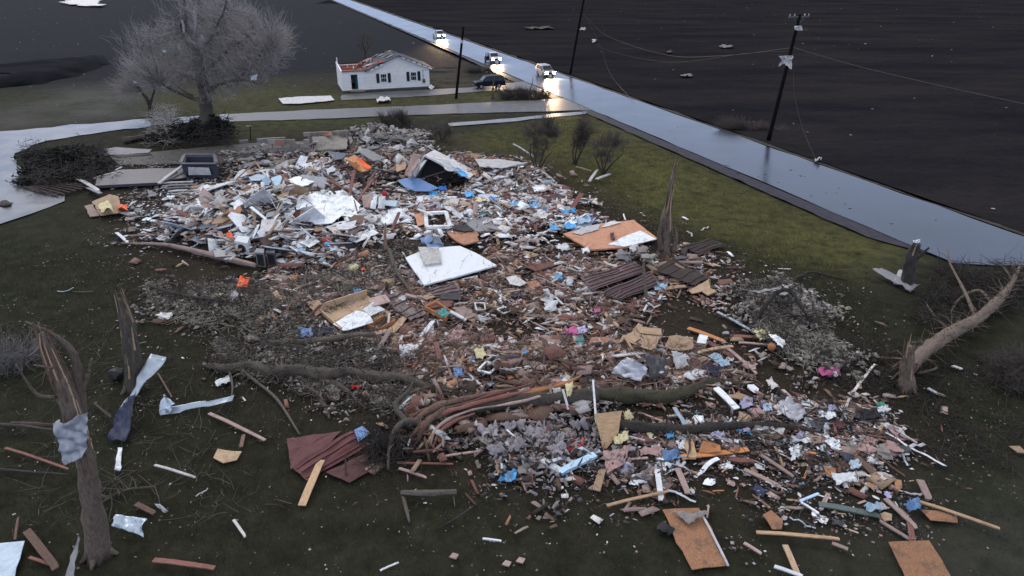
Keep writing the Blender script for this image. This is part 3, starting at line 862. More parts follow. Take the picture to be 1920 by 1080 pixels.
for hnd, s in ((17, 1), (21, -1)):
    for k in range(5):
        i = len(J); c = J[hnd]
        J.append(c + fwd * .05 + sdv * (k - 2) * .022 + np.array([0, 0, -.02])); J.append(c + fwd * (.09 if k else .06) + sdv * (k - 2) * .028 + np.array([0, 0, -.06]))
        E += [(hnd, i), (i, i + 1)]; Rr += [.011, .009]
per = empty('person', base, 'person in dark clothes standing at the open door of the middle pickup', 'person')
skinned('body', J, E, Rr, 'black', per, base)
skinned('head', [q3(.07, 0, 1.57), q3(.08, 0, 1.66), q3(.07, 0, 1.74)], [(0, 1), (1, 2)], [.06, .095, .085], 'skin', per, base, 2)
skinned('hair', [q3(.03, 0, 1.68), q3(.04, 0, 1.76), q3(.08, 0, 1.795)], [(0, 1), (1, 2)], [.085, .085, .06], 'darkbrown', per, base, 2)
skinned('nose', [q3(.155, 0, 1.65), q3(.185, 0, 1.635)], [(0, 1)], [.015, .012], 'skin', per, base, 1)

# ------------------------------------------------------------------ utility poles and wires
def pole(label, bx, by, tx, ty, r0=.17, r1=.13, arm=False, zTop=None):
    b_ = G(bx, by); t_ = onY(tx, ty, b_[1] + .0)
    root = empty('utility_pole', b_, label, 'utility pole')
    V, F = limb([b_ - np.array([0, 0, .1]), (b_ + t_) / 2, t_], [r0, (r0 + r1) / 2, r1], 12, 14, .03); obj('post', V, F, 'polewood', root, smooth=True)
    if arm:
        d = (t_ - b_) / np.linalg.norm(t_ - b_)
        s_ = np.array([.97, .25, .0]); c = t_ - d * .25
        obj('crossarm', *bar(c - s_ * 1.25, c + s_ * 1.2, .12, .14), 'darkgrey', root)
        for k in (-1.15, -.6, .6, 1.1):
            p = c + s_ * k + np.array([0, 0, .07]); obj('insulator', *limb([p, p + np.array([0, 0, .1]), p + np.array([0, 0, .24])], [.04, .075, .04], 8, 5, 0), 'pale', root)
        obj('brace', *cat_merge([bar(c + s_ * .7, c - d * .9, .04, .04), bar(c - s_ * .7, c - d * .9, .04, .04)]), 'darkgrey', root)
    return root, b_, t_
p1, p1b, p1t = pole('dark utility pole between the damaged house and the dark blue suv', 855, 184, 869, 50, .2, .15)
obj('tag', *box(*(p1b * .2 + p1t * .8 + np.array([0, -.2, 0])), .2, .06, .45), 'pale', p1)
p2, p2b, p2t = pole('leaning utility pole across the road behind the nearest lit car', 1069, 138, 1100, -30, .22, .17)
p3, p3b, p3t = pole('leaning utility pole with a crossarm and snagged plastic beyond the road', 1441, 262, 1500, 27, .24, .17, True)
post = G(470, 262)
t = empty('garden_post', post, 'thin dark lamp post standing behind the ruined block wall', 'lamp post')
obj('post', *limb([post, onY(469, 236, post[1])], [.07, .06], 8, 6, 0), 'black', t)
obj('arm', *bar(onY(462, 236, post[1]), onY(471, 236, post[1]), .06, .08), 'pale', t)
def wire(name, label, pts, r=.02, n=40, m='bark', cat='cable'):
    V, F = tubes(smooth_path(pts, n)[None], np.full((1, n), r), 4)
    return tag(obj(name, V, F, m), label, cat)
Y3, Y2 = p3b[1], p2b[1]
wire('overhead_wire', 'sagging overhead wire between the two leaning poles beyond the road', [onY(1095, 28, Y2), onY(1140, 68, Y2 * .97 + Y3 * .03), onY(1250, 103, Y2 * .6 + Y3 * .4), onY(1360, 104, Y2 * .25 + Y3 * .75), onY(1482, 90, Y3)], .028)
wire('overhead_wire', 'second slack wire drooping lower between the leaning poles', [onY(1085, 40, Y2), onY(1130, 90, Y2), onY(1250, 116, Y2 * .6 + Y3 * .4), onY(1400, 100, Y3 * .9 + Y2 * .1), onY(1480, 96, Y3)], .018)
wire('overhead_wire', 'long wire running from the crossarm pole out over the dark field', [onY(1484, 88, Y3), onY(1600, 122, Y3 - 4), onY(1760, 160, Y3 - 9), onY(1935, 198, Y3 - 14)], .03)
wire('fallen_wire', 'loose wire hanging from the crossarm pole down to the verge', [onY(1487, 125, Y3), onY(1490, 180, Y3 - 1), onY(1505, 240, Y3 - 4), G(1530, 303) + np.array([0, 0, .1])], .022)
wire('fallen_wire', 'loose wire trailing from the pole behind the nearest lit car to the road edge', [onY(1100, 35, Y2), onY(1125, 85, Y2), onY(1145, 140, Y2 - 6), G(1190, 194) + np.array([0, 0, .1])], .022)

# ------------------------------------------------------------------ bare trees
def grow(limbs, crown, ntwig, depth, rs, zref, k_sub=220, up=.35, tw=.013, tl=(1.2, 2.6), bias=None):
    """crown: list of (px,py,weight radius m) blobs on plane zref; returns branch tubes and twig tubes"""
    allp = np.vstack([smooth_path(l, 24) for l in limbs])
    cs = []
    for px, py, rx, rz, wgt in crown:
        c = onY(px, py, zref)
        m_ = int(k_sub * wgt)
        q = rs.normal(0, 1, (m_, 3)); q /= np.linalg.norm(q, axis=1, keepdims=True); q *= rs.uniform(.25, 1, (m_, 1)) ** .6
        cs.append(c + q * np.array([rx, depth, rz]))
    T_ = np.vstack(cs)
    d = np.linalg.norm(T_[:, None] - allp[None], axis=2)
    j = d.argmin(1)
    A_ = allp[j]
    n = 7
    s = np.linspace(0, 1, n)[None, :, None]
    mid = (A_ + T_) / 2 + rs.normal(0, .25, A_.shape) - np.array([0, 0, .25])
    P = (1 - s) ** 2 * A_[:, None] + 2 * s * (1 - s) * mid[:, None] + s ** 2 * T_[:, None]
    P[:, 1:-1] += rs.normal(0, .06, P[:, 1:-1].shape)
    dist = np.linalg.norm(T_ - A_, axis=1)
    r0 = np.clip(.012 + dist * .012, .015, .08)
    Rb = r0[:, None] * np.linspace(1, .35, n)[None]
    # twigs: leave the outer half of each branch, sweeping up and out
    M = len(T_); per = max(1, ntwig // M)
    bi = np.repeat(np.arange(M), per)
    si = rs.uniform(.25, 1, len(bi)) * (n - 1.001); i0 = si.astype(int); f = (si - i0)[:, None]
    st = P[bi, i0] * (1 - f) + P[bi, i0 + 1] * f
    dr = T_[bi] - A_[bi]; dr /= np.linalg.norm(dr, axis=1, keepdims=True) + 1e-6
    dr = dr * .9 + rs.normal(0, .38, dr.shape) + np.array([0, 0, up])
    dr /= np.linalg.norm(dr, axis=1, keepdims=True)
    ln = rs.uniform(tl[0], tl[1], len(bi))[:, None]
    m1 = st + dr * ln * .5 + rs.normal(0, .13, st.shape)
    en = st + dr * ln + np.array([0, 0, up * .3]) + rs.normal(0, .18, st.shape)
    Q = np.stack([st, m1, en], 1)
    Rt = tw * np.array([[1, .8, .45]]) * np.ones((len(bi), 1))
    return (P, Rb), (Q, Rt)
def bare_tree(label, cat, bx, by, limbspec, crown, ntwig, depth, seed, k_sub=220, trunk_r=.5, mats=('bark', 'bark', 'twig'), name='bare_tree', group=None, **kw):
    b_ = G(bx, by); rs = np.random.default_rng(seed)
    root = empty(name, b_, label, cat, group)
    limbs = []
    for i, (pts, rr) in enumerate(limbspec):
        P = [onY(x, y, b_[1] + dy) if not (i == 0 and jx == 0) else b_ - np.array([0, 0, .15]) for jx, (x, y, dy) in enumerate(pts)]
        limbs.append(P)
        V, F = limb(P, rr, 10 if i == 0 else 7, None, .14, seed + i)
        obj('trunk' if i == 0 else 'limb', V, F, mats[0], root, smooth=True)
    (P, Rb), (Q, Rt) = grow(limbs, crown, ntwig, depth, rs, b_[1], k_sub, **kw)
    o = obj('branches', *tubes(P, Rb * (.6 if ntwig > 9000 else 1), 4), mats[1], root); o['kind'] = 'stuff'
    o = obj('twigs', *tubes(Q, Rt, 3), mats[2], root); o['kind'] = 'stuff'
    return root, b_
big, bb = bare_tree('large bare grey tree with a broad crown of fine twigs and snagged debris', 'tree', 390, 256,
    [([(390, 256, 0), (388, 215, 0), (384, 180, 0), (378, 150, 0), (372, 118, .3), (366, 90, 0), (352, 60, 0), (345, 20, .2), (350, -40, 0)], [1.1, .72, .66, .58, .48, .36, .28, .2, .12]),
     ([(384, 192, 0), (350, 180, -.5), (330, 172, -1), (308, 160, -1.5), (300, 152, -1.5)], [.24, .19, .15, .1, .05]),
     ([(385, 175, 0), (405, 160, .5), (430, 154, 1), (455, 150, 1.5), (487, 158, 2)], [.32, .24, .18, .12, .05]),
     ([(378, 150, 0), (340, 138, 1.5), (318, 120, 2), (290, 98, 2.4), (262, 88, 2.5)], [.24, .2, .15, .11, .05]),
     ([(372, 125, 0), (385, 90, -1), (400, 60, -1.5), (420, 20, -2), (430, -30, -2)], [.28, .2, .16, .12, .06]),
     ([(380, 140, 0), (410, 110, 1.5), (440, 85, 2), (480, 60, 2.5), (510, 45, 3)], [.28, .2, .15, .1, .05]),
     ([(372, 100, 0), (350, 75, 0), (338, 45, 0), (345, 30, 0)], [.22, .16, .12, .05]),
     ([(365, 90, 0), (368, 60, .4), (372, 20, .6), (368, -30, 1)], [.2, .14, .1, .06]),
     ([(430, 154, 1), (470, 130, .5), (490, 100, 0), (505, 85, 0)], [.15, .12, .09, .04]),
     ([(360, 180, 0), (330, 160, 2), (310, 140, 3)], [.15, .1, .05])],
    [(470, 90, 4.6, 3.6, 1.9), (505, 80, 2.6, 3.4, .9), (420, 60, 4.0, 4.2, 1.6), (390, 110, 3.8, 3.0, 1.3), (340, 130, 3.2, 2.8, .75), (300, 85, 3.2, 1.9, .6), (258, 66, 2.2, 1.1, .22), (400, 5, 3.6, 3.4, .9), (330, 20, 1.6, 2.6, .25),
     (440, 150, 3.6, 2.0, .55), (300, 140, 3.2, 1.9, .6), (410, 178, 1.8, 1.0, .25), (265, 120, 2.2, 1.6, .4)],
    10500, 5.0, 3, k_sub=150, tw=.014, up=.6, tl=(.7, 1.9), mats=('bark', 'limbgrey', 'twig'))
bare_tree('small forked bare tree standing left of the large bare grey tree', 'tree', 283, 217,
    [([(283, 217, 0), (281, 200, 0), (275, 185, 0), (262, 168, 0), (256, 156, 0)], [.3, .24, .2, .13, .06]),
     ([(281, 200, 0), (286, 180, .5), (290, 165, .5), (282, 130, .5)], [.2, .16, .1, .05]), ([(270, 178, 0), (255, 160, .5), (248, 152, .5)], [.12, .08, .04])],
    [(264, 140, 1.8, 1.9, .8), (290, 140, 1.9, 2.0, .7), (250, 162, 1.6, 1.1, .4)], 2000, 2.0, 8, k_sub=50, mats=('barkdark', 'barkdark', 'twig'), tw=.014)
for i, (lab, bx, by, ls, cr_, nt_) in enumerate([
    ('tall bare shrub leaning over the back edge of the debris pile', 1008, 322, [[(1008, 322), (1004, 300), (1000, 270), (1004, 240)], [(1008, 322), (1016, 295), (1025, 270), (1030, 240)], [(1009, 322), (1022, 300), (1034, 285)], [(1007, 322), (996, 296), (994, 270)]], [(1012, 255, 1.7, 1.9, 1), (1030, 238, 1.5, 1.2, .6)], 2200),
    ('dark bare shrub swept to one side, middle one of three beside the lawn', 1078, 306, [[(1078, 306), (1080, 285), (1088, 262), (1100, 230)], [(1076, 306), (1074, 285), (1080, 262)], [(1080, 306), (1092, 280), (1106, 250)], [(1079, 306), (1086, 290), (1090, 270)]], [(1096, 244, .9, 1.5, .8), (1084, 262, .8, 1.0, .5)], 1800),
    ('thin spreading bare shrub closest to the green lawn and road', 1131, 326, [[(1131, 326), (1128, 300), (1118, 270)], [(1131, 326), (1138, 298), (1150, 268)], [(1132, 326), (1150, 305), (1168, 288)], [(1130, 326), (1120, 305), (1112, 285)]], [(1135, 278, 1.8, 1.5, 1), (1150, 262, 1.4, .8, .4)], 1500)]):
    bare_tree(lab, 'shrub', bx, by, [([(x, y, .2 * ((k + j) % 3 - 1)) for j, (x, y) in enumerate(l)], [.09, .06, .035, .02][:len(l)]) for k, l in enumerate(ls)], cr_, nt_, 1.0, 20 + i, k_sub=55,
              mats=('barkdark', 'twigbrown', 'twigbrown'), name='bare_shrub', tw=.008, tl=(.4, .9))
bare_tree('faint bare tree behind the torn roof of the white house', 'tree', 684, 112, [([(684, 112, 0), (684, 95, 0), (680, 80, 0), (684, 60, 0)], [.12, .1, .07, .03]), ([(684, 100, 0), (694, 85, 0), (700, 70, 0)], [.08, .05, .03])],
          [(686, 80, 1.6, 2.1, 1)], 260, 1.3, 31, k_sub=18, mats=('barkdark', 'barkdark', 'bark'), tw=.015)
bare_tree('scrubby bare bush between the lane and the ruined block wall', 'shrub', 742, 242, [([(742, 242, 0), (740, 232, 0), (736, 220, 0)], [.08, .05, .03]), ([(742, 242, 0), (752, 230, 0)], [.06, .03]), ([(740, 242, 0), (722, 228, 0)], [.06, .03])],
          [(740, 226, 2.6, 1.1, 1)], 1800, 1.6, 32, k_sub=60, mats=('barkdark', 'twigbrown', 'twigbrown'), name='bare_shrub', tw=.012, tl=(.5, 1.0))
bare_tree('scrubby bare bush beside the stone rubble at the back of the pile', 'shrub', 828, 262, [([(828, 262, 0), (824, 250, 0), (816, 236, 0)], [.08, .05, .03]), ([(828, 262, 0), (842, 250, 0)], [.06, .03])],
          [(826, 246, 2.0, .9, 1)], 900, 1.4, 33, k_sub=40, mats=('barkdark', 'twigbrown', 'twigbrown'), name='bare_shrub', tw=.011, tl=(.4, .9))
# debris caught in the big tree
def crumple(Q, nu, nv, amp, seed=None, jag=.06):
    """bilinear sheet on four corners with folds; returns solid verts/faces"""
    sd_ = rng.uniform(0, 90) if seed is None else seed
    Q = [np.array(q, float) for q in Q]
    sz = max(np.linalg.norm(Q[1] - Q[0]), np.linalg.norm(Q[3] - Q[0]))
    nrm = np.cross(Q[1] - Q[0], Q[3] - Q[0]); nrm /= np.linalg.norm(nrm) + 1e-9
    if nrm[2] < 0: nrm = -nrm
    V, F = [], []
    for i in range(nu + 1):
        for j in range(nv + 1):
            s, t = i / nu, j / nv
            p = Q[0] * (1 - s) * (1 - t) + Q[1] * s * (1 - t) + Q[2] * s * t + Q[3] * (1 - s) * t
            e_ = 1.0 if (i in (0, nu) or j in (0, nv)) else .3
            k = 3.0 / sz
            p = p + nrm * amp * (abs(vnoise(p, k, sd_)) * 2 + .5 * vnoise(p, k * 3, sd_ + 5)) + np.array([vnoise(p, k * 2.2, sd_ + 9), vnoise(p, k * 2.2, sd_ + 19), 0]) * sz * jag * e_ * 1.5
            V.append(p)
    for i in range(nu):
        for j in range(nv): q = i * (nv + 1) + j; F.append((q, q + nv + 1, q + nv + 2, q + 1))
    return solidify(V, F, -.012)
def snag(label, pts, m, cat='plastic scrap', name='plastic_scrap', amp=.1, Y=None):
    P = [onY(x, y, Y if Y else bb[1] - 1.2) for x, y in pts]
    return tag(obj(name, *crumple(P, 7, 7, amp), m), label, cat)
snag('long pale strip of metal hanging high in the large bare tree', [(362, 10), (367, 10), (369, 54), (363, 54)], 'pale', 'metal strip', 'metal_strip', .08)
snag('crumpled white plastic on the outer limb of the large bare tree', [(470, 143), (482, 139), (480, 150), (470, 150)], 'white')
snag('small white rag on the upper left limb of the large bare tree', [(303, 94), (310, 94), (312, 98), (305, 98)], 'white', 'rag', 'rag')
snag('small white rag on the lowest left limb of the large bare tree', [(302, 160), (308, 161), (307, 166), (301, 164)], 'white', 'rag', 'rag')
snag('shreds of pale cloth hanging mid left in the large bare tree', [(332, 82), (337, 80), (340, 93), (334, 93)], 'pale', 'rag', 'rag')
snag('pale cloth wrapped round the broken top of the large bare tree', [(376, 66), (383, 66), (383, 80), (378, 82)], 'pale', 'rag', 'rag')
snag('pale torn limb bark hanging near the top of the large bare tree', [(339, 38), (343, 36), (347, 60), (343, 62)], 'pale', 'bark strip', 'bark_strip')
snag('white rag on the small forked tree', [(250, 152), (255, 152), (256, 157), (251, 157)], 'white', 'rag', 'rag')
snag('white plastic sheet snagged halfway up the crossarm pole', [(1460, 105), (1488, 104), (1484, 130), (1474, 122)], 'offwhite', Y=Y3 - .5, amp=.25)
snag('frayed white plastic flap snagged beside the sheet halfway up the crossarm pole', [(1464, 118), (1472, 106), (1474, 118), (1460, 125)], 'pale', Y=Y3 - .4, amp=.25)
snag('white plastic tangled just below the crossarm', [(1490, 49), (1504, 48), (1506, 57), (1491, 57)], 'pale', Y=Y3 - .4, amp=.2)

# evergreens laid flat by the wind
def evergreen(label, blobs, n, seed, name='fallen_evergreen', m='evergreen', sz=(.18, .5)):
    rs = np.random.default_rng(seed)
    cs = []
    for px, py, rx, ry, rz, wgt in blobs:
        c = G(px, py) + np.array([0, 0, rz * .6]); k = int(n * wgt)
        q = rs.normal(0, 1, (k, 3)); q /= np.linalg.norm(q, axis=1, keepdims=True); q *= rs.uniform(.2, 1, (k, 1)) ** .5
        lump = 1 + .75 * np.array([mnoise.noise(Vector((float(v[0]) * 2.2 + seed, float(v[1]) * 2.2, float(v[2]) * 2.2))) for v in q])[:, None]
        cs.append(c + q * lump * np.array([rx, ry, rz]))
    P = np.vstack(cs); P = P[np.array([mnoise.noise(Vector((float(v[0]) * 1.1, float(v[1]) * 1.1, float(v[2]) * 2 + seed))) for v in P]) > rs.normal(-.12, .12, len(P))]; P[:, 2] = np.maximum(P[:, 2], .03)
    k = len(P)
    d = rs.normal(0, 1, (k, 3)); d[:, 2] = np.abs(d[:, 2]) * .5; d /= np.linalg.norm(d, axis=1, keepdims=True)
    s = np.cross(d, rs.normal(0, 1, (k, 3))); s /= np.linalg.norm(s, axis=1, keepdims=True)
    L_ = rs.uniform(*sz, k)[:, None]
    V = np.stack([P - s * L_ * .12, P + s * L_ * .12, P + d * L_ + s * L_ * .03, P + d * L_ * .6 - s * L_ * .12], 1).reshape(-1, 3)
    F = np.arange(4 * k).reshape(k, 4)
    c0 = G(blobs[0][0], blobs[0][1])
    root = empty(name, c0, label, 'tree')
    stuff(obj('foliage', V, F, m, root))
    q = [c0 + np.array([rs.uniform(-1, 1) * blobs[0][2], rs.uniform(-1, 1), .3]) for _ in range(4)]
    obj('trunk', *limb([q[0] - np.array([1.5, 0, 0]), c0 + np.array([0, 0, .4]), q[1] + np.array([1.5, 0, 0])], [.2, .15, .06], 7), 'barkdark', root)
    return root
evergreen('big fallen evergreen lying over the lane edge at the far left of the pile', [(128, 312, 2.9, 2.2, .95, .6), (165, 325, 2.6, 1.8, .6, .3), (92, 298, 2.6, 1.6, .5, .25), (80, 325, 1.8, 1.4, .5, .2), (150, 292, 2.0, 1.2, .6, .2), (110, 340, 2.4, 1.2, .5, .25)], 9000, 41, sz=(.2, .7))
evergreen('dark evergreen bush crushed around the foot of the large bare tree', [(350, 262, 3.1, 1.8, 1.1, .6), (405, 256, 2.0, 1.5, 1.5, .4), (310, 266, 2.0, 1.3, .7, .2), (392, 242, 1.5, 1.2, 1.0, .2), (374, 240, 1.2, 1.2, .7, .2)], 8000, 42, 'evergreen_bush', sz=(.2, .7))
evergreen('low dark thicket flattened at the edge of the left lane', [(62, 345, 1.6, 1.0, .35, 1)], 700, 43, 'flattened_shrub', 'barkdark', (.3, .8))

# ------------------------------------------------------------------ builders for single pieces of debris
def plane_pts(pts, lift):
    n = len(pts); lf = lift if isinstance(lift, (list, tuple)) else [lift] * n
    W = np.array([S(x, y, l) for (x, y), l in zip(pts, lf)])
    for _ in range(3):
        zz = np.array([float(heap(p[0], p[1])) for p in W]) + np.array(lf)
        A_ = np.c_[W[:, :2], np.ones(n)]
        if n >= 3:
            co, *_ = np.linalg.lstsq(A_, zz, rcond=None)
            zz = A_ @ co
        W = np.array([G(x, y, z) for (x, y), z in zip(pts, zz)])
    return W
def land(o, label, cat, lm, pts, group=None):
    tag(o, label, cat, group)
    if lm:
        c = np.mean(np.array([p[:2] for p in pts]), axis=0); LM.append((c[0], c[1], lm))
    return o
KEEP = []
def P(name, label, m, pts, lift=.12, th=.03, jag=.02, lm=None, cat=None, parent=None, curl=.04):
    W = plane_pts(pts, lift)
    ar = abs(sum(pts[i][0] * pts[(i + 1) % len(pts)][1] - pts[(i + 1) % len(pts)][0] * pts[i][1] for i in range(len(pts)))) / 2
    if ar > 330: KEEP.append([(x, y) for x, y in pts])
    # ragged outline
    out = []
    n = len(W)
    for i in range(n):
        a, b_ = W[i], W[(i + 1) % n]; L_ = np.linalg.norm(b_ - a)
        k = max(1, min(7, int(L_ / .35)))
        nr = np.array([-(b_ - a)[1], (b_ - a)[0], 0]) / (L_ + 1e-6)
        for t in range(k):
            q = a + (b_ - a) * t / k
            if t: q = q + nr * rng.normal(0, 1) * jag * min(L_, 2.0) + np.array([0, 0, rng.normal(0, curl * .4)])
            out.append(q)
    out = np.array(out); k = len(out); c = out.mean(0)
    inner = c + (out - c) * .55 + np.array([0, 0, 1]) * rng.normal(0, curl * .4, (k, 1))
    V = np.vstack([out, inner, [c]])
    F = [(i, (i + 1) % k, k + (i + 1) % k, k + i) for i in range(k)] + [(k + i, k + (i + 1) % k, 2 * k) for i in range(k)]
    V, F = solidify(V, F, -th)
    o = obj(name, V, F, m, parent)
    if parent is None: land(o, label, cat or name.replace('_', ' '), lm, pts)
    return o
def B(name, label, m, p0, p1, wd=.12, l0=.08, l1=None, th=.045, lm=None, cat=None, parent=None, split=True):
    l1 = l0 if l1 is None else l1
    a, b_ = S(*p0, l0), S(*p1, l1)
    d = b_ - a; L_ = np.linalg.norm(d); d /= L_
    s = np.cross(d, (0, 0, 1)); s /= np.linalg.norm(s); nn = np.cross(s, d)
    # plank in 5 stations with a splintered far end
    V, F = [], []
    st = [0, .3, .6, .9, 1.0]
    for i, t in enumerate(st):
        w2 = wd / 2
        c = a + d * L_ * t + nn * (.01 * math.sin(t * 5) * L_)
        wa, wb = w2, w2
        if split and i == 4: wa *= rng.uniform(.1, .9); 
        if split and i == 3: wb *= rng.uniform(.7, 1)
        for x, y in ((-wa, -th / 2), (wb, -th / 2), (wb, th / 2), (-wa, th / 2)): V.append(c + s * x + nn * y)
    for i in range(4):
        for j in range(4): F.append((i * 4 + j, i * 4 + (j + 1) % 4, i * 4 + 4 + (j + 1) % 4, i * 4 + 4 + j))
    F += [(3, 2, 1, 0), (16, 17, 18, 19)]
    V = np.array(V)
    if parent is None:
        org = (a + b_) / 2; org = np.array([org[0], org[1], min(a[2], b_[2])])
        o = obj(name, V, F, m, None, org)
        # turn the object so that its own x runs along the grain
        ang = math.atan2(d[1], d[0]); Mx = Matrix.Rotation(-ang, 4, 'Z'); o.data.transform(Mx); o.rotation_euler = (0, 0, ang)
        land(o, label, cat or name.replace('_', ' '), lm, [p0, p1])
    else: o = obj(name, V, F, m, parent)
    return o
def C(name, label, m, pts, lift=.1, amp=.12, lm=None, cat=None, n=10, jag=.06):
    W = plane_pts(pts, lift)
    o = obj(name, *crumple(W, n, n, amp, jag=jag), m, smooth=True)
    return land(o, label, cat or name.replace('_', ' '), lm, pts)
def K(name, label, m, px, py, r, lift=0, sq=(1, 1, .6), lm=None, cat=None, rough=.35, sub=2, parent=None):
    """irregular lump"""
    c = S(px, py, r * sq[2] * .7 + lift)
    bm = bmesh.new(); bmesh.ops.create_icosphere(bm, subdivisions=sub, radius=1)
    sd_ = rng.uniform(0, 90); yaw = rng.uniform(0, 6)
    V = []
    for v in bm.verts:
        q = np.array(v.co); f = 1 + rough * 1.8 * vnoise(q, 1.3, sd_) + rough * .8 * vnoise(q, 3.5, sd_)
        q = q * f * r * np.array(sq); q = np.array([q[0] * math.cos(yaw) - q[1] * math.sin(yaw), q[0] * math.sin(yaw) + q[1] * math.cos(yaw), q[2]])
        V.append(c + q)
    F = [tuple(v.index for v in f.verts) for f in bm.faces]; bm.free()
    o = obj(name, V, F, m, parent)
    if parent is None: land(o, label, cat or name.replace('_', ' '), lm, [(px, py)])
    return o
def LOG(name, label, m, pts, rads, lm=None, cat=None, twigs=0, seed=0, k=12, spikes=0, spikem='rawwood', extra=(), strands=()):
    W = []
    for i, q in enumerate(pts):
        r_ = np.interp(i / (len(pts) - 1), np.linspace(0, 1, len(rads)), rads)
        W.append(S(q[0], q[1], r_ * .75 + (q[2] if len(q) > 2 else 0)))
    root = empty(name, S(pts[0][0], pts[0][1], 0)); land(root, label, cat or name.replace('_', ' '), lm, [pts[len(pts) // 2][:2]])
    obj('trunk', *limb(W, rads, k + 4, 8 * len(W), .2, seed), m, root, smooth=True)
    rs = np.random.default_rng(seed + 100)
    if spikes:
        for end, idx in ((0, 0),):
            d = W[0] - W[1]; d /= np.linalg.norm(d)
            a_ = np.cross(d, (0, 0, 1)); a_ /= np.linalg.norm(a_); b_ = np.cross(d, a_)
            for s_ in range(spikes):
                t = s_ * 2 * math.pi / spikes; r_ = rads[0] * rs.uniform(.4, .95)
                p = W[0] - d * .5 + (a_ * math.cos(t) + b_ * math.sin(t)) * r_
                e = p + d * rs.uniform(.5, 1.6) + (a_ * math.cos(t) + b_ * math.sin(t)) * rs.uniform(0, .5)
                e[2] = max(e[2], .03)
                obj('splinter', *limb([p, (p + e) / 2, e], [rads[0] * .28, rads[0] * .2, .015], 5, 5, .2, s_), spikem, root)
    for ps, rr in extra:
        obj('branch', *limb([S(a, b_, l) for a, b_, l in ps], rr, 7, None, .14, seed + 7), m, root, smooth=True)
    for ps, rr, mm_ in strands:
        obj('strand', *limb([S(a, b_, l) for a, b_, l in ps], rr, 6, None, .3, seed + 9), mm_, root, smooth=True)
    if twigs:
        Wp = smooth_path(W, 30); M = twigs
        i = rs.integers(0, 30, M); st = Wp[i]
        dr = rs.normal(0, 1, (M, 3)); dr[:, 2] = np.abs(dr[:, 2]) * .7; dr /= np.linalg.norm(dr, axis=1, keepdims=True)
        ln = rs.uniform(.3, 1.5, (M, 1)); p2 = st + dr * ln * .5 + rs.normal(0, .1, st.shape); p3 = st + dr * ln + rs.normal(0, .2, st.shape) - np.array([0, 0, .15])
        p3[:, 2] = np.maximum(p3[:, 2], .04)
        Q = np.stack([st, p2, p3], 1); Rt = rs.uniform(.008, .03, (M, 1)) * np.array([[1, .8, .3]])
        stuff(obj('twigs', *tubes(Q, Rt, 4), m, root))
    return root
def RIB(name, label, m, pts, nrib, lift=.12, lm=None, cat='roof sheet', h=.05, along_first=True):
    """ribbed metal sheet: pts p0..p3, ribs run p0->p1"""
    W = plane_pts(pts, lift)
    root = empty(name, W.mean(0) * np.array([1, 1, 0]) + np.array([0, 0, W[:, 2].min()]))
    land(root, label, cat, lm, pts)
    n1 = 8
    V, F = [], []
    sdn = rng.uniform(0, 50)
    def pt(s, t): p = W[0] * (1 - s) * (1 - t) + W[1] * s * (1 - t) + W[2] * s * t + W[3] * (1 - s) * t; return p + np.array([0, 0, .12 * mnoise.noise(Vector((s * 3, t * 3, sdn)))])
    for i in range(n1 + 1):
        for j in range(nrib * 2 + 1): V.append(pt(i / n1, j / (nrib * 2)))
    for i in range(n1):
        for j in range(nrib * 2): q = i * (nrib * 2 + 1) + j; F.append((q, q + nrib * 2 + 1, q + nrib * 2 + 2, q + 1))
    obj('sheet', *solidify(V, F, -.012), m, root)
    for r_ in range(nrib):
        t = (r_ + .5) / nrib; e0, e1 = rng.uniform(0, .05), rng.uniform(.93, 1)
        path = [pt(e0 + (e1 - e0) * s, t) + np.array([0, 0, h * .5]) for s in np.linspace(0, 1, 7)]
        parts = [bar(path[k], path[k + 1], .07, h) for k in range(6)]
        obj('rib', *cat_merge(parts), m, root)
    return root
def FRAME(name, label, m, pts, wd=.09, lift=.15, lm=None, cat='window frame', pane=None):
    W = plane_pts(pts, lift)
    root = empty(name, W.mean(0)); land(root, label, cat, lm, pts)
    n = len(W)
    for i in range(n): obj('bar', *bar(W[i], W[(i + 1) % n], wd, wd * .7), m, root)
    if pane: obj('pane', *solid_poly(W + np.array([0, 0, .01]), .01), pane, root)
    return root
def BOXY(name, label, m, pts, h, lift=.02, wall=.06, lm=None, cat='box', inner=None, open_top=True, sides=None):
    """open box on four base corners"""
    W = plane_pts(pts, lift); up = np.array([0, 0, 1.])
    root = empty(name, W.mean(0)); land(root, label, cat, lm, pts)
    obj('bottom', *quad_prism(W, .04, up), inner or m, root)
    c = W.mean(0)
    for i in range(4):
        hh = h if sides is None else sides[i]
        if hh <= 0: continue
        a, b_ = W[i], W[(i + 1) % 4]; e = (b_ - a) / np.linalg.norm(b_ - a); nin = np.cross(up, e)
        if np.dot(nin, c - a) < 0: nin = -nin
        a2, b2 = a + e * wall * (i % 2), b_ - e * wall * (i % 2)
        obj('side', *quad_prism([a2 + up * .041, b2 + up * .041, b2 + up * (.041 + hh), a2 + up * (.041 + hh)], wall, nin), m, root)
    if not open_top:
        obj('top', *quad_prism(W + up * (h + .043), .03, up), m, root)
    return root
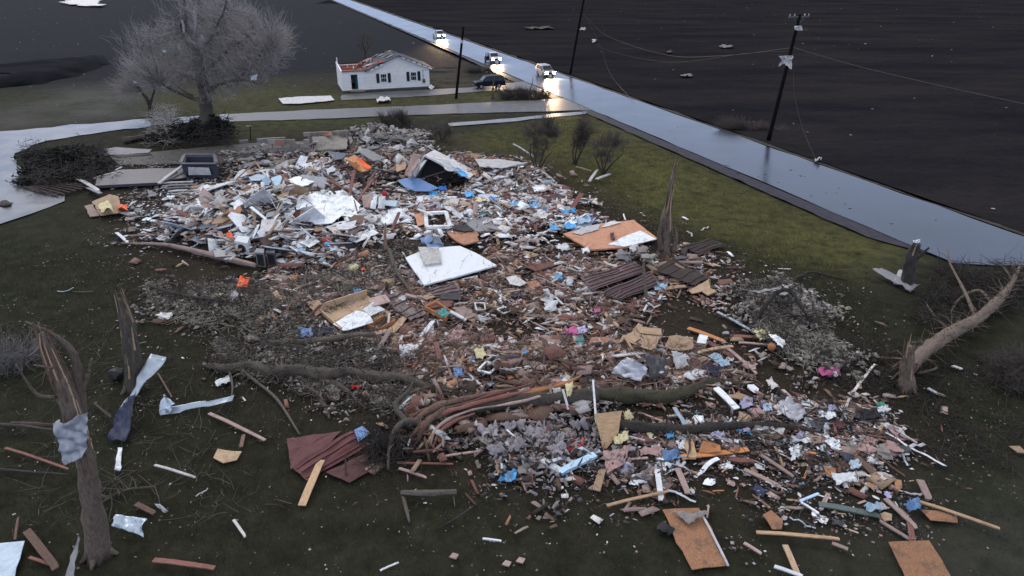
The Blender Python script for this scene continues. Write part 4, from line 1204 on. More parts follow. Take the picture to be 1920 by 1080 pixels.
def STUMP(label, base, tops, rads, m='rawwood', bark='bark', lm=None, spl=14, seed=0, forks=(), name='broken_tree', cat='broken tree', spread=1.0):
    b_ = G(*base); rs = np.random.default_rng(seed)
    root = empty(name, b_); land(root, label, cat, lm, [base])
    W = [b_ - np.array([0, 0, .15])] + [onY(x, y, b_[1] + dy) for x, y, dy in tops]
    obj('trunk', *limb(W, rads, 14, 4 * len(W), .2, seed), bark, root, smooth=True)
    # root flare
    for k in range(5):
        a = k * math.pi / 2.5 + rs.uniform(-.3, .3); d = np.array([math.cos(a), math.sin(a), 0])
        obj('root', *limb([b_ + d * rads[0] * .3 + np.array([0, 0, .5]), b_ + d * rads[0] * .9 + np.array([0, 0, .1]), b_ + d * rads[0] * 1.5 - np.array([0, 0, .08])], [rads[0] * .45, rads[0] * .3, .05], 6, 6, .2, k), bark, root, smooth=True)
    Ps = smooth_path(W, 40)
    for k in range(spl):
        a = k * 2 * math.pi / spl; t0 = rs.uniform(.15, .75); t1 = min(1.0, t0 + rs.uniform(.2, .5))
        i0, i1 = int(t0 * 39), int(t1 * 39)
        rr = np.interp(t0, np.linspace(0, 1, len(rads)), rads) * 1.0
        off = np.array([math.cos(a), math.sin(a), 0]) * rr * .92
        pts = [Ps[i0] + off, Ps[(i0 + i1) // 2] + off * .9, Ps[i1] + off * (.5 + rs.uniform(0, .6) * spread) + np.array([0, 0, rs.uniform(0, .5)])]
        obj('splinter', *limb(pts, [rr * .15, rr * .13, .01], 5, 7, .3, k), m if k % 4 else 'tan', root)
    for ps, rr in forks:
        obj('branch', *limb([onY(x, y, b_[1] + dy) for x, y, dy in ps], rr, 8, None, .14, seed + 3), bark, root, smooth=True)
    return root

# ------------------------------------------------------------------ broken trees
STUMP('tall splintered trunk wrapped in a grey plastic sheet, forking near its top', (186, 1040), [(172, 940, 0), (160, 860, 0), (140, 790, 0), (122, 730, 0), (105, 690, 0), (88, 650, 0), (80, 622, 0)],
      [.40, .31, .26, .28, .26, .2, .13, .04], bark='deadwood', lm='plastic wrapped trunk', seed=5, spl=30, spread=.3,
      forks=[([(150, 800, .2), (148, 740, .3), (143, 690, .3), (132, 655, .3), (95, 625, .2), (48, 603, .2)], [.24, .17, .13, .1, .06, .03]),
             ([(150, 745, .3), (164, 705, .4), (172, 672, .4)], [.09, .06, .03]), ([(84, 640, 0), (68, 658, 0), (54, 668, 0)], [.05, .04, .02]),
             ([(100, 690, -.2), (62, 684, -.3)], [.05, .02]), ([(104, 745, -.1), (70, 740, -.4), (44, 706, -.6), (30, 684, -.8)], [.06, .05, .03, .02]),
             ([(110, 800, -.1), (70, 795, -.6), (20, 792, -1)], [.07, .05, .03])])
Yb = G(186, 1040)[1]
V_ = [onY(104, 790, Yb - .45), onY(168, 770, Yb - .35), onY(160, 850, Yb - .45), onY(122, 868, Yb - .5)]
tag(obj('plastic_sheet', *crumple(V_, 26, 26, .2, jag=.04), 'plastic', smooth=True), 'torn translucent grey plastic sheet wrapped round the tall splintered trunk', 'plastic sheet')
STUMP('dark broken trunk with a pale split, standing behind the bent pale metal sheet', (252, 728), [(250, 690, 0), (244, 640, 0), (236, 595, 0), (224, 560, 0)], [.42, .32, .33, .28, .08], m='deadwood', bark='bark', lm='dark broken trunk', seed=9, spl=22, spread=.5)
STUMP('slender splintered brown trunk left standing beside the orange floor panel', (1246, 482), [(1247, 455, 0), (1251, 430, 0), (1249, 404, 0), (1257, 382, 0), (1257, 355, 0), (1263, 328, 0), (1268, 306, 0)], [.5, .40, .34, .28, .15, .15, .15, .08], forks=[([(1240, 470, -.3), (1236, 440, -.3), (1239, 416, -.2)], [.2, .14, .02]), ([(1262, 472, -.2), (1268, 445, -.2), (1264, 420, 0)], [.2, .13, .02])], lm='slender splintered trunk', seed=12, spl=34, spread=.35, m='bark', bark='deadwood')
STUMP('short leaning dark stump with a white scrap on its tip beside the wet road', (1700, 536), [(1704, 505, 0), (1710, 480, 0), (1720, 456, 0)], [.42, .34, .3, .22], m='barkdark', bark='barkdark', lm='leaning dark stump', seed=14, spl=6,
      forks=[([(1706, 500, 0), (1725, 480, 0), (1742, 464, 0)], [.12, .1, .06])])
K('rag', 'scrap of white cloth caught on the tip of the leaning dark stump', 'white', 1717, 448, .01)
bpy.data.objects.remove(bpy.data.objects['rag.005'] if 'rag.005' in bpy.data.objects else list(bpy.data.objects)[-1])
Ys = G(1700, 536)[1]
tag(obj('rag', *crumple([onY(1712, 452, Ys), onY(1726, 449, Ys), onY(1724, 456, Ys), onY(1714, 457, Ys)], 5, 5, .1), 'white'), 'scrap of white cloth caught on the tip of the leaning dark stump', 'rag')
C('curved_sheet', 'curved grey metal sheet cupped round the leaning dark stump', 'grey', [(1636, 506), (1652, 503), (1724, 538), (1706, 548)], [.35, .45, .25, .05], .18, jag=.03)
B('broken_board', 'pale curved board propped against the leaning dark stump', 'pale', (1680, 533), (1690, 506), .3, .1, .6)

# fallen trunks
LOG('fallen_tree', 'big split fallen trunk with raw reddish wood across the middle of the debris', 'bark', [(790, 808, .1), (815, 782, .25), (860, 768, .25), (930, 757, .25), (1010, 748, .25), (1070, 745, .2), (1120, 742, .15)], [.20, .24, .28, .31, .33, .34, .34],
    lm='big split fallen trunk', seed=3, spikes=8, twigs=60,
    strands=[([(770, 800, .3), (800, 772, .6), (850, 752, .85), (920, 738, .9), (1000, 722, .9)], [.1, .16, .16, .1, .02], 'rawwood'), ([(775, 812, .2), (812, 782, .55), (870, 762, .75), (950, 742, .85), (1080, 712, .9)], [.08, .12, .13, .1, .03], 'redwood'),
             ([(806, 838, .1), (815, 810, .4), (838, 788, .6), (880, 770, .7), (930, 760, .75)], [.05, .07, .07, .06, .02], 'pinkwood'), ([(782, 830, .1), (795, 800, .5), (830, 770, .7), (880, 752, .85)], [.1, .14, .12, .03], 'rawwood'),
             ([(812, 840, .1), (822, 815, .3), (850, 790, .5), (890, 775, .6)], [.04, .1, .1, .04], 'redwood'), ([(785, 822, .1), (800, 795, .35), (842, 772, .6), (900, 756, .7), (960, 748, .5)], [.05, .09, .1, .09, .01], 'pinkwood'), ([(798, 842, .05), (806, 822, .3), (826, 796, .5), (860, 776, .6)], [.03, .06, .06, .01], 'tan'), ([(765, 790, .3), (790, 770, .6), (830, 756, .7)], [.02, .07, .01], 'redwood'), ([(860, 760, .8), (930, 738, .95), (1010, 716, 1.0)], [.02, .1, .01], 'redwood'),
             ([(900, 766, .6), (980, 752, .75), (1065, 728, .7)], [.02, .08, .02], 'pinkwood'), ([(940, 745, .7), (1000, 735, .8), (1060, 720, .85), (1090, 704, .9)], [.06, .12, .1, .03], 'orangewood')],
    extra=[([(800, 800, .2), (770, 790, .5), (745, 800, .9), (730, 840, .3), (728, 880, .1)], [.22, .18, .12, .08, .05]), ([(770, 800, .4), (742, 760, .8), (765, 735, 1.2), (775, 715, 1.5)], [.16, .12, .08, .03]),
           ([(800, 800, .1), (830, 830, .1), (850, 850, .05), (866, 860, .05)], [.2, .16, .1, .1])])
LOG('fallen_log', 'long smooth grey log lying left of the twig tangle near the dark broken trunk', 'bark', [(390, 686, 0), (430, 691, 0), (470, 686, .05), (505, 696, 0), (560, 694, .1), (605, 703, 0), (650, 697, .1), (700, 706, 0), (752, 708, .1), (800, 726, 0), (840, 731, .1), (880, 743, 0)], [.14, .24, .22, .31, .27, .33, .22, .27, .19, .24, .15, .08], lm='long smooth grey log', seed=21, twigs=220,
    extra=[([(575, 690, .2), (600, 712, .1), (640, 725, .1), (668, 748, .05)], [.2, .18, .15, .06]), ([(555, 705, .1), (580, 725, .05), (610, 765, .05), (618, 785, .05)], [.14, .11, .1, .05]), ([(455, 695, .2), (480, 715, .1), (520, 750, .1), (562, 815, .05)], [.09, .08, .07, .04]),
           ([(430, 695, .1), (436, 725, .3), (432, 755, .2)], [.07, .05, .03])])
LOG('fallen_log', 'greenish log lying just above the long smooth grey log', 'bark', [(490, 645, 0), (540, 642, 0), (600, 640, 0), (650, 632, 0), (700, 630, 0), (770, 634, 0)], [.15, .18, .2, .18, .2, .12], seed=22, twigs=60, lm='greenish log')
LOG('fallen_log', 'mossy log running right from the white post over the leafy debris', 'moss', [(1112, 740, 0), (1170, 742, 0), (1240, 745, 0), (1290, 735, 0), (1340, 716, 0), (1400, 722, 0)], [.34, .36, .34, .26, .18, .08], seed=23, twigs=50, lm='mossy log')
LOG('fallen_log', 'dark lower log crossing the scattered clothes below the mossy log', 'barkdark', [(1130, 795, 0), (1200, 800, 0), (1280, 806, 0), (1350, 800, 0), (1450, 798, 0), (1545, 812, 0)], [.2, .24, .22, .2, .15, .06], seed=24, twigs=50, lm='dark lower log')
LOG('fallen_tree', 'long bare fallen trunk snapped at its stump, reaching up to the road on the right', 'deadwood', [(1700, 690, .5), (1740, 655, .4), (1790, 620, .35), (1830, 600, .3), (1870, 565, .3), (1895, 535, .3), (1912, 500, .4)], [.36, .31, .34, .28, .27, .18, .07], lm='long bare fallen trunk', seed=25, spikes=13, twigs=260,
    extra=[([(1860, 570, .3), (1835, 545, .5), (1800, 560, .4), (1780, 590, .2)], [.12, .1, .08, .04]), ([(1830, 600, .3), (1815, 560, .8), (1800, 530, .9), (1780, 490, 1.4), (1778, 465, 1.8)], [.12, .1, .08, .05, .02]),
           ([(1900, 530, .4), (1880, 500, .8), (1850, 490, 1.2)], [.08, .05, .02]), ([(1780, 620, .3), (1750, 590, .3), (1735, 565, .2)], [.08, .06, .03]), ([(1720, 700, .2), (1755, 690, .1), (1740, 672, .3)], [.09, .06, .04])])
STUMP('jagged stump with hanging bark where the long bare trunk snapped', (1700, 728), [(1700, 700, 0), (1703, 670, 0), (1706, 648, 0)], [.36, .29, .24, .1], seed=26, spl=20, lm='jagged stump', bark='deadwood', m='rawwood', spread=1.6)
LOG('fallen_log', 'short cut log with a pale end left of the evergreen bush', 'bark', [(232, 264, 0), (255, 259, 0), (286, 252, 0)], [.34, .3, .24], seed=27)
LOG('fallen_branch', 'dark curved branch lying on the lawn left of the leaning dark stump', 'barkdark', [(1478, 527, 0), (1500, 518, .1), (1520, 510, .1), (1550, 516, 0), (1590, 525, 0)], [.07, .1, .09, .07, .03], seed=28)
LOG('fallen_branch', 'dark thick branch crossing the middle grass patch toward the pink cloth', 'barkdark', [(980, 722, 0), (1010, 690, .1), (1045, 655, .1), (1075, 620, .1)], [.16, .15, .12, .06], seed=29, twigs=20)
LOG('fallen_branch', 'dead grey branch leaning from the corner of the white wall panel with the cushion', 'bark', [(730, 468, .5), (742, 505, .4), (765, 540, .2), (785, 568, .1)], [.14, .13, .12, .08], seed=30, twigs=30)
LOG('fallen_branch', 'thin upright snapped branch at the upper left of the white cushion panel', 'rawwood', [(724, 470, .2), (722, 440, .9), (723, 418, 1.4)], [.12, .09, .04], seed=31)
LOG('fallen_branch', 'thin dark upright stick rising by the fibre mattress stuffing below the big trunk', 'barkdark', [(648, 895, 0), (648, 850, .6)], [.04, .03], seed=32)
LOG('fallen_branch', 'grey branch with a white peeled top lying on the lower lawn', 'bark', [(752, 925, .1), (800, 925, .15), (856, 922, .2)], [.1, .12, .1], seed=33, extra=[([(755, 930, .1), (762, 955, .05), (768, 980, .03)], [.07, .08, .04]), ([(850, 925, .15), (853, 950, .05)], [.03, .02])], lm='grey branch with the peeled white top')
LOG('fallen_branch', 'long thin branch reaching out of the frame below the plastic wrapped trunk', 'barkdark', [(-20, 878, .1), (60, 885, .1), (130, 890, .3)], [.05, .05, .03], seed=34)
LOG('fallen_branch', 'thin crossed branch on the grass right of the plastic wrapped trunk', 'barkdark', [(180, 920, .05), (230, 895, .1), (270, 876, .1)], [.04, .04, .02], seed=35)
LOG('fallen_branch', 'forked twig branch below the thin crossed branch near the plastic wrapped trunk', 'bark', [(200, 935, .05), (240, 918, .1), (290, 912, .1)], [.02, .04, .03], seed=36, twigs=25)
LOG('fallen_branch', 'pale barkless branch jutting in at the far left over the lawn', 'bark', [(-10, 795, .2), (40, 798, .2), (100, 806, .2)], [.07, .06, .04], seed=37)
LOG('fallen_branch', 'dark branch tangled with cloth at the upper end of the twig mat', 'barkdark', [(280, 535, .2), (320, 548, .3), (370, 558, .3), (430, 566, .2), (450, 575, .1)], [.08, .09, .08, .06, .03], seed=38, twigs=50)
LOG('fallen_branch', 'rusty dark straight branch on the lawn in front of the big split trunk', 'redwood', [(745, 868, .08), (850, 870, .08)], [.05, .04], seed=39)

# ------------------------------------------------------------------ ruined foundation and back of the pile
def blockwall(label, pts, h, m='concrete', th=.35, lm=None):
    W = [S(x, y, 0) for x, y in pts]
    root = empty('ruined_wall', W[0]); land(root, label, 'ruined wall', lm, pts)
    for a, b_ in zip(W[:-1], W[1:]):
        L_ = np.linalg.norm(b_ - a); n = max(2, int(L_ / .9)); rows = max(1, int(h / .42))
        e = (b_ - a) / L_
        for r_ in range(rows):
            for i in range(n):
                if r_ == rows - 1 and rng.random() < .25: continue
                o_ = .5 * (r_ % 2) * L_ / n
                p = a + e * min(L_, (i * L_ / n + o_)); q = a + e * min(L_, ((i + 1) * L_ / n + o_ - .03))
                if np.linalg.norm(q - p) < .1: continue
                p = p + np.array([rng.normal(0, .03), rng.normal(0, .04), r_ * .42 + .21 - .1]); q = q + np.array([0, rng.normal(0, .04), r_ * .42 + .21 - .1])
                obj('block', *bar(p, q, th, .40 + rng.normal(0, .01)), m, root)
    return root
blockwall('pale block wall stub with a square rusty patch at the back of the pile', [(572, 268), (655, 264)], 1.4, lm='pale block wall stub')
blockwall('short return of broken block wall right of the pale block wall stub', [(655, 264), (662, 282)], 1.0)
blockwall('low weathered block wall with a brick patch left of the pale block wall stub', [(498, 291), (582, 290)], 1.75, lm='low weathered block wall')
blockwall('thin grey kerb wall running from the lamp post behind the low weathered wall', [(432, 270), (500, 264), (572, 260)], .42, 'grey')
P('rusty_panel', 'square rust brown panel set in the pale block wall stub', 'redwood', [(607, 246), (622, 246), (622, 254), (607, 254)], [1.6, 1.6, 1.2, 1.2])
P('rusty_panel', 'reddish brick patch on top of the low weathered block wall', 'redwood', [(517, 262), (533, 262), (533, 272), (517, 272)], [1.95, 1.95, 1.7, 1.7])
P('concrete_slab', 'grey concrete slab leaning in front of the pale block wall stub', 'concrete', [(585, 256), (652, 254), (650, 278), (590, 282)], [1.3, 1.3, .4, .4], .12)
B('broken_post', 'black charred post leaning beside the pale block wall stub', 'black', (650, 282), (668, 258), .2, .3, 1.3)
for i, (x, y, r_, mm_) in enumerate([(672, 268, .7, 'concrete'), (690, 262, .8, 'pale'), (712, 256, .9, 'concrete'), (735, 262, 1.0, 'grey'), (755, 258, .8, 'concrete'), (772, 268, .8, 'pale'), (785, 278, .6, 'concrete'), (748, 278, .7, 'pale'), (700, 280, .8, 'grey'), (725, 283, .6, 'concrete'), (678, 284, .5, 'pale'), (765, 284, .5, 'concrete'),
                                     (460, 300, .7, 'concrete'), (480, 308, .6, 'grey'), (500, 304, .6, 'pale'), (520, 312, .7, 'concrete'), (545, 306, .8, 'concrete'), (565, 300, .6, 'grey'), (590, 304, .6, 'concrete'), (490, 292, .6, 'grey'), (1205, 470, .7, 'concrete'), (1170, 478, .7, 'grey'), (1190, 466, .5, 'pale'), (1215, 482, .5, 'concrete')]):
    w_ = ['small', 'broad', 'tall', 'rounded', 'jagged', 'flat', 'smooth', 'angular', 'cracked', 'low', 'tiny', 'squat', 'chipped', 'dusty', 'whitish', 'split', 'lumpy', 'dark', 'narrow', 'stained', 'pale', 'big', 'little', 'weathered'][i]
    loc_ = 'in the stone heap right of the pale wall stub' if i < 12 else ('in front of the low weathered block wall' if i < 20 else 'below the white edge of the orange floor panel')
    o = K('broken_concrete', f'{w_} lump of broken concrete {loc_}', mm_, x, y, r_ * .68, .1 + .3 * (i % 3), (1.5, .9, .55), rough=.6, cat='concrete lump')
LM += [(735, 265, 'stone heap'), (520, 305, 'low weathered wall rubble')]
# dark slab, dark box, evergreens' neighbours
P('roof_panel', 'large flat purple grey roof panel left of the dark open topped box', 'purplegrey', [(182, 334), (232, 318), (300, 315), (332, 318), (298, 342), (178, 348)], [.5, .9, .9, .6, .5, .4], .25, .004, lm='purple grey roof panel', curl=.01)
P('roof_panel', 'smaller grey roof piece between the purple grey panel and the dark box', 'purplegrey', [(300, 316), (345, 314), (350, 332), (300, 340)], [.6, .7, .4, .4], .1, .01, curl=.01)
B('broken_board', 'thick pale board propped over the end of the purple grey roof panel', 'pale', (298, 344), (345, 308), .3, .4, 1.1, .12)
bx = BOXY('open_box', 'dark grey open topped tub with a torn white panel on its side', 'slate', [(346, 334), (410, 334), (408, 318), (352, 318)], 1.3, .0, .18, lm='dark open topped tub', cat='tub', inner='black')
W = [G(*p) for p in ((360, 333), (402, 333))]
obj('side_panel', *solid_poly([W[0] + np.array([0, -.5, .4]), W[1] + np.array([0, -.5, .4]), W[1] + np.array([-.1, -.5, 1.1]), W[0] + np.array([.1, -.5, 1.15])], .03), 'pale', bx)
obj('rim', *cat_merge([bar(G(344, 335) + [0, 0, 1.42], G(412, 335) + [0, 0, 1.42], .3, .12), bar(G(350, 317) + [0, 0, 1.42], G(408, 317) + [0, 0, 1.42], .3, .12), bar(G(345, 333) + [0, 0, 1.425], G(351, 318) + [0, 0, 1.425], .3, .11), bar(G(411, 333) + [0, 0, 1.425], G(407, 318) + [0, 0, 1.425], .3, .11)]), 'purplegrey', bx)
for i in range(6):
    B('broken_board', ['upper', 'second', 'third', 'fourth', 'fifth', 'lowest'][i] + ' of the grey boards strewn under the dark open topped tub', ['pale', 'grey', 'darkgrey', 'pale', 'grey', 'darkbrown'][i], (298 + i * 6, 344 + i * 5), (362 + (i * 37) % 30, 340 + i * 5), .3, .25, .3, .08, cat='board')
P('metal_sheet', 'grey sheet lying behind the foundation slab beside the short cut log', 'grey', [(180, 282), (215, 276), (285, 280), (278, 286), (190, 292)], .15, .05)
B('broken_beam', 'black beam along the far edge of the foundation slab', 'black', (215, 293), (285, 288), .3, .15)
for i, a in enumerate([((176, 335), (232, 318), 'pale'), ((145, 335), (185, 356), 'pale'), ((165, 352), (188, 362), 'grey'), ((215, 320), (228, 313), 'white')]):
    B('broken_board', ['pale board behind the purple grey roof panel', 'tipped board between the fallen evergreen and the boxes', 'grey stub of board above the torn tan cartons', 'white board end at the far corner of the purple grey roof panel'][i], a[2], a[0], a[1], .35, .3, .6, .08, cat='board')
for i in range(7):
    x = 60 + i * 9; B('deck_plank', ['first', 'second', 'third', 'fourth', 'fifth', 'sixth', 'seventh'][i] + ' grey slat from the left in the wrecked deck by the fallen evergreen', 'darkbrown', (45 + i * 13, 350 - i * 1), (110 + i * 11, 366 - i * 3), .22, .15, .2, .06, cat='slat')
P('cardboard_box', 'torn tan carton lying open beside the orange bundle', 'tan', [(172, 378), (205, 364), (222, 368), (228, 398), (188, 404)], [.5, .7, .6, .2, .2], .05, lm='torn tan carton')
P('cardboard_box', 'flattened brownish carton left of the torn tan carton', 'pinkwood', [(158, 386), (174, 382), (186, 404), (168, 406)], [.4, .4, .1, .1], .05)
C('insulation_scrap', 'yellow insulation spilling out of the torn tan carton', 'yellow', [(185, 384), (205, 380), (216, 396), (190, 398)], .55, .25, lm=None)
C('orange_bundle', 'bright orange bundle of plastic beside the torn tan carton', 'orange', [(220, 385), (240, 386), (239, 396), (222, 398)], .35, .3, lm='bright orange bundle', cat='plastic bundle')
C('orange_bag', 'bright orange bag lying on the dark ground below the black speaker boxes', 'orange', [(443, 540), (452, 523), (468, 522), (464, 538)], .12, .2, lm='bright orange bag', cat='bag')
C('red_rag', 'small orange red rag near the black boxes at the foot of the white heap', 'orange', [(424, 440), (432, 436), (442, 448), (428, 448)], .6, .15, cat='rag')
C('orange_scrap', 'small orange scrap in the twigs left of the dead grey branch', 'orange', [(676, 503), (684, 502), (686, 508), (678, 508)], .2, .06, cat='scrap')

# ------------------------------------------------------------------ big sheets on the main heap
P('drywall_sheet', 'largest crumpled white wall sheet in the middle of the white heap', 'white', [(556, 372), (585, 358), (640, 357), (660, 366), (676, 385), (668, 408), (640, 404), (622, 418), (590, 420), (556, 404)], .85, .04, .03, lm='largest white wall sheet', curl=.06, cat='wall sheet')
P('drywall_sheet', 'white wall sheet strip under the near edge of the largest white wall sheet', 'white', [(610, 425), (655, 412), (672, 410), (660, 428), (620, 432)], .75, .04, .05, curl=.08, cat='wall sheet')
P('drywall_sheet', 'pale sheet propped above the largest white wall sheet', 'white', [(535, 345), (552, 334), (592, 346), (568, 360), (548, 362)], [.8, 1.2, 1.0, .8, .7], .04, .04, cat='wall sheet', curl=.06)
P('drywall_sheet', 'long white board tipped at the left end of the white heap', 'white', [(340, 396), (368, 372), (396, 368), (400, 376), (362, 402)], .35, .05, .03, lm='long tipped white board', cat='wall sheet')
P('drywall_sheet', 'white sheet lying on the crest left of the tan curved panel', 'white', [(430, 382), (450, 372), (470, 382), (456, 392)], .9, .04, .03, cat='wall sheet')
P('curved_panel', 'tan brown curved panel standing out in the white heap', 'orangefloor', [(405, 420), (425, 395), (445, 384), (456, 390), (438, 414), (412, 430)], [.5, .8, 1.1, 1.1, .8, .5], .05, .02, lm='tan curved panel', cat='panel', curl=.1)
P('drywall_sheet', 'pale blue sheet in front of the tan curved panel', 'paleblue', [(370, 415), (396, 404), (402, 424), (376, 430)], .4, .04, .04, cat='wall sheet')
P('drywall_sheet', 'pale blue white sheet above the white cube shaped appliance', 'paleblue', [(432, 442), (450, 432), (490, 430), (488, 443), (452, 452)], .7, .04, .04, cat='wall sheet')
P('drywall_sheet', 'small bright sheet right of the tan curved panel', 'white', [(444, 422), (460, 418), (466, 430), (452, 434)], .8, .03, .03, cat='wall sheet')
P('shelf_panel', 'brown plywood cabinet side in the front middle of the white heap', 'brown', [(486, 448), (505, 438), (512, 452), (496, 462)], [.9, 1.2, .8, .5], .2, .02, cat='cabinet panel')
P('shelf_panel', 'tan square panel standing near the back of the white heap', 'tan', [(518, 368), (542, 358), (540, 378), (530, 386)], [1.1, 1.5, 1.0, .8], .05, .02, lm='tan square panel', cat='panel')
P('shelf_panel', 'blue grey triangular sheet peaking over the tan cabinet at the back', 'lightblue', [(488, 336), (506, 330), (505, 350), (494, 348)], [1.3, 1.8, 1.3, 1.1], .03, .02, cat='sheet')
P('shelf_panel', 'steel blue folded sheet left of the blue grey triangular sheet', 'paleblue', [(466, 332), (484, 326), (500, 330), (488, 338), (470, 338)], 1.2, .03, .02, cat='sheet')
P('shelf_panel', 'blue grey folded sheet right of the triangular sheet at the back', 'lightblue', [(508, 334), (525, 328), (535, 345), (515, 348)], [1.4, 1.5, 1.0, 1.1], .03, .02, cat='sheet')
P('shelf_panel', 'brown hollow cabinet shell under the blue grey triangular sheet', 'brown', [(470, 346), (490, 338), (496, 350), (480, 356)], .9, .15, .02, cat='cabinet panel')
P('plywood_sheet', 'tan flap of cabinet lid at the back left of the white heap', 'tan', [(470, 356), (488, 350), (494, 354), (484, 362)], 1.2, .03, cat='panel')
B('broken_board', 'long pale pole leaning up at the back left of the pile', 'lumber', (437, 343), (480, 302), .12, .8, 2.4, .1, lm='long pale leaning pole')
B('broken_board', 'short pale cross piece on the long pale leaning pole', 'lumber', (478, 302), (490, 318), .12, 2.2, 1.5, .06)
B('broken_board', 'dark thick ladder like beam slanting down from the tan lid', 'darkbrown', (488, 354), (522, 388), .42, 1.3, .9, .18, lm='dark slanting beam')
B('broken_board', 'tan stud standing up in the dark hollow of the white heap', 'lumber', (482, 430), (472, 394), .12, .5, 1.7, .08)
B('broken_board', 'white grid like rail beside the tan stud in the white heap', 'white', (470, 388), (500, 412), .22, 1.4, 1.0, .05)
B('broken_board', 'long tan rail leaning across the front of the white heap', 'tan', (498, 448), (520, 415), .3, .6, 1.6, .08)
B('broken_board', 'pale upright slat leaning right of the long tan rail', 'pale', (518, 432), (552, 396), .12, .8, 1.7, .05)
P('black_hole', 'black sheet standing in for shade in the hollow of the white heap', 'black', [(480, 412), (500, 404), (505, 420), (486, 426)], .65, .04, cat='mattress')  # black sheet added as painted shade in the gap, no mattress
ap = BOXY('washing_machine', 'white cube shaped appliance with a dark round opening at the front of the heap', 'white', [(443, 474), (468, 478), (472, 466), (450, 464)], .8, .1, .05, lm='white cube shaped appliance', cat='appliance', open_top=False)
wc = (plane_pts([(443, 474), (468, 478)], .1)); c_ = wc.mean(0) + np.array([0, -.05, .42]); e_ = (wc[1] - wc[0]) / np.linalg.norm(wc[1] - wc[0])
obj('drum_opening', [c_ - np.array([0, .02, 0])] + [c_ - np.array([0, .02, 0]) + e_ * .3 * math.cos(a) + np.array([0, 0, .3 * math.sin(a)]) for a in np.linspace(0, 2 * math.pi, 17)[:-1]], [(0, 1 + i, 1 + (i + 1) % 16) for i in range(16)], 'black', ap)
for i, (x, lab) in enumerate([(492, 'grey loudspeaker box standing left in the pair below the white appliance'), (512, 'black loudspeaker box standing right in the pair below the white appliance')]):
    s = BOXY('speaker_box', lab, ['grey', 'darkgrey'][i], [(x - 9, 500), (x + 7, 501), (x + 8, 493), (x - 7, 492)], .95, .05, .05, cat='speaker', open_top=False, lm=['pair of dark speaker boxes', None][i])
    wc = plane_pts([(x - 9, 500), (x + 7, 501)], .05)
    obj('grille', *solid_poly([wc[0] + [.08, -.03, .12], wc[1] + [-.08, -.03, .12], wc[1] + [-.08, -.03, .9], wc[0] + [.08, -.03, .9]], .02), 'black', s)
LOG('fallen_beam', 'long splintered tan beam along the near left edge of the white heap', 'pinkwood', [(228, 456, 0), (300, 458, .05), (345, 466, .05), (420, 484, .05), (480, 498, .05)], [.06, .12, .18, .2, .16], seed=51, cat='beam', lm='long splintered tan beam')
LOG('fallen_beam', 'thin pale beam above the long splintered tan beam', 'pinkwood', [(240, 442, 0), (300, 440, .05), (350, 440, .05)], [.05, .08, .06], seed=52, cat='beam')
B('white_board', 'short white board sticking out at the left tip of the heap', 'white', (218, 436), (240, 454), .22, .1, .15)
B('broken_board', 'dark edged long board between the heap and the thin pale beam', 'brown', (372, 446), (440, 424), .34, .4, .6, .1)
B('broken_board', 'black strip with pale edge above the white cube shaped appliance', 'black', (385, 452), (448, 424), .22, .45, .75, .1)
K('red_bucket', 'round red bucket lying on its side on the white heap', 'red', 612, 452, .3, .3, (1, 1, .8), cat='bucket', rough=.1, lm='round red bucket')
K('blue_ball', 'pale blue ball in front of the round red bucket', 'skyblue', 613, 459, .22, .35, (1, 1, 1), cat='ball', rough=.05)
K('blue_bundle', 'light blue crumpled bag below the round red bucket', 'lightblue', 566, 472, .3, .3, (1, .9, .7), cat='bag')
K('blue_cushion', 'blue patterned cushion under the tan square panel', 'teal', 522, 360, .3, .9, (1, .8, .6), cat='cushion')
P('white_panel', 'white textured panel behind the light blue bag', 'white', [(556, 452), (578, 442), (600, 452), (580, 464)], .5, .04, .02, cat='panel')
P('tan_panel', 'peach coloured board scrap below the largest white wall sheet', 'tan', [(580, 428), (602, 420), (610, 430), (592, 434)], .7, .04, .03, cat='panel')
P('white_board', 'long pale board with square end right of the round red bucket', 'white', [(654, 448), (700, 430), (710, 436), (668, 454)], .55, .05, .01, lm='long pale square ended board', cat='board')
C('tarpaulin', 'green grey crumpled tarpaulin left of the long pale square ended board', 'darkgrey', [(640, 430), (690, 424), (688, 438), (645, 444)], .45, .2, cat='tarpaulin')
K('tyre_heap', 'black tyre lying on the front edge of the heap by the dead grey branch', 'rubber', 656, 462, .42, .1, (1, .8, .6), cat='tyre', rough=.15)
P('slab', 'pinkish upright flap between the pair of white boards and largest white sheet', 'pinkwood', [(678, 366), (697, 362), (696, 388), (682, 388)], [1.2, 1.4, .7, .7], .1, .02, cat='panel')
P('white_board', 'first of two white boards standing side by side behind the white frame', 'white', [(697, 368), (708, 366), (704, 392), (694, 390)], [1.4, 1.4, .7, .7], .03, .01, lm='two upright white boards', cat='board')
P('white_board', 'second of two white boards standing side by side behind the white frame', 'white', [(711, 368), (723, 368), (721, 391), (708, 390)], [1.4, 1.4, .7, .7], .03, .01, cat='board')
P('crushed_mattress', 'beige folded mattress edge right of the largest white wall sheet', 'offwhite', [(645, 372), (660, 368), (684, 402), (668, 404)], .75, .18, .04, cat='mattress', curl=.1)
K('red_pot', 'small bright red pot above the two upright white boards', 'red', 721, 363, .22, .9, (1, 1, 1.2), rough=.1, cat='pot')
P('white_cloth', 'white and red striped cloth heap in front of the two upright white boards', 'white', [(713, 412), (735, 390), (755, 392), (750, 415), (725, 420)], .6, .1, .05, curl=.15, cat='cloth')
B('broken_board', 'dark brown stud crossing the white and red cloth heap', 'redwood', (735, 432), (748, 398), .22, .5, 1.2, .1)
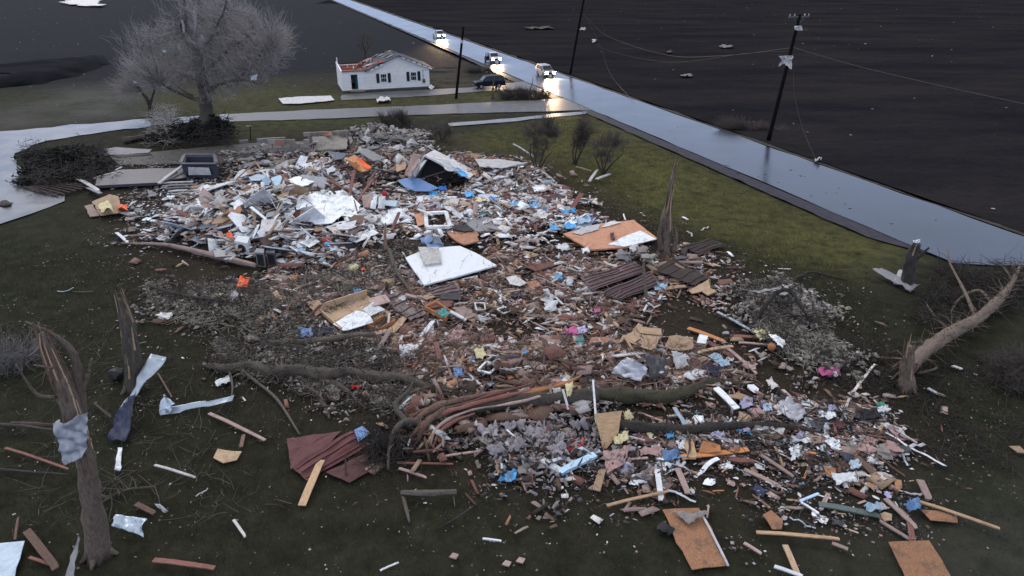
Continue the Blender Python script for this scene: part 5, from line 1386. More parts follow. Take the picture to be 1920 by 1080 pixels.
P('orange_panel', 'orange brown panel end right of the white and red cloth heap', 'orangefloor', [(778, 402), (795, 398), (796, 420), (782, 424)], [.7, .7, .5, .5], .05, .02, cat='panel')
FRAME('window_frame', 'wide white window frame lying empty in the middle right of the pile', 'white', [(798, 400), (836, 398), (844, 425), (800, 426)], .28, .55, lm='wide empty white frame')
B('white_pipe', 'white bent trim piece reaching over the wide empty white frame', 'white', (783, 392), (812, 404), .18, .9, .8, .08)
P('asphalt_slab', 'dark edged rounded grey slab right of the wide empty white frame', 'grey', [(856, 418), (885, 408), (915, 407), (938, 416), (930, 430), (900, 434), (874, 428)], .35, .12, .03, lm='rounded grey slab', cat='slab')
P('roof_piece', 'black wedge of roofing left of the rounded grey slab', 'black', [(846, 428), (868, 414), (890, 432), (870, 434)], .45, .05, cat='roofing')
P('orange_panel', 'salmon coloured torn panel in front of the rounded grey slab', 'orangefloor', [(838, 434), (895, 432), (898, 452), (870, 458), (848, 446)], .3, .1, .03, lm='salmon torn panel', curl=.1, cat='panel')
C('blue_tarp', 'pale blue crumpled tarp just behind the white cushion panel', 'steelblue', [(786, 448), (805, 440), (838, 470), (815, 480)], .3, .15, lm='pale blue crumpled tarp', cat='tarp')
P('wall_panel', 'big square white wall panel with a grey cushion lying on it', 'cleanwhite', [(760, 483), (800, 466), (862, 461), (892, 474), (931, 497), (850, 520), (795, 534)], .45, .10, .006, lm='big square white panel', curl=.02)
P('cushion', 'grey square cushion resting on the big square white wall panel', 'offwhite', [(784, 463), (822, 462), (828, 492), (796, 496)], .68, .2, .01, curl=.06)
P('white_flap', 'pale blue white flap folded under the near corner of the big square panel', 'paleblue', [(782, 527), (800, 514), (812, 520), (790, 534)], .4, .04, .02, cat='flap')
P('blue_panel', 'smooth blue panel in front of the dark roof hollow', 'steelblue', [(745, 338), (760, 334), (786, 334), (822, 352), (806, 358), (778, 358), (758, 350)], [1.0, 1.1, 1.2, .9, .8, .7, .8], .05, .004, lm='smooth blue panel', curl=.02, cat='panel')
# roof hollow: two slopes over black sheets that stand in for the shade inside
pk_ = S(796, 330, 0); pk_[2] += 0
ra, rb, rc, rd_ = S(797, 292, 2.6), S(782, 338, .8), S(845, 315, 1.3), S(878, 334, .7)
re_ = S(770, 296, 2.3)
rt = empty('collapsed_roof', S(815, 335, 0)); land(rt, 'collapsed roof corner with a black hollow beneath it near the smooth blue panel', 'roof', 'black roof hollow', [(820, 320)])
apx, L1, L2 = S(796, 294, 2.5), S(766, 344, .5), S(880, 336, .7)
bk = np.array([.5, 3.0, -.3]); KEEP.append([(764, 346), (792, 296), (830, 305), (882, 338), (860, 350)])
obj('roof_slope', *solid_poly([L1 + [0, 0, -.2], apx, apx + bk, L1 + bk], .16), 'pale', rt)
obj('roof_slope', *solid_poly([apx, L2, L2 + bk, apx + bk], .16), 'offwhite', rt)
obj('inside', *solid_poly([L1 + bk * .6 + [0, 0, -.6], L2 + bk * .6 + [0, 0, -.6], apx + bk * .6 + [0, 0, -.1]], .05), 'black', rt)  # black backing, paints the shade under the slopes
obj('floor', *solid_poly([L1 + [0, 0, -.5], L2 + [0, 0, -.05], L2 + bk + [0, 0, -.1], L1 + bk + [0, 0, -.5]], .05), 'black', rt)  # black underlay, painted shade rather than a real floor
obj('rafter', *bar(L1 + bk * .3 + [.3, 0, .1], (apx + L2) / 2 + bk * .3 + [0, 0, -.3], .07, .1), 'brown', rt)
P('blue_sheet', 'sky blue sheet on the far slope of the collapsed roof', 'skyblue', [(848, 314), (860, 314), (880, 330), (866, 330)], [1.6, 1.6, 1.0, 1.0], .03, cat='sheet', lm='sky blue roof sheet')
P('white_sheet', 'white sheet on the far slope of the collapsed roof', 'white', [(812, 296), (838, 300), (862, 320), (840, 320)], [2.1, 2.0, 1.5, 1.5], .05, cat='sheet')
P('pink_sheet', 'pink white torn wallboard on the near slope of the collapsed roof', 'pinkwood', [(775, 285), (790, 292), (772, 330), (758, 328)], [2.4, 2.5, 1.2, 1.2], .05, .04, cat='wallboard', curl=.1)
P('grey_sheet', 'light grey torn board leaning left of the pink white wallboard', 'pale', [(772, 322), (786, 300), (800, 300), (778, 332)], [1.4, 2.2, 2.3, 1.2], .05, .02, cat='board')
P('orange_panel', 'bright orange cabinet door with red stripes at the top of the heap', 'orangewood', [(648, 298), (664, 291), (697, 314), (680, 322), (670, 318)], [1.6, 1.9, 1.4, 1.0, 1.2], .06, .01, lm='bright orange cabinet door', cat='cabinet door')
P('red_panel', 'red strip board lying on the bright orange cabinet door', 'orange', [(668, 298), (674, 296), (696, 313), (690, 317)], [1.95, 1.98, 1.55, 1.45], .02, .02, cat='board')
P('grey_panel', 'purple grey board behind the bright orange cabinet door', 'slate', [(612, 282), (650, 288), (642, 298), (628, 300)], 1.5, .05, .02, lm=None, cat='board')
P('grey_panel', 'pale grey board leaning right of the bright orange cabinet door', 'grey', [(672, 284), (688, 278), (722, 296), (700, 302)], [1.9, 2.0, 1.3, 1.2], .05, .02, cat='board')
P('plywood_sheet', 'tan plywood fragment right of the pale grey leaning board', 'tan', [(742, 308), (760, 302), (760, 316), (745, 322)], 1.1, .05, .03, cat='plywood')
K('white_bottle', 'white round canister standing behind the black roof hollow', 'white', 746, 300, .28, 1.0, (.7, .7, 1.5), rough=.05, cat='canister')
P('white_sheet', 'pale blue white sheet on the ridge left of the black slanting joists', 'white', [(540, 336), (560, 330), (590, 340), (566, 350)], 1.3, .03, .03, cat='sheet')
for i, (a, b_) in enumerate([((545, 320), (582, 345)), ((552, 316), (590, 340)), ((560, 330), (575, 342))]):
    B('broken_beam', ['lowest', 'upper', 'middle'][i] + ' black slanting joist behind the pale ridge sheet', 'black', a, b_, .2, 1.2, 1.0, .12, cat='joist')
for i, (a, b_, mm_, l1) in enumerate([((655, 372), (664, 320), 'redwood', 2.2), ((690, 360), (676, 322), 'darkbrown', 2.2), ((668, 380), (700, 335), 'redwood', 1.9), ((640, 350), (600, 320), 'brown', 1.5), ((650, 358), (618, 338), 'redwood', 1.3), ((628, 352), (668, 340), 'brown', 1.6), ((700, 350), (740, 352), 'darkbrown', 1.0), ((712, 356), (765, 362), 'darkbrown', .9), ((660, 345), (650, 316), 'redwood', 2.0), ((684, 352), (705, 320), 'brown', 1.6)]):
    B('rafter', f"{['reddish', 'blackened', 'long red brown', 'slim brown', 'short reddish', 'level brown', 'dark flat', 'dark lower', 'stubby reddish', 'brown tilted'][i]} rafter sticking up behind the largest white wall sheet", mm_, a, b_, .22, .7, l1, .12, cat='rafter')
LOG('peeled_log', 'pale peeled log lying along the far right end of the pile', 'pale', [(902, 322, 0), (935, 318, .1), (960, 313, .2), (988, 306, .2)], [.14, .18, .16, .14], seed=55, cat='log', lm='pale peeled log')
P('white_sheet', 'grey white tin sheet behind the pale peeled log', 'pale', [(890, 298), (935, 298), (985, 306), (940, 315), (900, 312)], .9, .06, .02, cat='tin sheet')
for i, (a, b_, mm_) in enumerate([((940, 315), (962, 338), 'darkbrown'), ((930, 318), (975, 345), 'darkgrey'), ((962, 322), (970, 348), 'pale'), ((980, 330), (1008, 352), 'pale'), ((1010, 318), (1040, 340), 'pale'), ((1000, 335), (1030, 350), 'darkbrown'), ((1015, 335), (1045, 350), 'pale'), ((1105, 340), (1120, 318), 'pale'), ((1118, 336), (1144, 326), 'pale'), ((1080, 313), (1108, 320), 'pinkwood'), ((962, 270), (1000, 292), 'pale'), ((790, 270), (830, 290), 'pale')]):
    B('splintered_plank', ['dark slanting plank under the pale peeled log', 'long dark plank below the pale peeled log', 'pale curved plank end right of the pale peeled log', 'whitish bent plank at the back right of the pile', 'bright splintered plank at the foot of the tall bare shrub', 'dark plank by the foot of the tall bare shrub', 'whitish stub at the far right tip of the pile',
        'pale slab of bark beside the thin spreading shrub', 'pale broken bark under the thin spreading shrub', 'thin pinkish plank in front of the dark swept shrub', 'thin pale stick on the grass behind the pale peeled log', 'thin pale stick on the dark ground right of the stone heap'][i], mm_, a, b_, [.3, .28, .2, .25, .3, .22, .25, .25, .3, .12, .1, .1][i], .25, .35, .1, cat='plank')
# coloured cloth and plastic scraps to the right
for i, (x, y, m_, dx, dy, lab) in enumerate([
    (965, 383, 'skyblue', 12, 5, 'blue plastic crate top beside the white arched trim'), (1000, 376, 'skyblue', 12, 6, 'bright blue sheet beside the dark red carpet'), (1003, 388, 'skyblue', 11, 5, 'turquoise round lid below the bright blue sheet'), (1066, 397, 'skyblue', 16, 4, 'bright blue long scrap near the right tip of the pile'),
    (1070, 425, 'skyblue', 12, 5, 'bright blue tarp patch left of the orange floor panel'), (1038, 428, 'skyblue', 8, 6, 'small blue tarp patch left of the bright blue patch'), (830, 354, 'blue', 9, 5, 'deep blue bundle right of the smooth blue panel'), (812, 364, 'skyblue', 9, 6, 'light blue bundle below the deep blue bundle'),
    (880, 365, 'skyblue', 9, 6, 'sky blue bag among white boards right of the deep blue bundle'), (815, 392, 'blue', 7, 10, 'blue jeans draped behind the wide empty white frame'), (908, 400, 'teal', 7, 4, 'teal scrap behind the rounded grey slab'), (926, 372, 'blue', 8, 5, 'dark blue cloth left of the dark red carpet'),
    (1018, 395, 'blue', 5, 4, 'small deep blue scrap under the turquoise lid'), (1094, 412, 'lightblue', 15, 9, 'pale silver blue sheet above the orange floor panel'), (1116, 530, 'blue', 8, 17, 'vivid blue tarp strip on the ribbed brown roof sheets'), (1048, 520, 'skyblue', 7, 6, 'small blue box left of the vivid blue strip'),
    (1236, 538, 'lightblue', 13, 7, 'light blue curved plastic right of the ribbed brown roof sheets'), (670, 546, 'skyblue', 8, 5, 'bright blue corner of cloth behind the tan room box'), (575, 625, 'steelblue', 13, 10, 'blue printed cloth lying on the greenish log'), (608, 621, 'navy', 16, 6, 'dark blue cloth right of the blue printed cloth'),
    (1088, 640, 'teal', 8, 9, 'teal blue triangular cloth right of the middle grass patch'), (1120, 583, 'hotpink', 7, 4, 'hot pink scrap in the middle grass patch'), (1070, 622, 'hotpink', 15, 7, 'dusty pink cloth beside the blue white crumpled shirt'), (1090, 620, 'lavender', 10, 7, 'blue white crumpled shirt beside the dusty pink cloth'),
    (1555, 698, 'hotpink', 22, 9, 'long pink foam mat right of the leafy tangle'), (1568, 702, 'white', 7, 6, 'white cup shape lying on the pink foam mat'), (750, 650, 'red', 7, 5, 'small bright red lump below the peach board scraps'), (668, 728, 'red', 10, 3, 'red and white can on the lawn under the long smooth grey log'),
    (860, 698, 'steelblue', 10, 14, 'shiny blue box tipped up among the red splinters'), (1485, 776, 'green', 8, 7, 'green scrap among grey cloth below the mossy log'), (1650, 762, 'green', 9, 5, 'green scrap above the black and white bag at the right'), (1655, 770, 'white', 12, 6, 'white flap of bag below the green scrap at the right'),
    (1632, 778, 'black', 20, 11, 'black bag at the right end of the clothes scatter'), (1256, 816, 'skyblue', 8, 7, 'bright blue lump right of the plywood on the white post'), (1490, 851, 'white', 10, 16, 'pale blue glove shaped cloth on the lower right lawn'), (1258, 855, 'steelblue', 17, 12, 'crumpled jeans left of the orange plywood strip'),
    (1584, 898, 'white', 24, 12, 'white crumpled sheet beside the brown plywood piece'), (1604, 872, 'paleblue', 13, 9, 'pale square cushion right of the glove shaped cloth'), (1711, 948, 'steelblue', 14, 12, 'blue cloth at the left end of the long pale stud'), (1636, 953, 'lightblue', 16, 9, 'white blue cloth at the tip of the green strip'),
    (1560, 765, 'lavender', 8, 7, 'lavender cloth lump among the dark clothes scatter'), (1400, 757, 'lavender', 14, 9, 'lavender shirt right of the white narrow door'), (1438, 766, 'lightblue', 9, 8, 'light blue cloth lump right of the lavender shirt'), (1310, 788, 'white', 11, 8, 'white cup shaped plastic below the white narrow door'),
    (1398, 808, 'lavender', 9, 5, 'lavender lump below the white narrow door'), (1345, 817, 'lavender', 14, 5, 'pale tapering board above the orange plywood strip'), (1500, 816, 'lavender', 8, 6, 'pale lavender ball at the lower edge of the clothes scatter'), (1430, 760, 'blue', 5, 4, 'small deep blue scrap above the light blue lump'),
    (1055, 465, 'white', 13, 7, 'white bone shaped sheet on the grass left of the orange floor panel'), (1098, 470, 'white', 8, 6, 'off white lump at the near edge of the orange floor panel'), (960, 372, 'maroon', 14, 8, 'dark red carpet heap on the right of the pile'), (1032, 372, 'maroon', 22, 8, 'dark red brown heap of shingles at the right end of the pile'),
    (980, 395, 'darkmaroon', 25, 6, 'long dark red carpet roll right of centre'), (1012, 355, 'white', 14, 6, 'pale domed sheet at the far right of the pile'), (900, 378, 'yellow', 12, 7, 'cream cushion below the white trim boards'), (560, 330, 'maroon', 1, 1, 'tiny dark red scrap on the ridge')]):
    pts = [(x - dx, y - dy * .6), (x + dx * .7, y - dy), (x + dx, y + dy * .6), (x - dx * .7, y + dy)]
    C(['cloth_scrap', 'plastic_scrap'][i % 2], lab, m_, pts, .35 if y < 480 else .16, .16 if dx > 8 else .1, n=8, lm=lab if dx >= 14 and len(lab.split()) <= 9 else None, cat=['cloth', 'plastic scrap'][i % 2], jag=.1)

# ------------------------------------------------------------------ middle and right: large identified pieces
P('floor_panel', 'large orange floor panel lying beside the slender splintered trunk', 'orangefloor', [(1056, 438), (1120, 420), (1188, 412), (1232, 446), (1175, 463), (1106, 468)], .3, .12, .008, lm='orange floor panel', curl=.015)
P('white_sheet', 'white board covering the near right corner of the orange floor panel', 'white', [(1140, 458), (1168, 444), (1200, 432), (1231, 448), (1172, 462)], .36, .04, .01, cat='board', curl=.01)
P('grey_sheet', 'torn grey lining on the far left of the orange floor panel', 'pale', [(1072, 436), (1100, 424), (1125, 420), (1122, 430), (1090, 440)], .38, .02, .03, cat='lining')
P('white_sheet', 'small white torn edge at the far side of the orange floor panel', 'offwhite', [(1126, 426), (1145, 414), (1165, 417), (1140, 424)], .38, .03, .03, cat='board')
C('doll', 'small dark red cloth lump on the orange floor panel', 'maroon', [(1143, 438), (1151, 436), (1152, 450), (1145, 450)], .45, .12, cat='cloth')
RIB('ribbed_roof_sheet', 'ribbed dark red roof sheet lying behind the vivid blue tarp strip', 'darkmaroon', [(1088, 520), (1190, 490), (1212, 508), (1110, 545)], 5, .3, lm='ribbed brown roof sheets')
RIB('ribbed_roof_sheet', 'ribbed dark red roof sheet nearest the grey leaning post', 'darkmaroon', [(1130, 548), (1218, 508), (1240, 530), (1165, 562)], 5, .35)
RIB('ribbed_roof_sheet', 'brown ribbed sheet right of the slender splintered trunk', 'darkbrown', [(1280, 462), (1330, 446), (1362, 458), (1312, 476)], 4, .25, lm='brown ribbed sheet by the slender trunk')
RIB('ribbed_roof_sheet', 'dark ribbed sheet sloping under the slender splintered trunk', 'darkbrown', [(1225, 505), (1262, 484), (1330, 520), (1300, 535)], 4, .35)
RIB('ribbed_roof_sheet', 'dark red ribbed sheet between the tan room box and the dead grey branch', 'darkmaroon', [(715, 560), (745, 545), (800, 588), (770, 600)], 4, .3, lm='dark red ribbed sheet by the room box')
RIB('ribbed_roof_sheet', 'dark red sheet tucked under the near edge of the big square white panel', 'darkmaroon', [(795, 545), (850, 530), (868, 548), (805, 560)], 3, .25)
RIB('ribbed_roof_sheet', 'dark red ribbed roof sheet lying on the lawn in front of the big split trunk', 'maroon', [(548, 876), (660, 806), (694, 830), (576, 900)], 3, .1, lm='dark red ribbed sheet on the lawn')
P('roof_sheet', 'dark red flat roof sheet under the left end of the ribbed sheet on the lawn', 'maroon', [(538, 822), (640, 808), (600, 850), (545, 880)], .06, .02, .01, cat='roof sheet')
P('roof_sheet', 'dark red roof sheet corner at the near right of the ribbed sheet on the lawn', 'maroon', [(610, 885), (690, 848), (690, 885), (655, 905)], .06, .02, .01, cat='roof sheet')
P('blue_board', 'blue grey board lying on the ribbed roof sheet by the roots', 'steelblue', [(664, 806), (680, 798), (694, 812), (672, 828)], .2, .03, cat='board')
B('broken_board', 'tan plank propped on the dark red ribbed roof sheet on the lawn', 'lumber', (566, 948), (602, 862), .3, .05, .3, lm='tan plank on the lawn sheet', cat='plank')
B('broken_post', 'grey upright post in front of the ribbed roof sheets by the slender trunk', 'bark', (1212, 560), (1206, 496), .18, .1, 1.5, .12, cat='post')
C('plastic_sheet', 'light blue curved plastic below the grey upright post', 'lightblue', [(1228, 528), (1240, 540), (1252, 530), (1248, 544)], .3, .1)
P('plywood_sheet', 'tan L shaped plywood piece right of the brown ribbed sheets', 'tan', [(1292, 545), (1328, 524), (1332, 540), (1344, 546), (1328, 554), (1316, 546), (1298, 550)], .3, .05, .01, lm='L shaped plywood', cat='plywood')
P('orange_board', 'reddish board behind the L shaped plywood', 'redwood', [(1346, 524), (1370, 522), (1376, 530), (1350, 534)], .25, .04, cat='board')
KEEP += [[(890, 702), (912, 672), (942, 686), (918, 708)], [(925, 588), (944, 570), (962, 582), (946, 592)], [(795, 428), (795, 397), (838, 396), (848, 428)]]; KEEP.append([(598, 585), (640, 622), (735, 590), (690, 556)]); KEEP.append([(1088, 520), (1212, 490), (1240, 530), (1165, 562)])
# the tan room box with the white sheet
rb_ = BOXY('wall_box', 'tan open wooden wall section with a white sheet inside it, middle left of the debris', 'tan', [(598, 585), (640, 622), (735, 590), (690, 556)], .35, .2, .08, lm='tan wooden wall section', cat='wall section', inner='tan', sides=[.18, .05, .0, .45])
P('white_sheet', 'white sheet with a torn dashed seam inside the tan wooden wall section', 'white', [(624, 607), (668, 582), (690, 585), (700, 604), (668, 614), (644, 620)], .42, .03, .02, cat='sheet')
P('white_sheet', 'second torn white sheet with black gaps beside the dashed seam sheet', 'white', [(680, 580), (700, 565), (722, 580), (695, 592)], .48, .03, .05, cat='sheet')
P('tan_panel', 'peach panel at the upper right of the tan wooden wall section', 'pinkwood', [(690, 562), (722, 552), (732, 566), (700, 574)], .5, .03, .03, cat='panel')
P('tan_panel', 'tan triangular panel left of the tan wooden wall section', 'tan', [(573, 566), (598, 562), (612, 580), (592, 592)], .3, .03, .01, cat='panel')
B('broken_board', 'red brown stick leaning on the tan triangular panel', 'maroon', (578, 596), (608, 564), .14, .2, .7, .08)
dr_ = BOXY('drawer', 'brown wooden drawer broken open in front of the white seam sheet', 'orangewood', [(688, 616), (712, 624), (742, 606), (722, 598)], .22, .1, .04, cat='drawer', lm='brown wooden drawer', inner='brown')
P('tan_panel', 'tan flap leaning right of the brown wooden drawer', 'tan', [(722, 622), (756, 592), (764, 596), (740, 624)], .2, .03, .01, cat='panel')
B('white_board', 'short white stick standing in the brown wooden drawer', 'white', (728, 610), (730, 588), .12, .2, .7, .05)
B('white_board', 'long white board standing at an angle right of the tan flap', 'white', (788, 634), (812, 602), .26, .1, .5, .06, lm='long white angled board')
dr2 = BOXY('drawer', 'orange wooden box with a teal cloth inside right of the dead grey branch', 'orangewood', [(796, 582), (836, 604), (846, 590), (818, 572)], .25, .12, .05, cat='wooden box', lm='orange box with teal cloth', inner='orangewood')
C('cloth_scrap', 'teal and white cloth lying in the orange wooden box', 'teal', [(816, 588), (832, 578), (848, 590), (830, 597)], .35, .12, cat='cloth')
B('white_board', 'white thick board in front of the brown square panel', 'white', (844, 584), (874, 600), .22, .35, .3, .08)
P('brown_panel', 'brown square panel right of the orange box with teal cloth', 'pinkwood', [(848, 576), (872, 574), (892, 592), (872, 600), (858, 590)], .25, .04, .01, cat='panel', lm='brown square panel')
P('red_board', 'reddish plank layer above the orange wooden box', 'redwood', [(792, 566), (850, 560), (846, 574), (800, 578)], .3, .06, .03, cat='board')
P('tan_panel', 'peach square scrap above the reddish plank layer', 'tan', [(788, 556), (806, 549), (816, 556), (800, 562)], .35, .03, cat='panel')
P('television', 'black flat screen lying face up beside the dark red sheet', 'black', [(826, 550), (862, 549), (865, 562), (826, 561)], .35, .06, .0, cat='television', curl=0)
FRAME('window_frame', 'small cream chair frame right of the black flat screen', 'offwhite', [(890, 568), (908, 568), (910, 580), (894, 582)], .08, .3, cat='chair frame')
FRAME('window_frame', 'small tilted white square frame in the middle grass patch', 'white', [(932, 580), (946, 575), (958, 582), (944, 588)], .07, .15, lm='small tilted white frame')
FRAME('window_frame', 'white square window frame lying among the red splinters', 'white', [(896, 694), (912, 678), (934, 686), (918, 700)], .1, .35, lm='white window frame in the splinters')
P('white_board', 'white rectangular board left of the small tilted white frame', 'white', [(925, 543), (938, 543), (950, 562), (938, 565)], .15, .04, .0, cat='board')
P('beige_panel', 'beige folded board above the white rectangular board', 'offwhite', [(948, 520), (968, 516), (988, 530), (975, 536), (956, 532)], .35, .04, .02, cat='board')
P('red_board', 'red brown board with a shadowed edge right of the big square white panel', 'redwood', [(985, 500), (1030, 490), (1042, 497), (1004, 508)], .3, .05, .01, cat='board', lm='red brown shadowed board')
P('red_board', 'reddish tan board fragment below the red brown shadowed board', 'orangefloor', [(985, 530), (1005, 525), (1014, 536), (994, 540)], .2, .04, cat='board')
C('white_bag', 'torn white bag curled on the middle grass patch', 'white', [(1018, 552), (1040, 560), (1042, 584), (1020, 586)], .2, .3, lm='torn white bag', jag=.16)
B('white_board', 'narrow white strip right of the torn white bag', 'white', (1040, 556), (1060, 575), .13, .12)
K('black_lump', 'black tangled lump left of the torn white bag', 'black', 972, 556, .4, 0, (1.1, .8, .5), cat='bundle', rough=.6)
P('brown_panel', 'reddish brown scrap below the black tangled lump', 'redwood', [(960, 566), (972, 562), (978, 574), (966, 578)], .15, .04, cat='board')
# planks right of the middle grass
for i, (a, b_, wd, m_, lab) in enumerate([
    ((1108, 560), (1185, 610), .28, 'darkbrown', 'long dark plank running down from the vivid blue tarp strip'), ((1130, 585), (1160, 612), .2, 'tan', 'tan narrow plank below the hot pink scrap'), ((1000, 512), (1060, 535), .1, 'pinkwood', 'long toothed pink wooden strip above the small blue box'),
    ((1005, 518), (1056, 540), .1, 'pinkwood', 'second toothed pink wooden strip just below the first'), ((1060, 600), (1085, 612), .16, 'pinkwood', 'short pinkish plank behind the dusty pink cloth'), ((1000, 605), (1030, 620), .12, 'pinkwood', 'thin pinkish board end in the middle grass patch'),
    ((938, 640), (1010, 645), .12, 'pinkwood', 'pale level strip crossing the red splinter band'), ((1005, 652), (1080, 640), .2, 'orangewood', 'orange splintered board under the teal triangular cloth'), ((1020, 662), (1085, 650), .2, 'redwood', 'red splintered board below the orange splintered board'),
    ((1345, 585), (1425, 628), .18, 'metal', 'long pale metal pipe slanting toward the leafy tangle'), ((1370, 630), (1425, 632), .26, 'redwood', 'red brown board at the foot of the long pale metal pipe'), ((1385, 642), (1440, 646), .14, 'pinkwood', 'pale branchy board under the red brown board'),
    ((1290, 615), (1360, 640), .3, 'orangewood', 'orange brown splintered plank above the white square tile'), ((1325, 640), (1375, 670), .32, 'redwood', 'long red brown plank slanting right of the white square tile'), ((1360, 650), (1420, 700), .2, 'pinkwood', 'pinkish slanting plank end by the red brown plank'),
    ((878, 700), (905, 725), .1, 'white', 'thin white strip left of the white window frame in the splinters'), ((985, 735), (1010, 690), .3, 'orangewood', 'orange upright plank right of the white window frame'), ((880, 662), (960, 678), .24, 'orangewood', 'long orange split plank above the white window frame'),
    ((930, 655), (960, 680), .2, 'pinkwood', 'pinkish split plank behind the yellow foam'), ((1010, 640), (960, 690), .2, 'pinkwood', 'pink tan plank crossing toward the orange upright plank'), ((1130, 718), (1180, 690), .2, 'redwood', 'reddish plank slanting below the crumpled silver sheet'),
    ((1600, 735), (1640, 682), .12, 'offwhite', 'thin pale pole with an orange end left of the jagged stump'), ((1612, 728), (1606, 700), .2, 'tan', 'short tan board standing at the foot of the thin pale pole'), ((1660, 795), (1720, 830), .06, 'pale', 'thin pale stick above the long white gutter'),
    ((1740, 728), (1758, 738), .16, 'pale', 'small pale board on the lawn right of the jagged stump'), ((1786, 686), (1804, 692), .2, 'pale', 'small whitish board on the lawn under the long bare fallen trunk'), ((1660, 935), (1720, 990), .2, 'pinkwood', 'pinkish plank lying diagonally left of the long pale stud'),
    ((1722, 940), (1875, 990), .14, 'lumber', 'longest pale lumber stud at the lower right of the debris'), ((1725, 900), (1742, 936), .28, 'pinkwood', 'pink plank above the longest pale lumber stud'), ((1418, 998), (1574, 1009), .14, 'lumber', 'long pale stud lying level at the bottom right'),
    ((1472, 1022), (1497, 1080), .2, 'tan', 'tan board running off the bottom edge below the level stud'), ((1452, 1062), (1505, 1080), .14, 'white', 'white tapering strip crossing the tan bottom board'), ((1395, 1018), (1428, 1038), .12, 'pinkwood', 'short pinkish stick left of the tan bottom board'),
    ((1138, 948), (1252, 920), .12, 'lumber', 'pale lumber stud crossing the white strip in the lower middle'), ((1232, 880), (1240, 938), .22, 'white', 'white strip standing out behind the crossing lumber stud'), ((1270, 878), (1290, 925), .24, 'pinkwood', 'pinkish board right of the white strip and crossing stud'),
    ((1395, 880), (1464, 912), .2, 'pinkwood', 'pinkish board broken near its end below the long thin pink plank'), ((1425, 852), (1488, 893), .16, 'pinkwood', 'long thin pink plank left of the glove shaped cloth'), ((1204, 888), (1225, 876), .2, 'pinkwood', 'stubby pink board left of the white strip'),
    ((1118, 920), (1130, 880), .3, 'tan', 'tan split board standing in the pink scraps below the plywood'), ((1535, 945), (1650, 966), .26, 'greygreen', 'long grey green board in the lower right scatter'), ((1500, 940), (1535, 925), .1, 'lightblue', 'thin blue white strip left of the long grey green board'),
    ((1502, 942), (1535, 962), .08, 'white', 'thin white strip crossing the blue white one'), ((1258, 858), (1290, 855), .1, 'pale', 'pale short strip at the left end of the orange plywood strip'), ((1590, 1030), (1560, 1018), .14, 'pinkwood', 'small broken stick right of the level stud at the bottom'),
    ((290, 872), (366, 894), .1, 'offwhite', 'thin white lath on the lawn right of the plastic wrapped trunk'), ((392, 775), (497, 824), .16, 'pinkwood', 'long splintered pinkish plank below the folded metal strip'), ((288, 1050), (402, 1064), .18, 'redwood', 'red brown board lying alone at the bottom left of the lawn'),
    ((452, 838), (457, 815), .15, 'brown', 'small grey brown board left of the tan square on the lawn'), ((438, 975), (460, 1006), .1, 'offwhite', 'small white splinter on the lower left lawn'), ((10, 840), (128, 878), .1, 'redwood', 'long reddish stick leaning toward the plastic wrapped trunk from the left'),
    ((50, 995), (105, 1065), .26, 'brown', 'brown bent board beside the white square corner at the far bottom left'), ((55, 1045), (100, 1060), .1, 'redwood', 'thin reddish board under the brown bent board'), ((28, 1012), (34, 970), .08, 'brown', 'thin upright brown stick behind the brown bent board'),
    ((296, 700), (322, 744), .08, 'brown', 'thin brown stick propped between the two bent metal sheets'), ((176, 756), (208, 782), .1, 'darkbrown', 'thin dark stick on the grass left of the tall bent metal sheet'), ((255, 945), (290, 962), .2, 'brown', 'small dark board right of the plastic wrapped trunk foot'),
    ((1112, 712), (1118, 798), .09, 'white', 'tall thin white post standing behind the orange plywood piece'), ((1032, 720), (1034, 768), .1, 'pinkwood', 'thin pink post standing before the big split fallen trunk'), ((1055, 730), (1066, 768), .1, 'pale', 'grey stake hanging with rags over the big split fallen trunk'),
    ((905, 1010), (940, 1014), .07, 'white', 'thin white strip alone on the lower middle lawn'), ((1180, 862), (1215, 858), .1, 'pinkwood', 'pink stick left of the crumpled jeans'), ((748, 878), (800, 895), .12, 'pinkwood', 'short pale pink splinter below the rusty straight branch'),
    ((820, 858), (900, 845), .1, 'pinkwood', 'pink tan stick in front of the big split trunk roots'), ((1340, 840), (1400, 850), .001, 'brown', 'x')][:-1]):
    up_ = 1.2 if lab.startswith(('tall thin', 'thin pink post', 'grey stake')) else None
    if lab.startswith('grey stake'): B('broken_board', lab, m_, a, b_, wd, 1.0, .4, .05)
    else: B(['broken_board', 'plank', 'wood_strip'][i % 3], lab, m_, a if up_ is None else b_, b_ if up_ is None else a, wd, .1 if up_ is None else .05, up_ if up_ else (.22 if i % 2 else .1), .05, cat=['board', 'plank', 'strip'][i % 3], lm=lab if i % 4 == 0 and len(lab.split()) <= 9 else None)
# panels of the lower debris
P('plywood_sheet', 'orange tan plywood piece standing against the tall thin white post', 'lumber', [(1115, 776), (1166, 770), (1160, 810), (1138, 840), (1130, 842)], [.75, .75, .35, .05, .05], .03, .01, lm='standing plywood piece', cat='plywood', curl=.01)
P('plywood_sheet', 'long orange plywood strip lying below the dark lower log', 'orangewood', [(1275, 852), (1400, 838), (1406, 845), (1280, 862)], .18, .04, .01, lm='long orange plywood strip', cat='plywood')
P('plywood_sheet', 'orange plywood stub rising behind the long orange plywood strip', 'orangewood', [(1310, 848), (1318, 826), (1350, 834), (1352, 846)], [.2, .5, .5, .2], .03, .01, cat='plywood')
P('osb_sheet', 'large reddish chipboard sheet lying on the lawn at the bottom centre', 'osb', [(1242, 955), (1310, 952), (1325, 975), (1365, 1060), (1298, 1068), (1262, 1000)], .08, .03, .022, lm='large chipboard sheet', cat='chipboard', curl=.01)
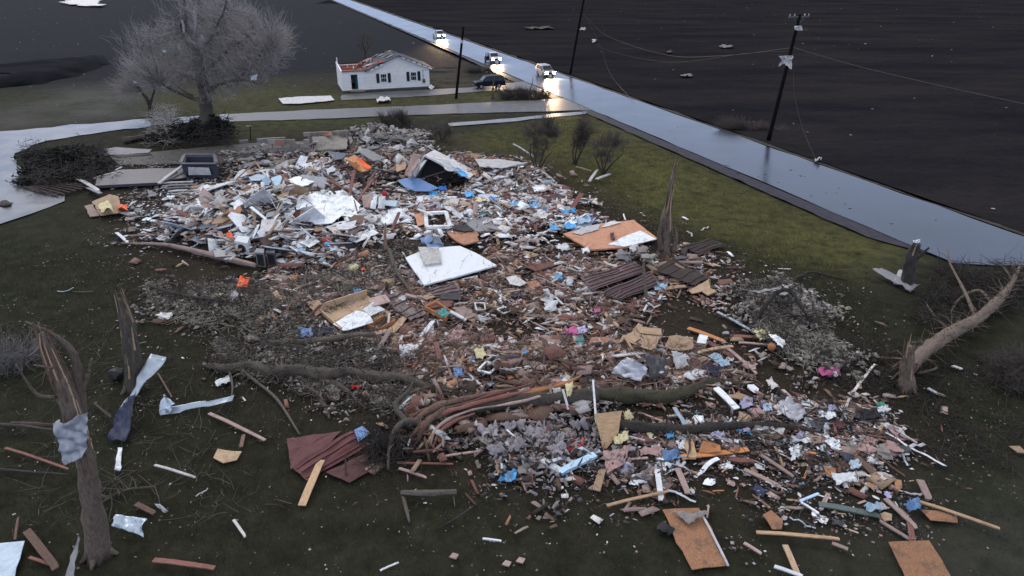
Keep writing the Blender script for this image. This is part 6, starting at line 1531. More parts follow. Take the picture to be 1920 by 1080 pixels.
P('osb_sheet', 'brown chipboard sheet with pale stripes running off the bottom right', 'osb', [(1666, 1016), (1742, 1013), (1786, 1085), (1700, 1090)], .08, .03, .014, cat='chipboard', curl=.01, lm='striped chipboard sheet')
B('wood_strip', 'pale edge strip along the right side of the large chipboard sheet', 'pale', (1318, 968), (1366, 1060), .08, .14)
C('grey_rag', 'grey and brown rag draped over the top of the large chipboard sheet', 'leaf', [(1262, 958), (1300, 962), (1330, 962), (1290, 985)], .2, .12, cat='rag')
K('black_lump', 'black rag heap left of the large chipboard sheet', 'black', 1249, 992, .22, 0, (1, 1, .5), cat='rag heap', rough=.6)
P('plywood_sheet', 'brown plywood piece left of the white crumpled sheet', 'osb', [(1544, 872), (1566, 878), (1570, 900), (1550, 892)], .15, .03, cat='plywood')
P('plywood_sheet', 'orange brown plywood piece above the level stud at the bottom right', 'osb', [(1430, 965), (1446, 956), (1468, 975), (1466, 992), (1448, 992)], .1, .03, cat='plywood')
P('plywood_sheet', 'ragged tan board beneath the longest pale lumber stud', 'osb', [(1726, 955), (1760, 958), (1794, 968), (1796, 980), (1745, 975)], .08, .03, .03, cat='board')
P('plywood_sheet', 'small orange brown plywood scrap below the long white gutter', 'osb', [(1676, 898), (1690, 900), (1692, 915), (1680, 918)], .1, .03, cat='plywood')
P('tan_tile', 'tan five sided board lying alone on the left lawn', 'tan', [(400, 858), (408, 841), (453, 846), (444, 862), (418, 868)], .05, .03, .008, lm='tan five sided board', cat='board')
P('tan_tile', 'tan curved scrap at the right edge of the lawn', 'tan', [(1892, 836), (1912, 836), (1926, 850), (1908, 848)], .08, .03, cat='board')
P('plywood_sheet', 'wide peach plywood sheet with torn strips right of the teal triangular cloth', 'tan', [(1166, 634), (1200, 612), (1240, 616), (1240, 632), (1222, 656), (1196, 648)], .35, .04, .03, lm='wide peach plywood sheet', curl=.05, cat='plywood')
P('plywood_sheet', 'second peach plywood sheet right of the wide torn peach one', 'tan', [(1246, 650), (1255, 630), (1300, 632), (1298, 654), (1262, 656)], .35, .04, .05, curl=.05, cat='plywood')
P('tile', 'white square tile between the peach sheets and the red brown plank', 'white', [(1306, 642), (1312, 626), (1328, 630), (1324, 644)], .4, .03, cat='tile')
P('pink_board', 'peach small plank piece behind the wide peach plywood sheet', 'tan', [(1190, 612), (1225, 616), (1240, 628), (1200, 624)], .45, .03, .02, cat='board')
C('silver_sheet', 'large crumpled silver grey sheet above the mossy log', 'plastic', [(1144, 700), (1175, 672), (1216, 692), (1202, 718)], [.3, .9, .8, .3], .3, n=14, lm='crumpled silver sheet')
C('silver_sheet', 'dark grey folded sheet right of the large crumpled silver sheet', 'darkgrey', [(1205, 665), (1245, 670), (1248, 700), (1225, 715)], [.7, .8, .5, .3], .3, n=12)
C('cloth_scrap', 'white grey towel hanging right of the crumpled silver sheet', 'pale', [(1258, 658), (1280, 662), (1290, 690), (1266, 694)], [.7, .7, .3, .3], .2, cat='towel')
C('cloth_scrap', 'pale blue striped towel above the mossy log at its bend', 'lightblue', [(1325, 665), (1345, 664), (1370, 684), (1352, 690)], .3, .12, cat='towel')
C('cloth_scrap', 'white crumpled basin below the pale blue striped towel', 'white', [(1280, 705), (1310, 692), (1328, 706), (1296, 714)], .3, .15, cat='basin')
B('white_board', 'white narrow door panel lying across the mossy log', 'white', (1342, 727), (1382, 766), .34, .6, .3, .06, lm='white narrow door', cat='door panel', split=False)
C('insulation_scrap', 'grey white foam boot shape on the lawn above the lower clothes scatter', 'offwhite', [(1436, 715), (1446, 711), (1462, 730), (1448, 734)], .2, .15, cat='foam')
C('plastic_sheet', 'clear plastic sheet spread over grey cloth right of the white narrow door', 'plastic', [(1455, 765), (1480, 748), (1515, 780), (1490, 795)], .25, .2)
C('white_sheet', 'long curved striped white panel at the edge of the leafy tangle', 'white', [(1440, 628), (1455, 626), (1475, 645), (1466, 654)], [.7, .7, .5, .4], .08, lm='striped white panel by the leafy tangle', cat='panel')
K('orange_ball', 'orange brown ball beside the striped white panel', 'orangewood', 1447, 650, .22, .2, (1, 1, 1), rough=.05, cat='ball')
C('white_sheet', 'long grey white torn sheet draped at the head of the leafy tangle', 'pale', [(1390, 545), (1440, 548), (1485, 535), (1478, 552)], [.6, .7, 1.0, .8], .25, lm='torn sheet at the head of the leafy tangle', n=12)
C('cloth_scrap', 'dark red cloth under the long grey white torn sheet', 'maroon', [(1395, 566), (1425, 562), (1430, 578), (1402, 580)], .2, .15, cat='cloth')
LOG('fallen_branch', 'arching dark branch at the head of the leafy tangle', 'barkdark', [(1408, 612, .1), (1430, 580, .6), (1455, 550, 1.2), (1480, 545, 1.4), (1500, 570, .9), (1515, 600, .4)], [.1, .12, .12, .1, .08, .04], seed=61, twigs=60)
C('insulation_scrap', 'yellow insulation tuft under the striped white panel', 'yellow', [(1410, 620), (1436, 610), (1445, 635), (1425, 640)], .25, .25, cat='insulation')
for i, (x, y, dx, dy, l_) in enumerate([(915, 812, 22, 12, 'long grey'), (960, 800, 26, 12, 'wide lilac grey'), (1005, 812, 28, 14, 'crumpled grey'), (1040, 845, 26, 9, 'flat folded'), (975, 835, 24, 13, 'torn pale'), (1050, 822, 24, 9, 'dull lilac'), (930, 845, 18, 10, 'small ragged'), (1085, 800, 18, 9, 'narrow grey')]):
    C('insulation_batt', l_ + ' shred of insulation wool below the big split fallen trunk', 'shred', [(x - dx, y - dy * .7), (x + dx * .6, y - dy), (x + dx, y + dy * .6), (x - dx * .6, y + dy)], .2, .3, n=12, cat='insulation', jag=.16)
# metal sheets on the left
def VS(name, label, m, pts, amp=.12, n=12, cat='metal sheet', lm=None):
    """standing or draped sheet: each corner (px,py,height above the ground)"""
    W = [S(x, y, h) for x, y, h in pts]
    o = obj(name, *crumple(W, n, n, amp, jag=.03), m, smooth=True); return land(o, label, cat, lm, [(x, y) for x, y, h in pts])
VS('metal_sheet', 'tall bent pale blue metal sheet leaning by the dark broken trunk', 'metal', [(208, 800, .15), (285, 664, 1.5), (312, 672, 1.3), (262, 730, .7)], .1, lm='tall bent metal sheet')
VS('metal_sheet', 'dark blue underside of the tall bent metal sheet near the ground', 'navy', [(203, 825, .1), (218, 775, .6), (258, 735, .7), (238, 830, .1)], .15)
VS('metal_sheet', 'small white strip sticking down below the dark blue metal sheet', 'white', [(216, 880, .05), (220, 840, .1), (229, 840, .1), (226, 884, .05)], .03, 6)
VS('metal_sheet', 'folded pale metal strip lying on the lawn with an upturned left end', 'metal', [(300, 780, .05), (300, 768, .2), (440, 742, .35), (436, 752, .25)], .06, lm='folded metal strip')
VS('metal_sheet', 'upturned white fold at the left end of the metal strip on the lawn', 'metal', [(298, 770, .1), (310, 740, .6), (330, 758, .5), (318, 776, .1)], .15)
VS('metal_sheet', 'pale blue crumpled metal scrap right of the plastic wrapped trunk foot', 'metal', [(210, 985, .2), (222, 966, .4), (275, 972, .35), (268, 1006, .05)], .2, lm='crumpled metal scrap')
VS('metal_sheet', 'dark thin metal scrap standing left of the plastic wrapped trunk foot', 'greymetal', [(122, 1085, .05), (145, 1005, .6), (150, 1010, .5), (138, 1085, .05)], .08, 8)
VS('metal_sheet', 'small curled metal scrap on the lawn beyond the crumpled metal scrap', 'greymetal', [(290, 945, .1), (300, 945, .15), (316, 958, .1), (308, 962, .02)], .05, 6)
P('white_sheet', 'white square panel corner at the far bottom left of the lawn', 'paleblue', [(-30, 1022), (46, 1014), (20, 1100), (-40, 1100)], .2, .03, .01, cat='panel')
K('black_bin', 'black round hollow drum lying behind the tall bent metal sheet', 'black', 219, 702, .42, 0, (1.1, .8, .8), cat='drum', rough=.12)
C('white_gutter', 'long white twisted gutter lying alone on the right lawn', 'white', [(1648, 806), (1656, 808), (1774, 874), (1768, 874)], .1, .06, n=12, cat='gutter', lm='long white gutter', jag=.02)
B('white_gutter', 'white bent downpipe left half below the fibre stuffing', 'white', (1008, 858), (1052, 884), .3, .12, .12, .12, cat='downpipe', split=False, lm='white bent downpipe')
B('white_gutter', 'white bent downpipe right half rising toward the standing plywood', 'lightblue', (1050, 886), (1116, 852), .3, .12, .3, .12, cat='downpipe', split=False)
C('cloth_scrap', 'cream rags hanging over the big split trunk beside the tall thin white post', 'offwhite', [(1036, 728), (1052, 726), (1050, 765), (1042, 770)], [.9, .9, .3, .2], .12, cat='rag')
C('cloth_scrap', 'second cream rag hanging right of the first over the big split trunk', 'yellow', [(1060, 722), (1076, 716), (1072, 742), (1064, 745)], [1.1, 1.1, .7, .6], .12, cat='rag')
C('insulation_scrap', 'yellow cream foam curl right of the standing plywood piece', 'yellow', [(1168, 776), (1178, 770), (1190, 786), (1172, 790)], .3, .2, cat='foam')
C('insulation_scrap', 'yellow foam scrap below the standing plywood piece', 'yellow', [(1148, 822), (1178, 808), (1176, 828), (1154, 836)], .25, .15, cat='foam')
C('insulation_scrap', 'yellow foam scrap above the white window frame in the splinters', 'yellow', [(885, 658), (905, 652), (915, 672), (895, 674)], .4, .2, cat='foam')
C('pink_insulation', 'pink insulation sheet below the standing plywood piece', 'pink', [(1130, 848), (1180, 838), (1170, 870), (1140, 890)], .15, .12, cat='insulation', lm='pink insulation below the plywood')
C('pink_insulation', 'pink insulation patch left of the crumpled jeans', 'pink', [(1196, 842), (1244, 836), (1240, 856), (1200, 858)], .12, .12, cat='insulation')
for i, (x, y) in enumerate([(851, 1042), (950, 1056), (976, 1050)]):
    P('stone_tile', ['leftmost', 'middle', 'rightmost'][i] + ' of three small pale pink tiles near the bottom of the lawn', 'pinkwood', [(x - 9, y + 2), (x - 2, y - 6), (x + 9, y - 3), (x + 4, y + 6)], .05, .04, cat='tile')
P('white_sheet', 'long pale tin sheet lying flat beside the house driveway', 'pale', [(522, 184), (560, 181), (620, 179), (627, 187), (606, 190), (560, 194), (530, 194)], .15, .05, .01, cat='tin sheet', lm='tin sheet by the lane')
C('debris_clump', 'grey clump of wreckage on the verge between the house and the lane', 'pale', [(705, 186), (730, 183), (732, 190), (708, 192)], .2, .3, cat='wreckage')
P('white_sheet', 'small white board leaning at the near right corner of the damaged house', 'white', [(803, 163), (808, 158), (814, 163), (809, 168)], [.1, .6, .4, .1], .04, cat='board')
# snapped post and brush in front of the suv
b2 = G(924, 184)
STUMP('snapped brown post standing before the parked dark blue suv', (924, 184), [(924, 172, 0), (925, 160, 0), (926, 153, 0)], [.18, .14, .12, .04], seed=71, spl=5)
bare_tree('leafless brush heap with a thin upright sapling beside the nearest lit car', 'shrub', 996, 184, [([(996, 184, 0), (994, 170, 0), (998, 156, 0), (1000, 142, 0)], [.1, .08, .05, .02]), ([(990, 184, 0), (988, 165, 0)], [.06, .03]), ([(960, 180, 0), (1000, 176, 0), (1030, 184, 0)], [.1, .08, .04])],
          [(960, 178, 2.6, .7, .8), (1000, 178, 2.8, .8, 1)], 2500, 1.5, 72, k_sub=70, mats=('barkdark', 'twigbrown', 'twigbrown'), name='brush_heap', tw=.018, tl=(.4, .9))
bare_tree('dark flattened hedge remains behind the parked dark blue suv', 'shrub', 900, 134, [([(880, 136, 0), (900, 134, 0), (925, 133, 0)], [.1, .08, .04])], [(885, 133, 2.0, .6, .6), (905, 134, 2.8, .7, 1)], 1800, 1.2, 73, k_sub=50, mats=('barkdark', 'twigbrown', 'twigbrown'), name='brush_heap', tw=.018, tl=(.4, .9))
bare_tree('dark weedy brush heap at the foot of the crossarm pole', 'shrub', 1400, 240, [([(1350, 232, 0), (1400, 240, 0), (1440, 250, 0)], [.08, .08, .04])], [(1370, 232, 2.2, .5, .7), (1410, 240, 2.6, .6, 1), (1455, 248, 2.4, .5, .6)], 3000, 1.2, 74, k_sub=60, mats=('barkdark', 'twigbrown', 'twigbrown'), name='brush_heap', tw=.014, tl=(.3, .8))
bare_tree('dense mound of dead brush at the far right edge beside the long fallen trunk', 'shrub', 1905, 720, [([(1850, 720, 0), (1900, 690, .5), (1960, 700, 0)], [.1, .08, .04])], [(1910, 700, 1.3, .9, 1.2), (1940, 730, 1.6, 1.0, 1.2)], 7000, 1.4, 75, k_sub=120, mats=('barkdark', 'twigbrown', 'twigbrown'), name='brush_heap', tw=.008, tl=(.2, .6))
bare_tree('pale fallen crown of twigs at the far left edge behind the plastic wrapped trunk', 'shrub', 20, 690, [([(-40, 690, 0), (10, 670, .5), (60, 655, 0)], [.1, .08, .04]), ([(-20, 720, 0), (40, 700, .3)], [.06, .03])], [(0, 670, 1.8, .8, 1.2), (-20, 720, 1.6, .7, 1.2), (40, 660, 1.2, .5, .6)], 900, 1.6, 76, k_sub=60, mats=('bark', 'limbgrey', 'limbgrey'), name='brush_heap', tw=.011, tl=(.3, 1.1), up=.1)
bare_tree('dark tangle of roots at the near end of the big split fallen trunk', 'tree roots', 740, 850, [([(700, 862, 0), (740, 845, .3), (790, 850, 0)], [.14, .14, .08]), ([(720, 880, 0), (730, 830, .3), (760, 790, .5)], [.08, .08, .05])], [(730, 835, 1.0, .7, 1.2), (760, 850, 1.2, .6, 1)], 260, .8, 77, k_sub=30, mats=('barkdark', 'barkdark', 'barkdark'), name='root_tangle', tw=.02, tl=(.3, .9), up=.1)
for i, (x, y, dx, lab) in enumerate([(1360, 88, 16, 'pale twisted scrap in the far field right of the wire'), (1287, 142, 14, 'whitish rag heap in the far field under the sagging wire'), (1255, 98, 6, 'small brown stake in the far field under the sagging wire'), (1011, 53, 34, 'low dark board with white glints in the far field beyond the road'), (1533, 301, 9, 'white crumpled wreckage at the foot of the hanging wire'), (1092, 55, 5, 'white scrap beside the pole behind the nearest lit car'), (1114, 78, 4, 'white scrap right of the pole behind the nearest lit car')]):
    C('debris_clump', lab, ['leaf', 'leaf', 'brown', 'darkbrown', 'pale', 'pale', 'pale'][i], [(x - dx * .8, y - 1.4), (x + dx * .6, y - 2), (x + dx * .8, y + 1.4), (x - dx * .6, y + 2)], .15, .3, cat='wreckage', jag=.15)
C('pale_mound', 'pale heap of soil at the top edge beyond the large bare tree', 'offwhite', [(115, 8), (140, -2), (185, 2), (192, 13)], .4, .6, cat='soil heap')
K('dark_mound', 'low dark wet clod beside the left lane', 'mud', 10, 383, .6, -.1, (1.6, .6, .35), cat='clod')

# ------------------------------------------------------------------ scattered pieces: shared shapes, every piece its own object
def jag_poly(n, asp, th, r_, bend=.0):
    a = np.sort(r_.uniform(0, 2 * np.pi, n)) if n > 4 else (np.arange(4) * np.pi / 2 + np.pi / 4 + r_.normal(0, .12, 4))
    if n > 4: a = np.arange(n) * 2 * np.pi / n + r_.normal(0, .22, n)
    rad = r_.uniform(.4, .6, n) if n > 4 else r_.uniform(.6, .75, n)
    P_ = np.c_[np.cos(a) * rad, np.sin(a) * rad * asp, bend * (np.cos(a) * rad) ** 2 * 4 + r_.normal(0, .02, n)]
    c = P_.mean(0) + np.array([0, 0, -bend * .4])
    V = np.vstack([P_, [c]]); F = [(i, (i + 1) % n, n) for i in range(n)]
    return solidify(V, F, th)
def plank_shape(asp, th, r_):
    V, F = [], []
    for i, x in enumerate([-.5, -.15, .2, .42, .5]):
        wa = asp / 2 * (1 if i < 3 else r_.uniform(.2, 1)); wb = asp / 2 * (1 if i < 4 else r_.uniform(.1, .9)); z = r_.normal(0, .008)
        for a, b_ in ((-wa, -th / 2), (wb, -th / 2), (wb, th / 2), (-wa, th / 2)): V.append((x, a, b_ + z))
    for i in range(4):
        for j in range(4): F.append((i * 4 + j, i * 4 + (j + 1) % 4, i * 4 + 4 + (j + 1) % 4, i * 4 + 4 + j))
    return np.array(V), F + [(3, 2, 1, 0), (16, 17, 18, 19)]
def lump_shape(r_, rough=.4, sub=1, sq=.6):
    bm = bmesh.new(); bmesh.ops.create_icosphere(bm, subdivisions=sub, radius=.5); o_ = r_.uniform(0, 99)
    V = [np.array(v.co) * (1 + rough * 2 * vnoise(v.co, 2.6, o_)) * np.array([1, .8, sq]) for v in bm.verts]; F = [tuple(v.index for v in f.verts) for f in bm.faces]; bm.free()
    return V, F
def cloth_shape(r_):
    return crumple([(-.5, -.35, 0), (.5, -.4, 0), (.45, .4, 0), (-.5, .35, 0)], 6, 6, .16, seed=r_.uniform(0, 99), jag=.14)
def bent_strip(r_):
    V, F = [], []
    b_ = r_.uniform(-.5, .5); n = 7
    for i in range(n):
        t = i / (n - 1) - .5; z = .12 * b_ * math.cos(t * 5) + .03 * r_.normal(); y = b_ * t * t
        for a, c in ((-.05, 0), (0, .025), (.05, 0)): V.append((t, y + a, z + c))
    for i in range(n - 1):
        for j in range(2): q = i * 3 + j; F.append((q, q + 3, q + 4, q + 1))
    return solidify(V, F, .008)
def stick_shape(r_):
    V, F = limb([(-.5, 0, 0), (-.15, r_.normal(0, .05), r_.uniform(0, .06)), (.2, r_.normal(0, .05), .02), (.5, r_.normal(0, .06), 0)], [.022, .02, .016, .006], 5, 7, .2, r_.uniform(0, 50))
    return V, F
sr = np.random.default_rng(77)
SH = {}
def shapes(kind):
    if kind in SH: return SH[kind]
    out = []
    for v in range(7):
        if kind == 'wall_sheet_scrap': s = jag_poly(int(sr.integers(4, 8)), sr.uniform(.45, .85), -.02, sr, sr.uniform(0, .06))
        elif kind in ('floorboard', 'lath'): s = plank_shape(sr.uniform(.07, .12) if kind == 'floorboard' else sr.uniform(.03, .06), .025, sr)
        elif kind == 'cardboard_scrap': s = jag_poly(int(sr.integers(4, 6)), sr.uniform(.5, .9), -.03, sr, sr.uniform(-.1, .12))
        elif kind == 'carpet_scrap': s = cloth_shape(sr)
        elif kind in ('wood_board', 'timber_offcut'): s = plank_shape(sr.uniform(.09, .2), .05, sr)
        elif kind == 'splinter': s = plank_shape(sr.uniform(.05, .1), .035, sr)
        elif kind == 'drywall_scrap': s = jag_poly(int(sr.integers(5, 9)), sr.uniform(.5, .95), -.03, sr)
        elif kind == 'plywood_scrap': s = jag_poly(int(sr.integers(4, 6)), sr.uniform(.45, .9), -.03, sr)
        elif kind == 'shingle_scrap': s = jag_poly(4, sr.uniform(.5, .9), -.02, sr, .06)
        elif kind == 'insulation_scrap': s = lump_shape(sr, .6, 2, .45)
        elif kind == 'rubble_chunk': s = lump_shape(sr, .35, 1, .7)
        elif kind in ('cloth_scrap', 'plastic_scrap'): s = cloth_shape(sr)
        elif kind == 'siding_strip': s = bent_strip(sr)
        elif kind == 'metal_scrap': s = crumple([(-.5, -.2, 0), (.5, -.25, 0), (.5, .2, .1), (-.45, .25, 0)], 5, 3, .12, seed=sr.uniform(0, 99), jag=.05)
        elif kind == 'broken_branch': s = stick_shape(sr)
        me = fast_mesh(kind, *([s[0], s[1]])); me.materials.append(MATS['white'])
        if kind in ('broken_branch',): me.polygons.foreach_set("use_smooth", np.ones(len(me.polygons), dtype=bool))
        out.append(me)
    SH[kind] = out
    return out
NOUN = {'wall_sheet_scrap': 'torn wall sheet', 'floorboard': 'floorboard', 'cardboard_scrap': 'cardboard scrap', 'carpet_scrap': 'carpet scrap', 'lath': 'lath', 'wood_board': 'board', 'timber_offcut': 'timber offcut', 'splinter': 'wood splinter', 'drywall_scrap': 'wallboard scrap', 'plywood_scrap': 'plywood scrap', 'shingle_scrap': 'roofing scrap', 'insulation_scrap': 'insulation tuft', 'rubble_chunk': 'rubble chunk',
        'cloth_scrap': 'cloth scrap', 'plastic_scrap': 'plastic scrap', 'siding_strip': 'siding strip', 'metal_scrap': 'metal scrap', 'broken_branch': 'broken branch'}
SIZE = {'wall_sheet_scrap': (.7, 2.3), 'floorboard': (1.0, 3.2), 'cardboard_scrap': (.4, 1.1), 'carpet_scrap': (.6, 1.8), 'lath': (.6, 2.4), 'wood_board': (.7, 2.2), 'timber_offcut': (.35, 1.0), 'splinter': (.5, 1.8), 'drywall_scrap': (.35, 1.25), 'plywood_scrap': (.4, 1.2), 'shingle_scrap': (.3, .9), 'insulation_scrap': (.3, .9), 'rubble_chunk': (.2, .6), 'cloth_scrap': (.35, 1.0), 'plastic_scrap': (.25, .8), 'siding_strip': (.7, 2.4), 'metal_scrap': (.4, 1.3), 'broken_branch': (.8, 3.0)}
CN = {'white': 'white', 'offwhite': 'cream', 'paleblue': 'pale blue', 'pale': 'pale grey', 'grey': 'grey', 'concrete': 'stone grey', 'darkgrey': 'dark grey', 'black': 'black', 'slate': 'slate', 'tan': 'tan', 'lumber': 'yellow tan', 'osb': 'rust brown', 'orangewood': 'orange', 'orangefloor': 'salmon', 'redwood': 'reddish', 'pinkwood': 'pinkish', 'brown': 'brown',
      'darkbrown': 'dark brown', 'maroon': 'maroon', 'darkmaroon': 'dark maroon', 'blue': 'deep blue', 'skyblue': 'sky blue', 'steelblue': 'dull blue', 'teal': 'teal', 'lightblue': 'light blue', 'navy': 'navy', 'lavender': 'lavender', 'pink': 'pink', 'hotpink': 'rosy', 'red': 'red', 'orange': 'bright orange', 'yellow': 'yellow', 'green': 'green', 'metal': 'bluish', 'greymetal': 'silvery', 'bark': 'grey brown',
      'barkdark': 'blackish', 'rawwood': 'raw brown', 'leaf': 'ash grey', 'leafpale': 'beige', 'cardboard': 'buff'}
W1 = [('white', 12), ('paleblue', 3), ('pale', 3), ('offwhite', 4), ('grey', .4)]
WD = [('tan', 3), ('pinkwood', 4), ('brown', 3), ('redwood', 3), ('lumber', 2), ('darkbrown', 2), ('orangewood', 1)]
CL = [('pale', 5), ('lightblue', .8), ('skyblue', .4), ('blue', .3), ('white', 5), ('darkgrey', 4), ('navy', 1), ('red', .3), ('yellow', .6), ('lavender', .5), ('hotpink', .1), ('pink', 1.5), ('teal', .3), ('pinkwood', 3)]
ZONES = [
 # polygon, number, {kind: weight}, palette overrides, lift range
 ('main', [(345, 398), (400, 360), (480, 328), (560, 320), (640, 350), (690, 400), (700, 470), (600, 490), (520, 492), (430, 476), (350, 455), (300, 440)], 560, dict(wall_sheet_scrap=15, floorboard=5, cardboard_scrap=4, carpet_scrap=2, lath=4, drywall_scrap=8, wood_board=5, timber_offcut=3, plywood_scrap=4, cloth_scrap=3, siding_strip=2, insulation_scrap=1.5, shingle_scrap=1, rubble_chunk=1), {}, (.1, .9)),
 ('back', [(500, 300), (620, 285), (760, 285), (880, 295), (990, 305), (1040, 345), (900, 345), (780, 355), (690, 360), (600, 350), (520, 330)], 330, dict(wall_sheet_scrap=3, floorboard=7, lath=4, cardboard_scrap=1.5, carpet_scrap=1, wood_board=6, timber_offcut=4, drywall_scrap=4, rubble_chunk=4, shingle_scrap=2, metal_scrap=1, plywood_scrap=2, cloth_scrap=1), {}, (.1, .7)),
 ('right', [(690, 370), (780, 355), (900, 345), (1030, 352), (1110, 400), (1090, 435), (980, 445), (940, 462), (860, 455), (760, 462), (700, 450)], 520, dict(wall_sheet_scrap=9, floorboard=4, cardboard_scrap=3, carpet_scrap=3, lath=4, drywall_scrap=6, wood_board=4, timber_offcut=4, plywood_scrap=3, cloth_scrap=4, plastic_scrap=3, shingle_scrap=3, insulation_scrap=1.5, siding_strip=2), {}, (.05, .5)),
 ('leftlow', [(215, 372), (330, 350), (420, 350), (380, 400), (330, 440), (300, 470), (230, 440), (260, 410)], 90, dict(shingle_scrap=5, drywall_scrap=3, timber_offcut=3, metal_scrap=2), {'shingle_scrap': [('darkgrey', 4), ('black', 2), ('pale', 3)], 'drywall_scrap': [('pale', 3), ('grey', 3), ('white', 1)]}, (.03, .2)),
 ('mid', [(520, 490), (700, 475), (780, 520), (950, 470), (1100, 470), (1190, 560), (1180, 640), (1000, 600), (900, 610), (780, 640), (600, 630), (480, 560)], 330, dict(floorboard=3, lath=3, cardboard_scrap=2, timber_offcut=6, wood_board=3, drywall_scrap=3, plywood_scrap=3, splinter=3, cloth_scrap=1, broken_branch=2, shingle_scrap=2, insulation_scrap=1), {}, (.02, .25)),
 ('band', [(720, 640), (860, 630), (960, 650), (1180, 640), (1340, 660), (1420, 710), (1300, 730), (1130, 740), (1000, 730), (860, 740), (760, 720)], 340, dict(floorboard=3, lath=3, cardboard_scrap=1.5, splinter=8, wood_board=4, timber_offcut=4, plywood_scrap=3, insulation_scrap=3, drywall_scrap=1.5, cloth_scrap=1, plastic_scrap=.6), {'splinter': [('redwood', 4), ('pinkwood', 4), ('orangewood', 1), ('tan', 1), ('rawwood', 3)], 'insulation_scrap': [('pink', 4), ('yellow', 1), ('offwhite', 1)]}, (.05, .4)),
 ('front', [(880, 820), (1000, 790), (1130, 850), (1260, 800), (1420, 760), (1640, 760), (1690, 840), (1640, 900), (1440, 860), (1280, 880), (1120, 930), (930, 890)], 270, dict(drywall_scrap=2.5, cloth_scrap=3, insulation_scrap=3, timber_offcut=5, lath=3, plastic_scrap=2, siding_strip=2, wood_board=2, shingle_scrap=3, cardboard_scrap=1, broken_branch=3), {'insulation_scrap': [('pink', 4), ('offwhite', 2), ('leaf', 3)]}, (.02, .15)),
 ('rightlow', [(1280, 880), (1440, 850), (1640, 880), (1760, 930), (1700, 1000), (1500, 990), (1380, 960), (1240, 930)], 90, dict(timber_offcut=5, wood_board=2, drywall_scrap=3, cloth_scrap=1, siding_strip=1, plywood_scrap=1, plastic_scrap=1), {}, (.01, .05)),
 ('slender', [(1090, 480), (1220, 462), (1340, 470), (1380, 540), (1330, 570), (1230, 560), (1120, 560)], 90, dict(timber_offcut=4, wood_board=4, shingle_scrap=3, drywall_scrap=2, rubble_chunk=1, broken_branch=2), {}, (.05, .35)),
 ('tangle', [(1380, 540), (1480, 530), (1530, 600), (1600, 690), (1520, 700), (1420, 640)], 110, dict(insulation_scrap=3, cloth_scrap=4, broken_branch=5, drywall_scrap=1, timber_offcut=1), {'insulation_scrap': [('leafpale', 4), ('yellow', 1), ('leaf', 4)], 'cloth_scrap': [('leafpale', 4), ('leaf', 4), ('pale', 2)]}, (.05, .4)),
 ('twigmat', [(270, 530), (460, 540), (700, 500), (720, 540), (560, 640), (400, 620), (290, 600)], 90, dict(broken_branch=6, cloth_scrap=2, timber_offcut=2, insulation_scrap=1), {'cloth_scrap': [('leafpale', 2), ('leaf', 4), ('pale', 1)]}, (.03, .3)),
 ('logmat', [(400, 640), (700, 620), (760, 700), (860, 745), (720, 780), (560, 740), (420, 700)], 90, dict(broken_branch=7, cloth_scrap=2, timber_offcut=1.5), {'cloth_scrap': [('leafpale', 2), ('leaf', 4), ('white', 1)]}, (.03, .3)),
 ('lawnR', [(1080, 340), (1300, 420), (1640, 520), (1880, 700), (1860, 840), (1700, 800), (1560, 640), (1400, 520), (1180, 440)], 60, dict(timber_offcut=4, siding_strip=1, drywall_scrap=3, broken_branch=3), {'drywall_scrap': [('pale', 1), ('white', 1)]}, (.0, .03)),
 ('lawnL', [(0, 460), (260, 470), (420, 560), (300, 640), (540, 780), (700, 930), (1200, 960), (1200, 1080), (0, 1080)], 60, dict(timber_offcut=4, siding_strip=1, drywall_scrap=2, broken_branch=3), {'drywall_scrap': [('pale', 1), ('white', 1)]}, (.0, .03)),
]
DEFPAL = {'wall_sheet_scrap': [('white', 8), ('offwhite', 4), ('pale', 4), ('paleblue', 2), ('pinkwood', 2), ('tan', 2)], 'floorboard': [('tan', 2), ('pinkwood', 4), ('brown', 3), ('redwood', 4), ('offwhite', 3), ('rawwood', 2)], 'cardboard_scrap': [('cardboard', 5), ('tan', 3), ('orangefloor', 1.5)], 'carpet_scrap': [('maroon', 2), ('pinkwood', 2), ('offwhite', 3), ('darkgrey', 2), ('brown', 2)], 'lath': [('white', 3), ('offwhite', 3), ('pinkwood', 4), ('tan', 2), ('redwood', 2)], 'wood_board': WD, 'timber_offcut': WD, 'splinter': WD, 'broken_branch': [('bark', 4), ('barkdark', 4), ('rawwood', 1)], 'drywall_scrap': W1, 'plywood_scrap': [('tan', 3), ('osb', 2), ('orangefloor', 1), ('pinkwood', 2), ('brown', 2)], 'shingle_scrap': [('darkgrey', 3), ('maroon', 2), ('brown', 2), ('black', 1), ('slate', 1)],
          'insulation_scrap': [('pink', 4), ('yellow', 2), ('offwhite', 2)], 'rubble_chunk': [('concrete', 3), ('pale', 2), ('grey', 2)], 'cloth_scrap': CL, 'plastic_scrap': [('skyblue', 1.6), ('white', 5), ('lightblue', 1.5), ('orange', .2), ('blue', .5), ('teal', .5), ('red', .3), ('lavender', .6), ('pale', 3)], 'siding_strip': [('white', 5), ('pale', 2), ('paleblue', 2)], 'metal_scrap': [('greymetal', 2), ('metal', 2), ('darkgrey', 2)]}
def pick(pal):
    w_ = np.array([x[1] for x in pal], float); return pal[sr.choice(len(pal), p=w_ / w_.sum())][0]
def inside(x, y, poly):
    c = False; n = len(poly)
    for i in range(n):
        (x1, y1), (x2, y2) = poly[i], poly[(i + 1) % n]
        if (y1 > y) != (y2 > y) and x < (x2 - x1) * (y - y1) / (y2 - y1) + x1: c = not c
    return c
CNT = {}
BIGCUT = {'main', 'back', 'right', 'band', 'front'}
recs = []
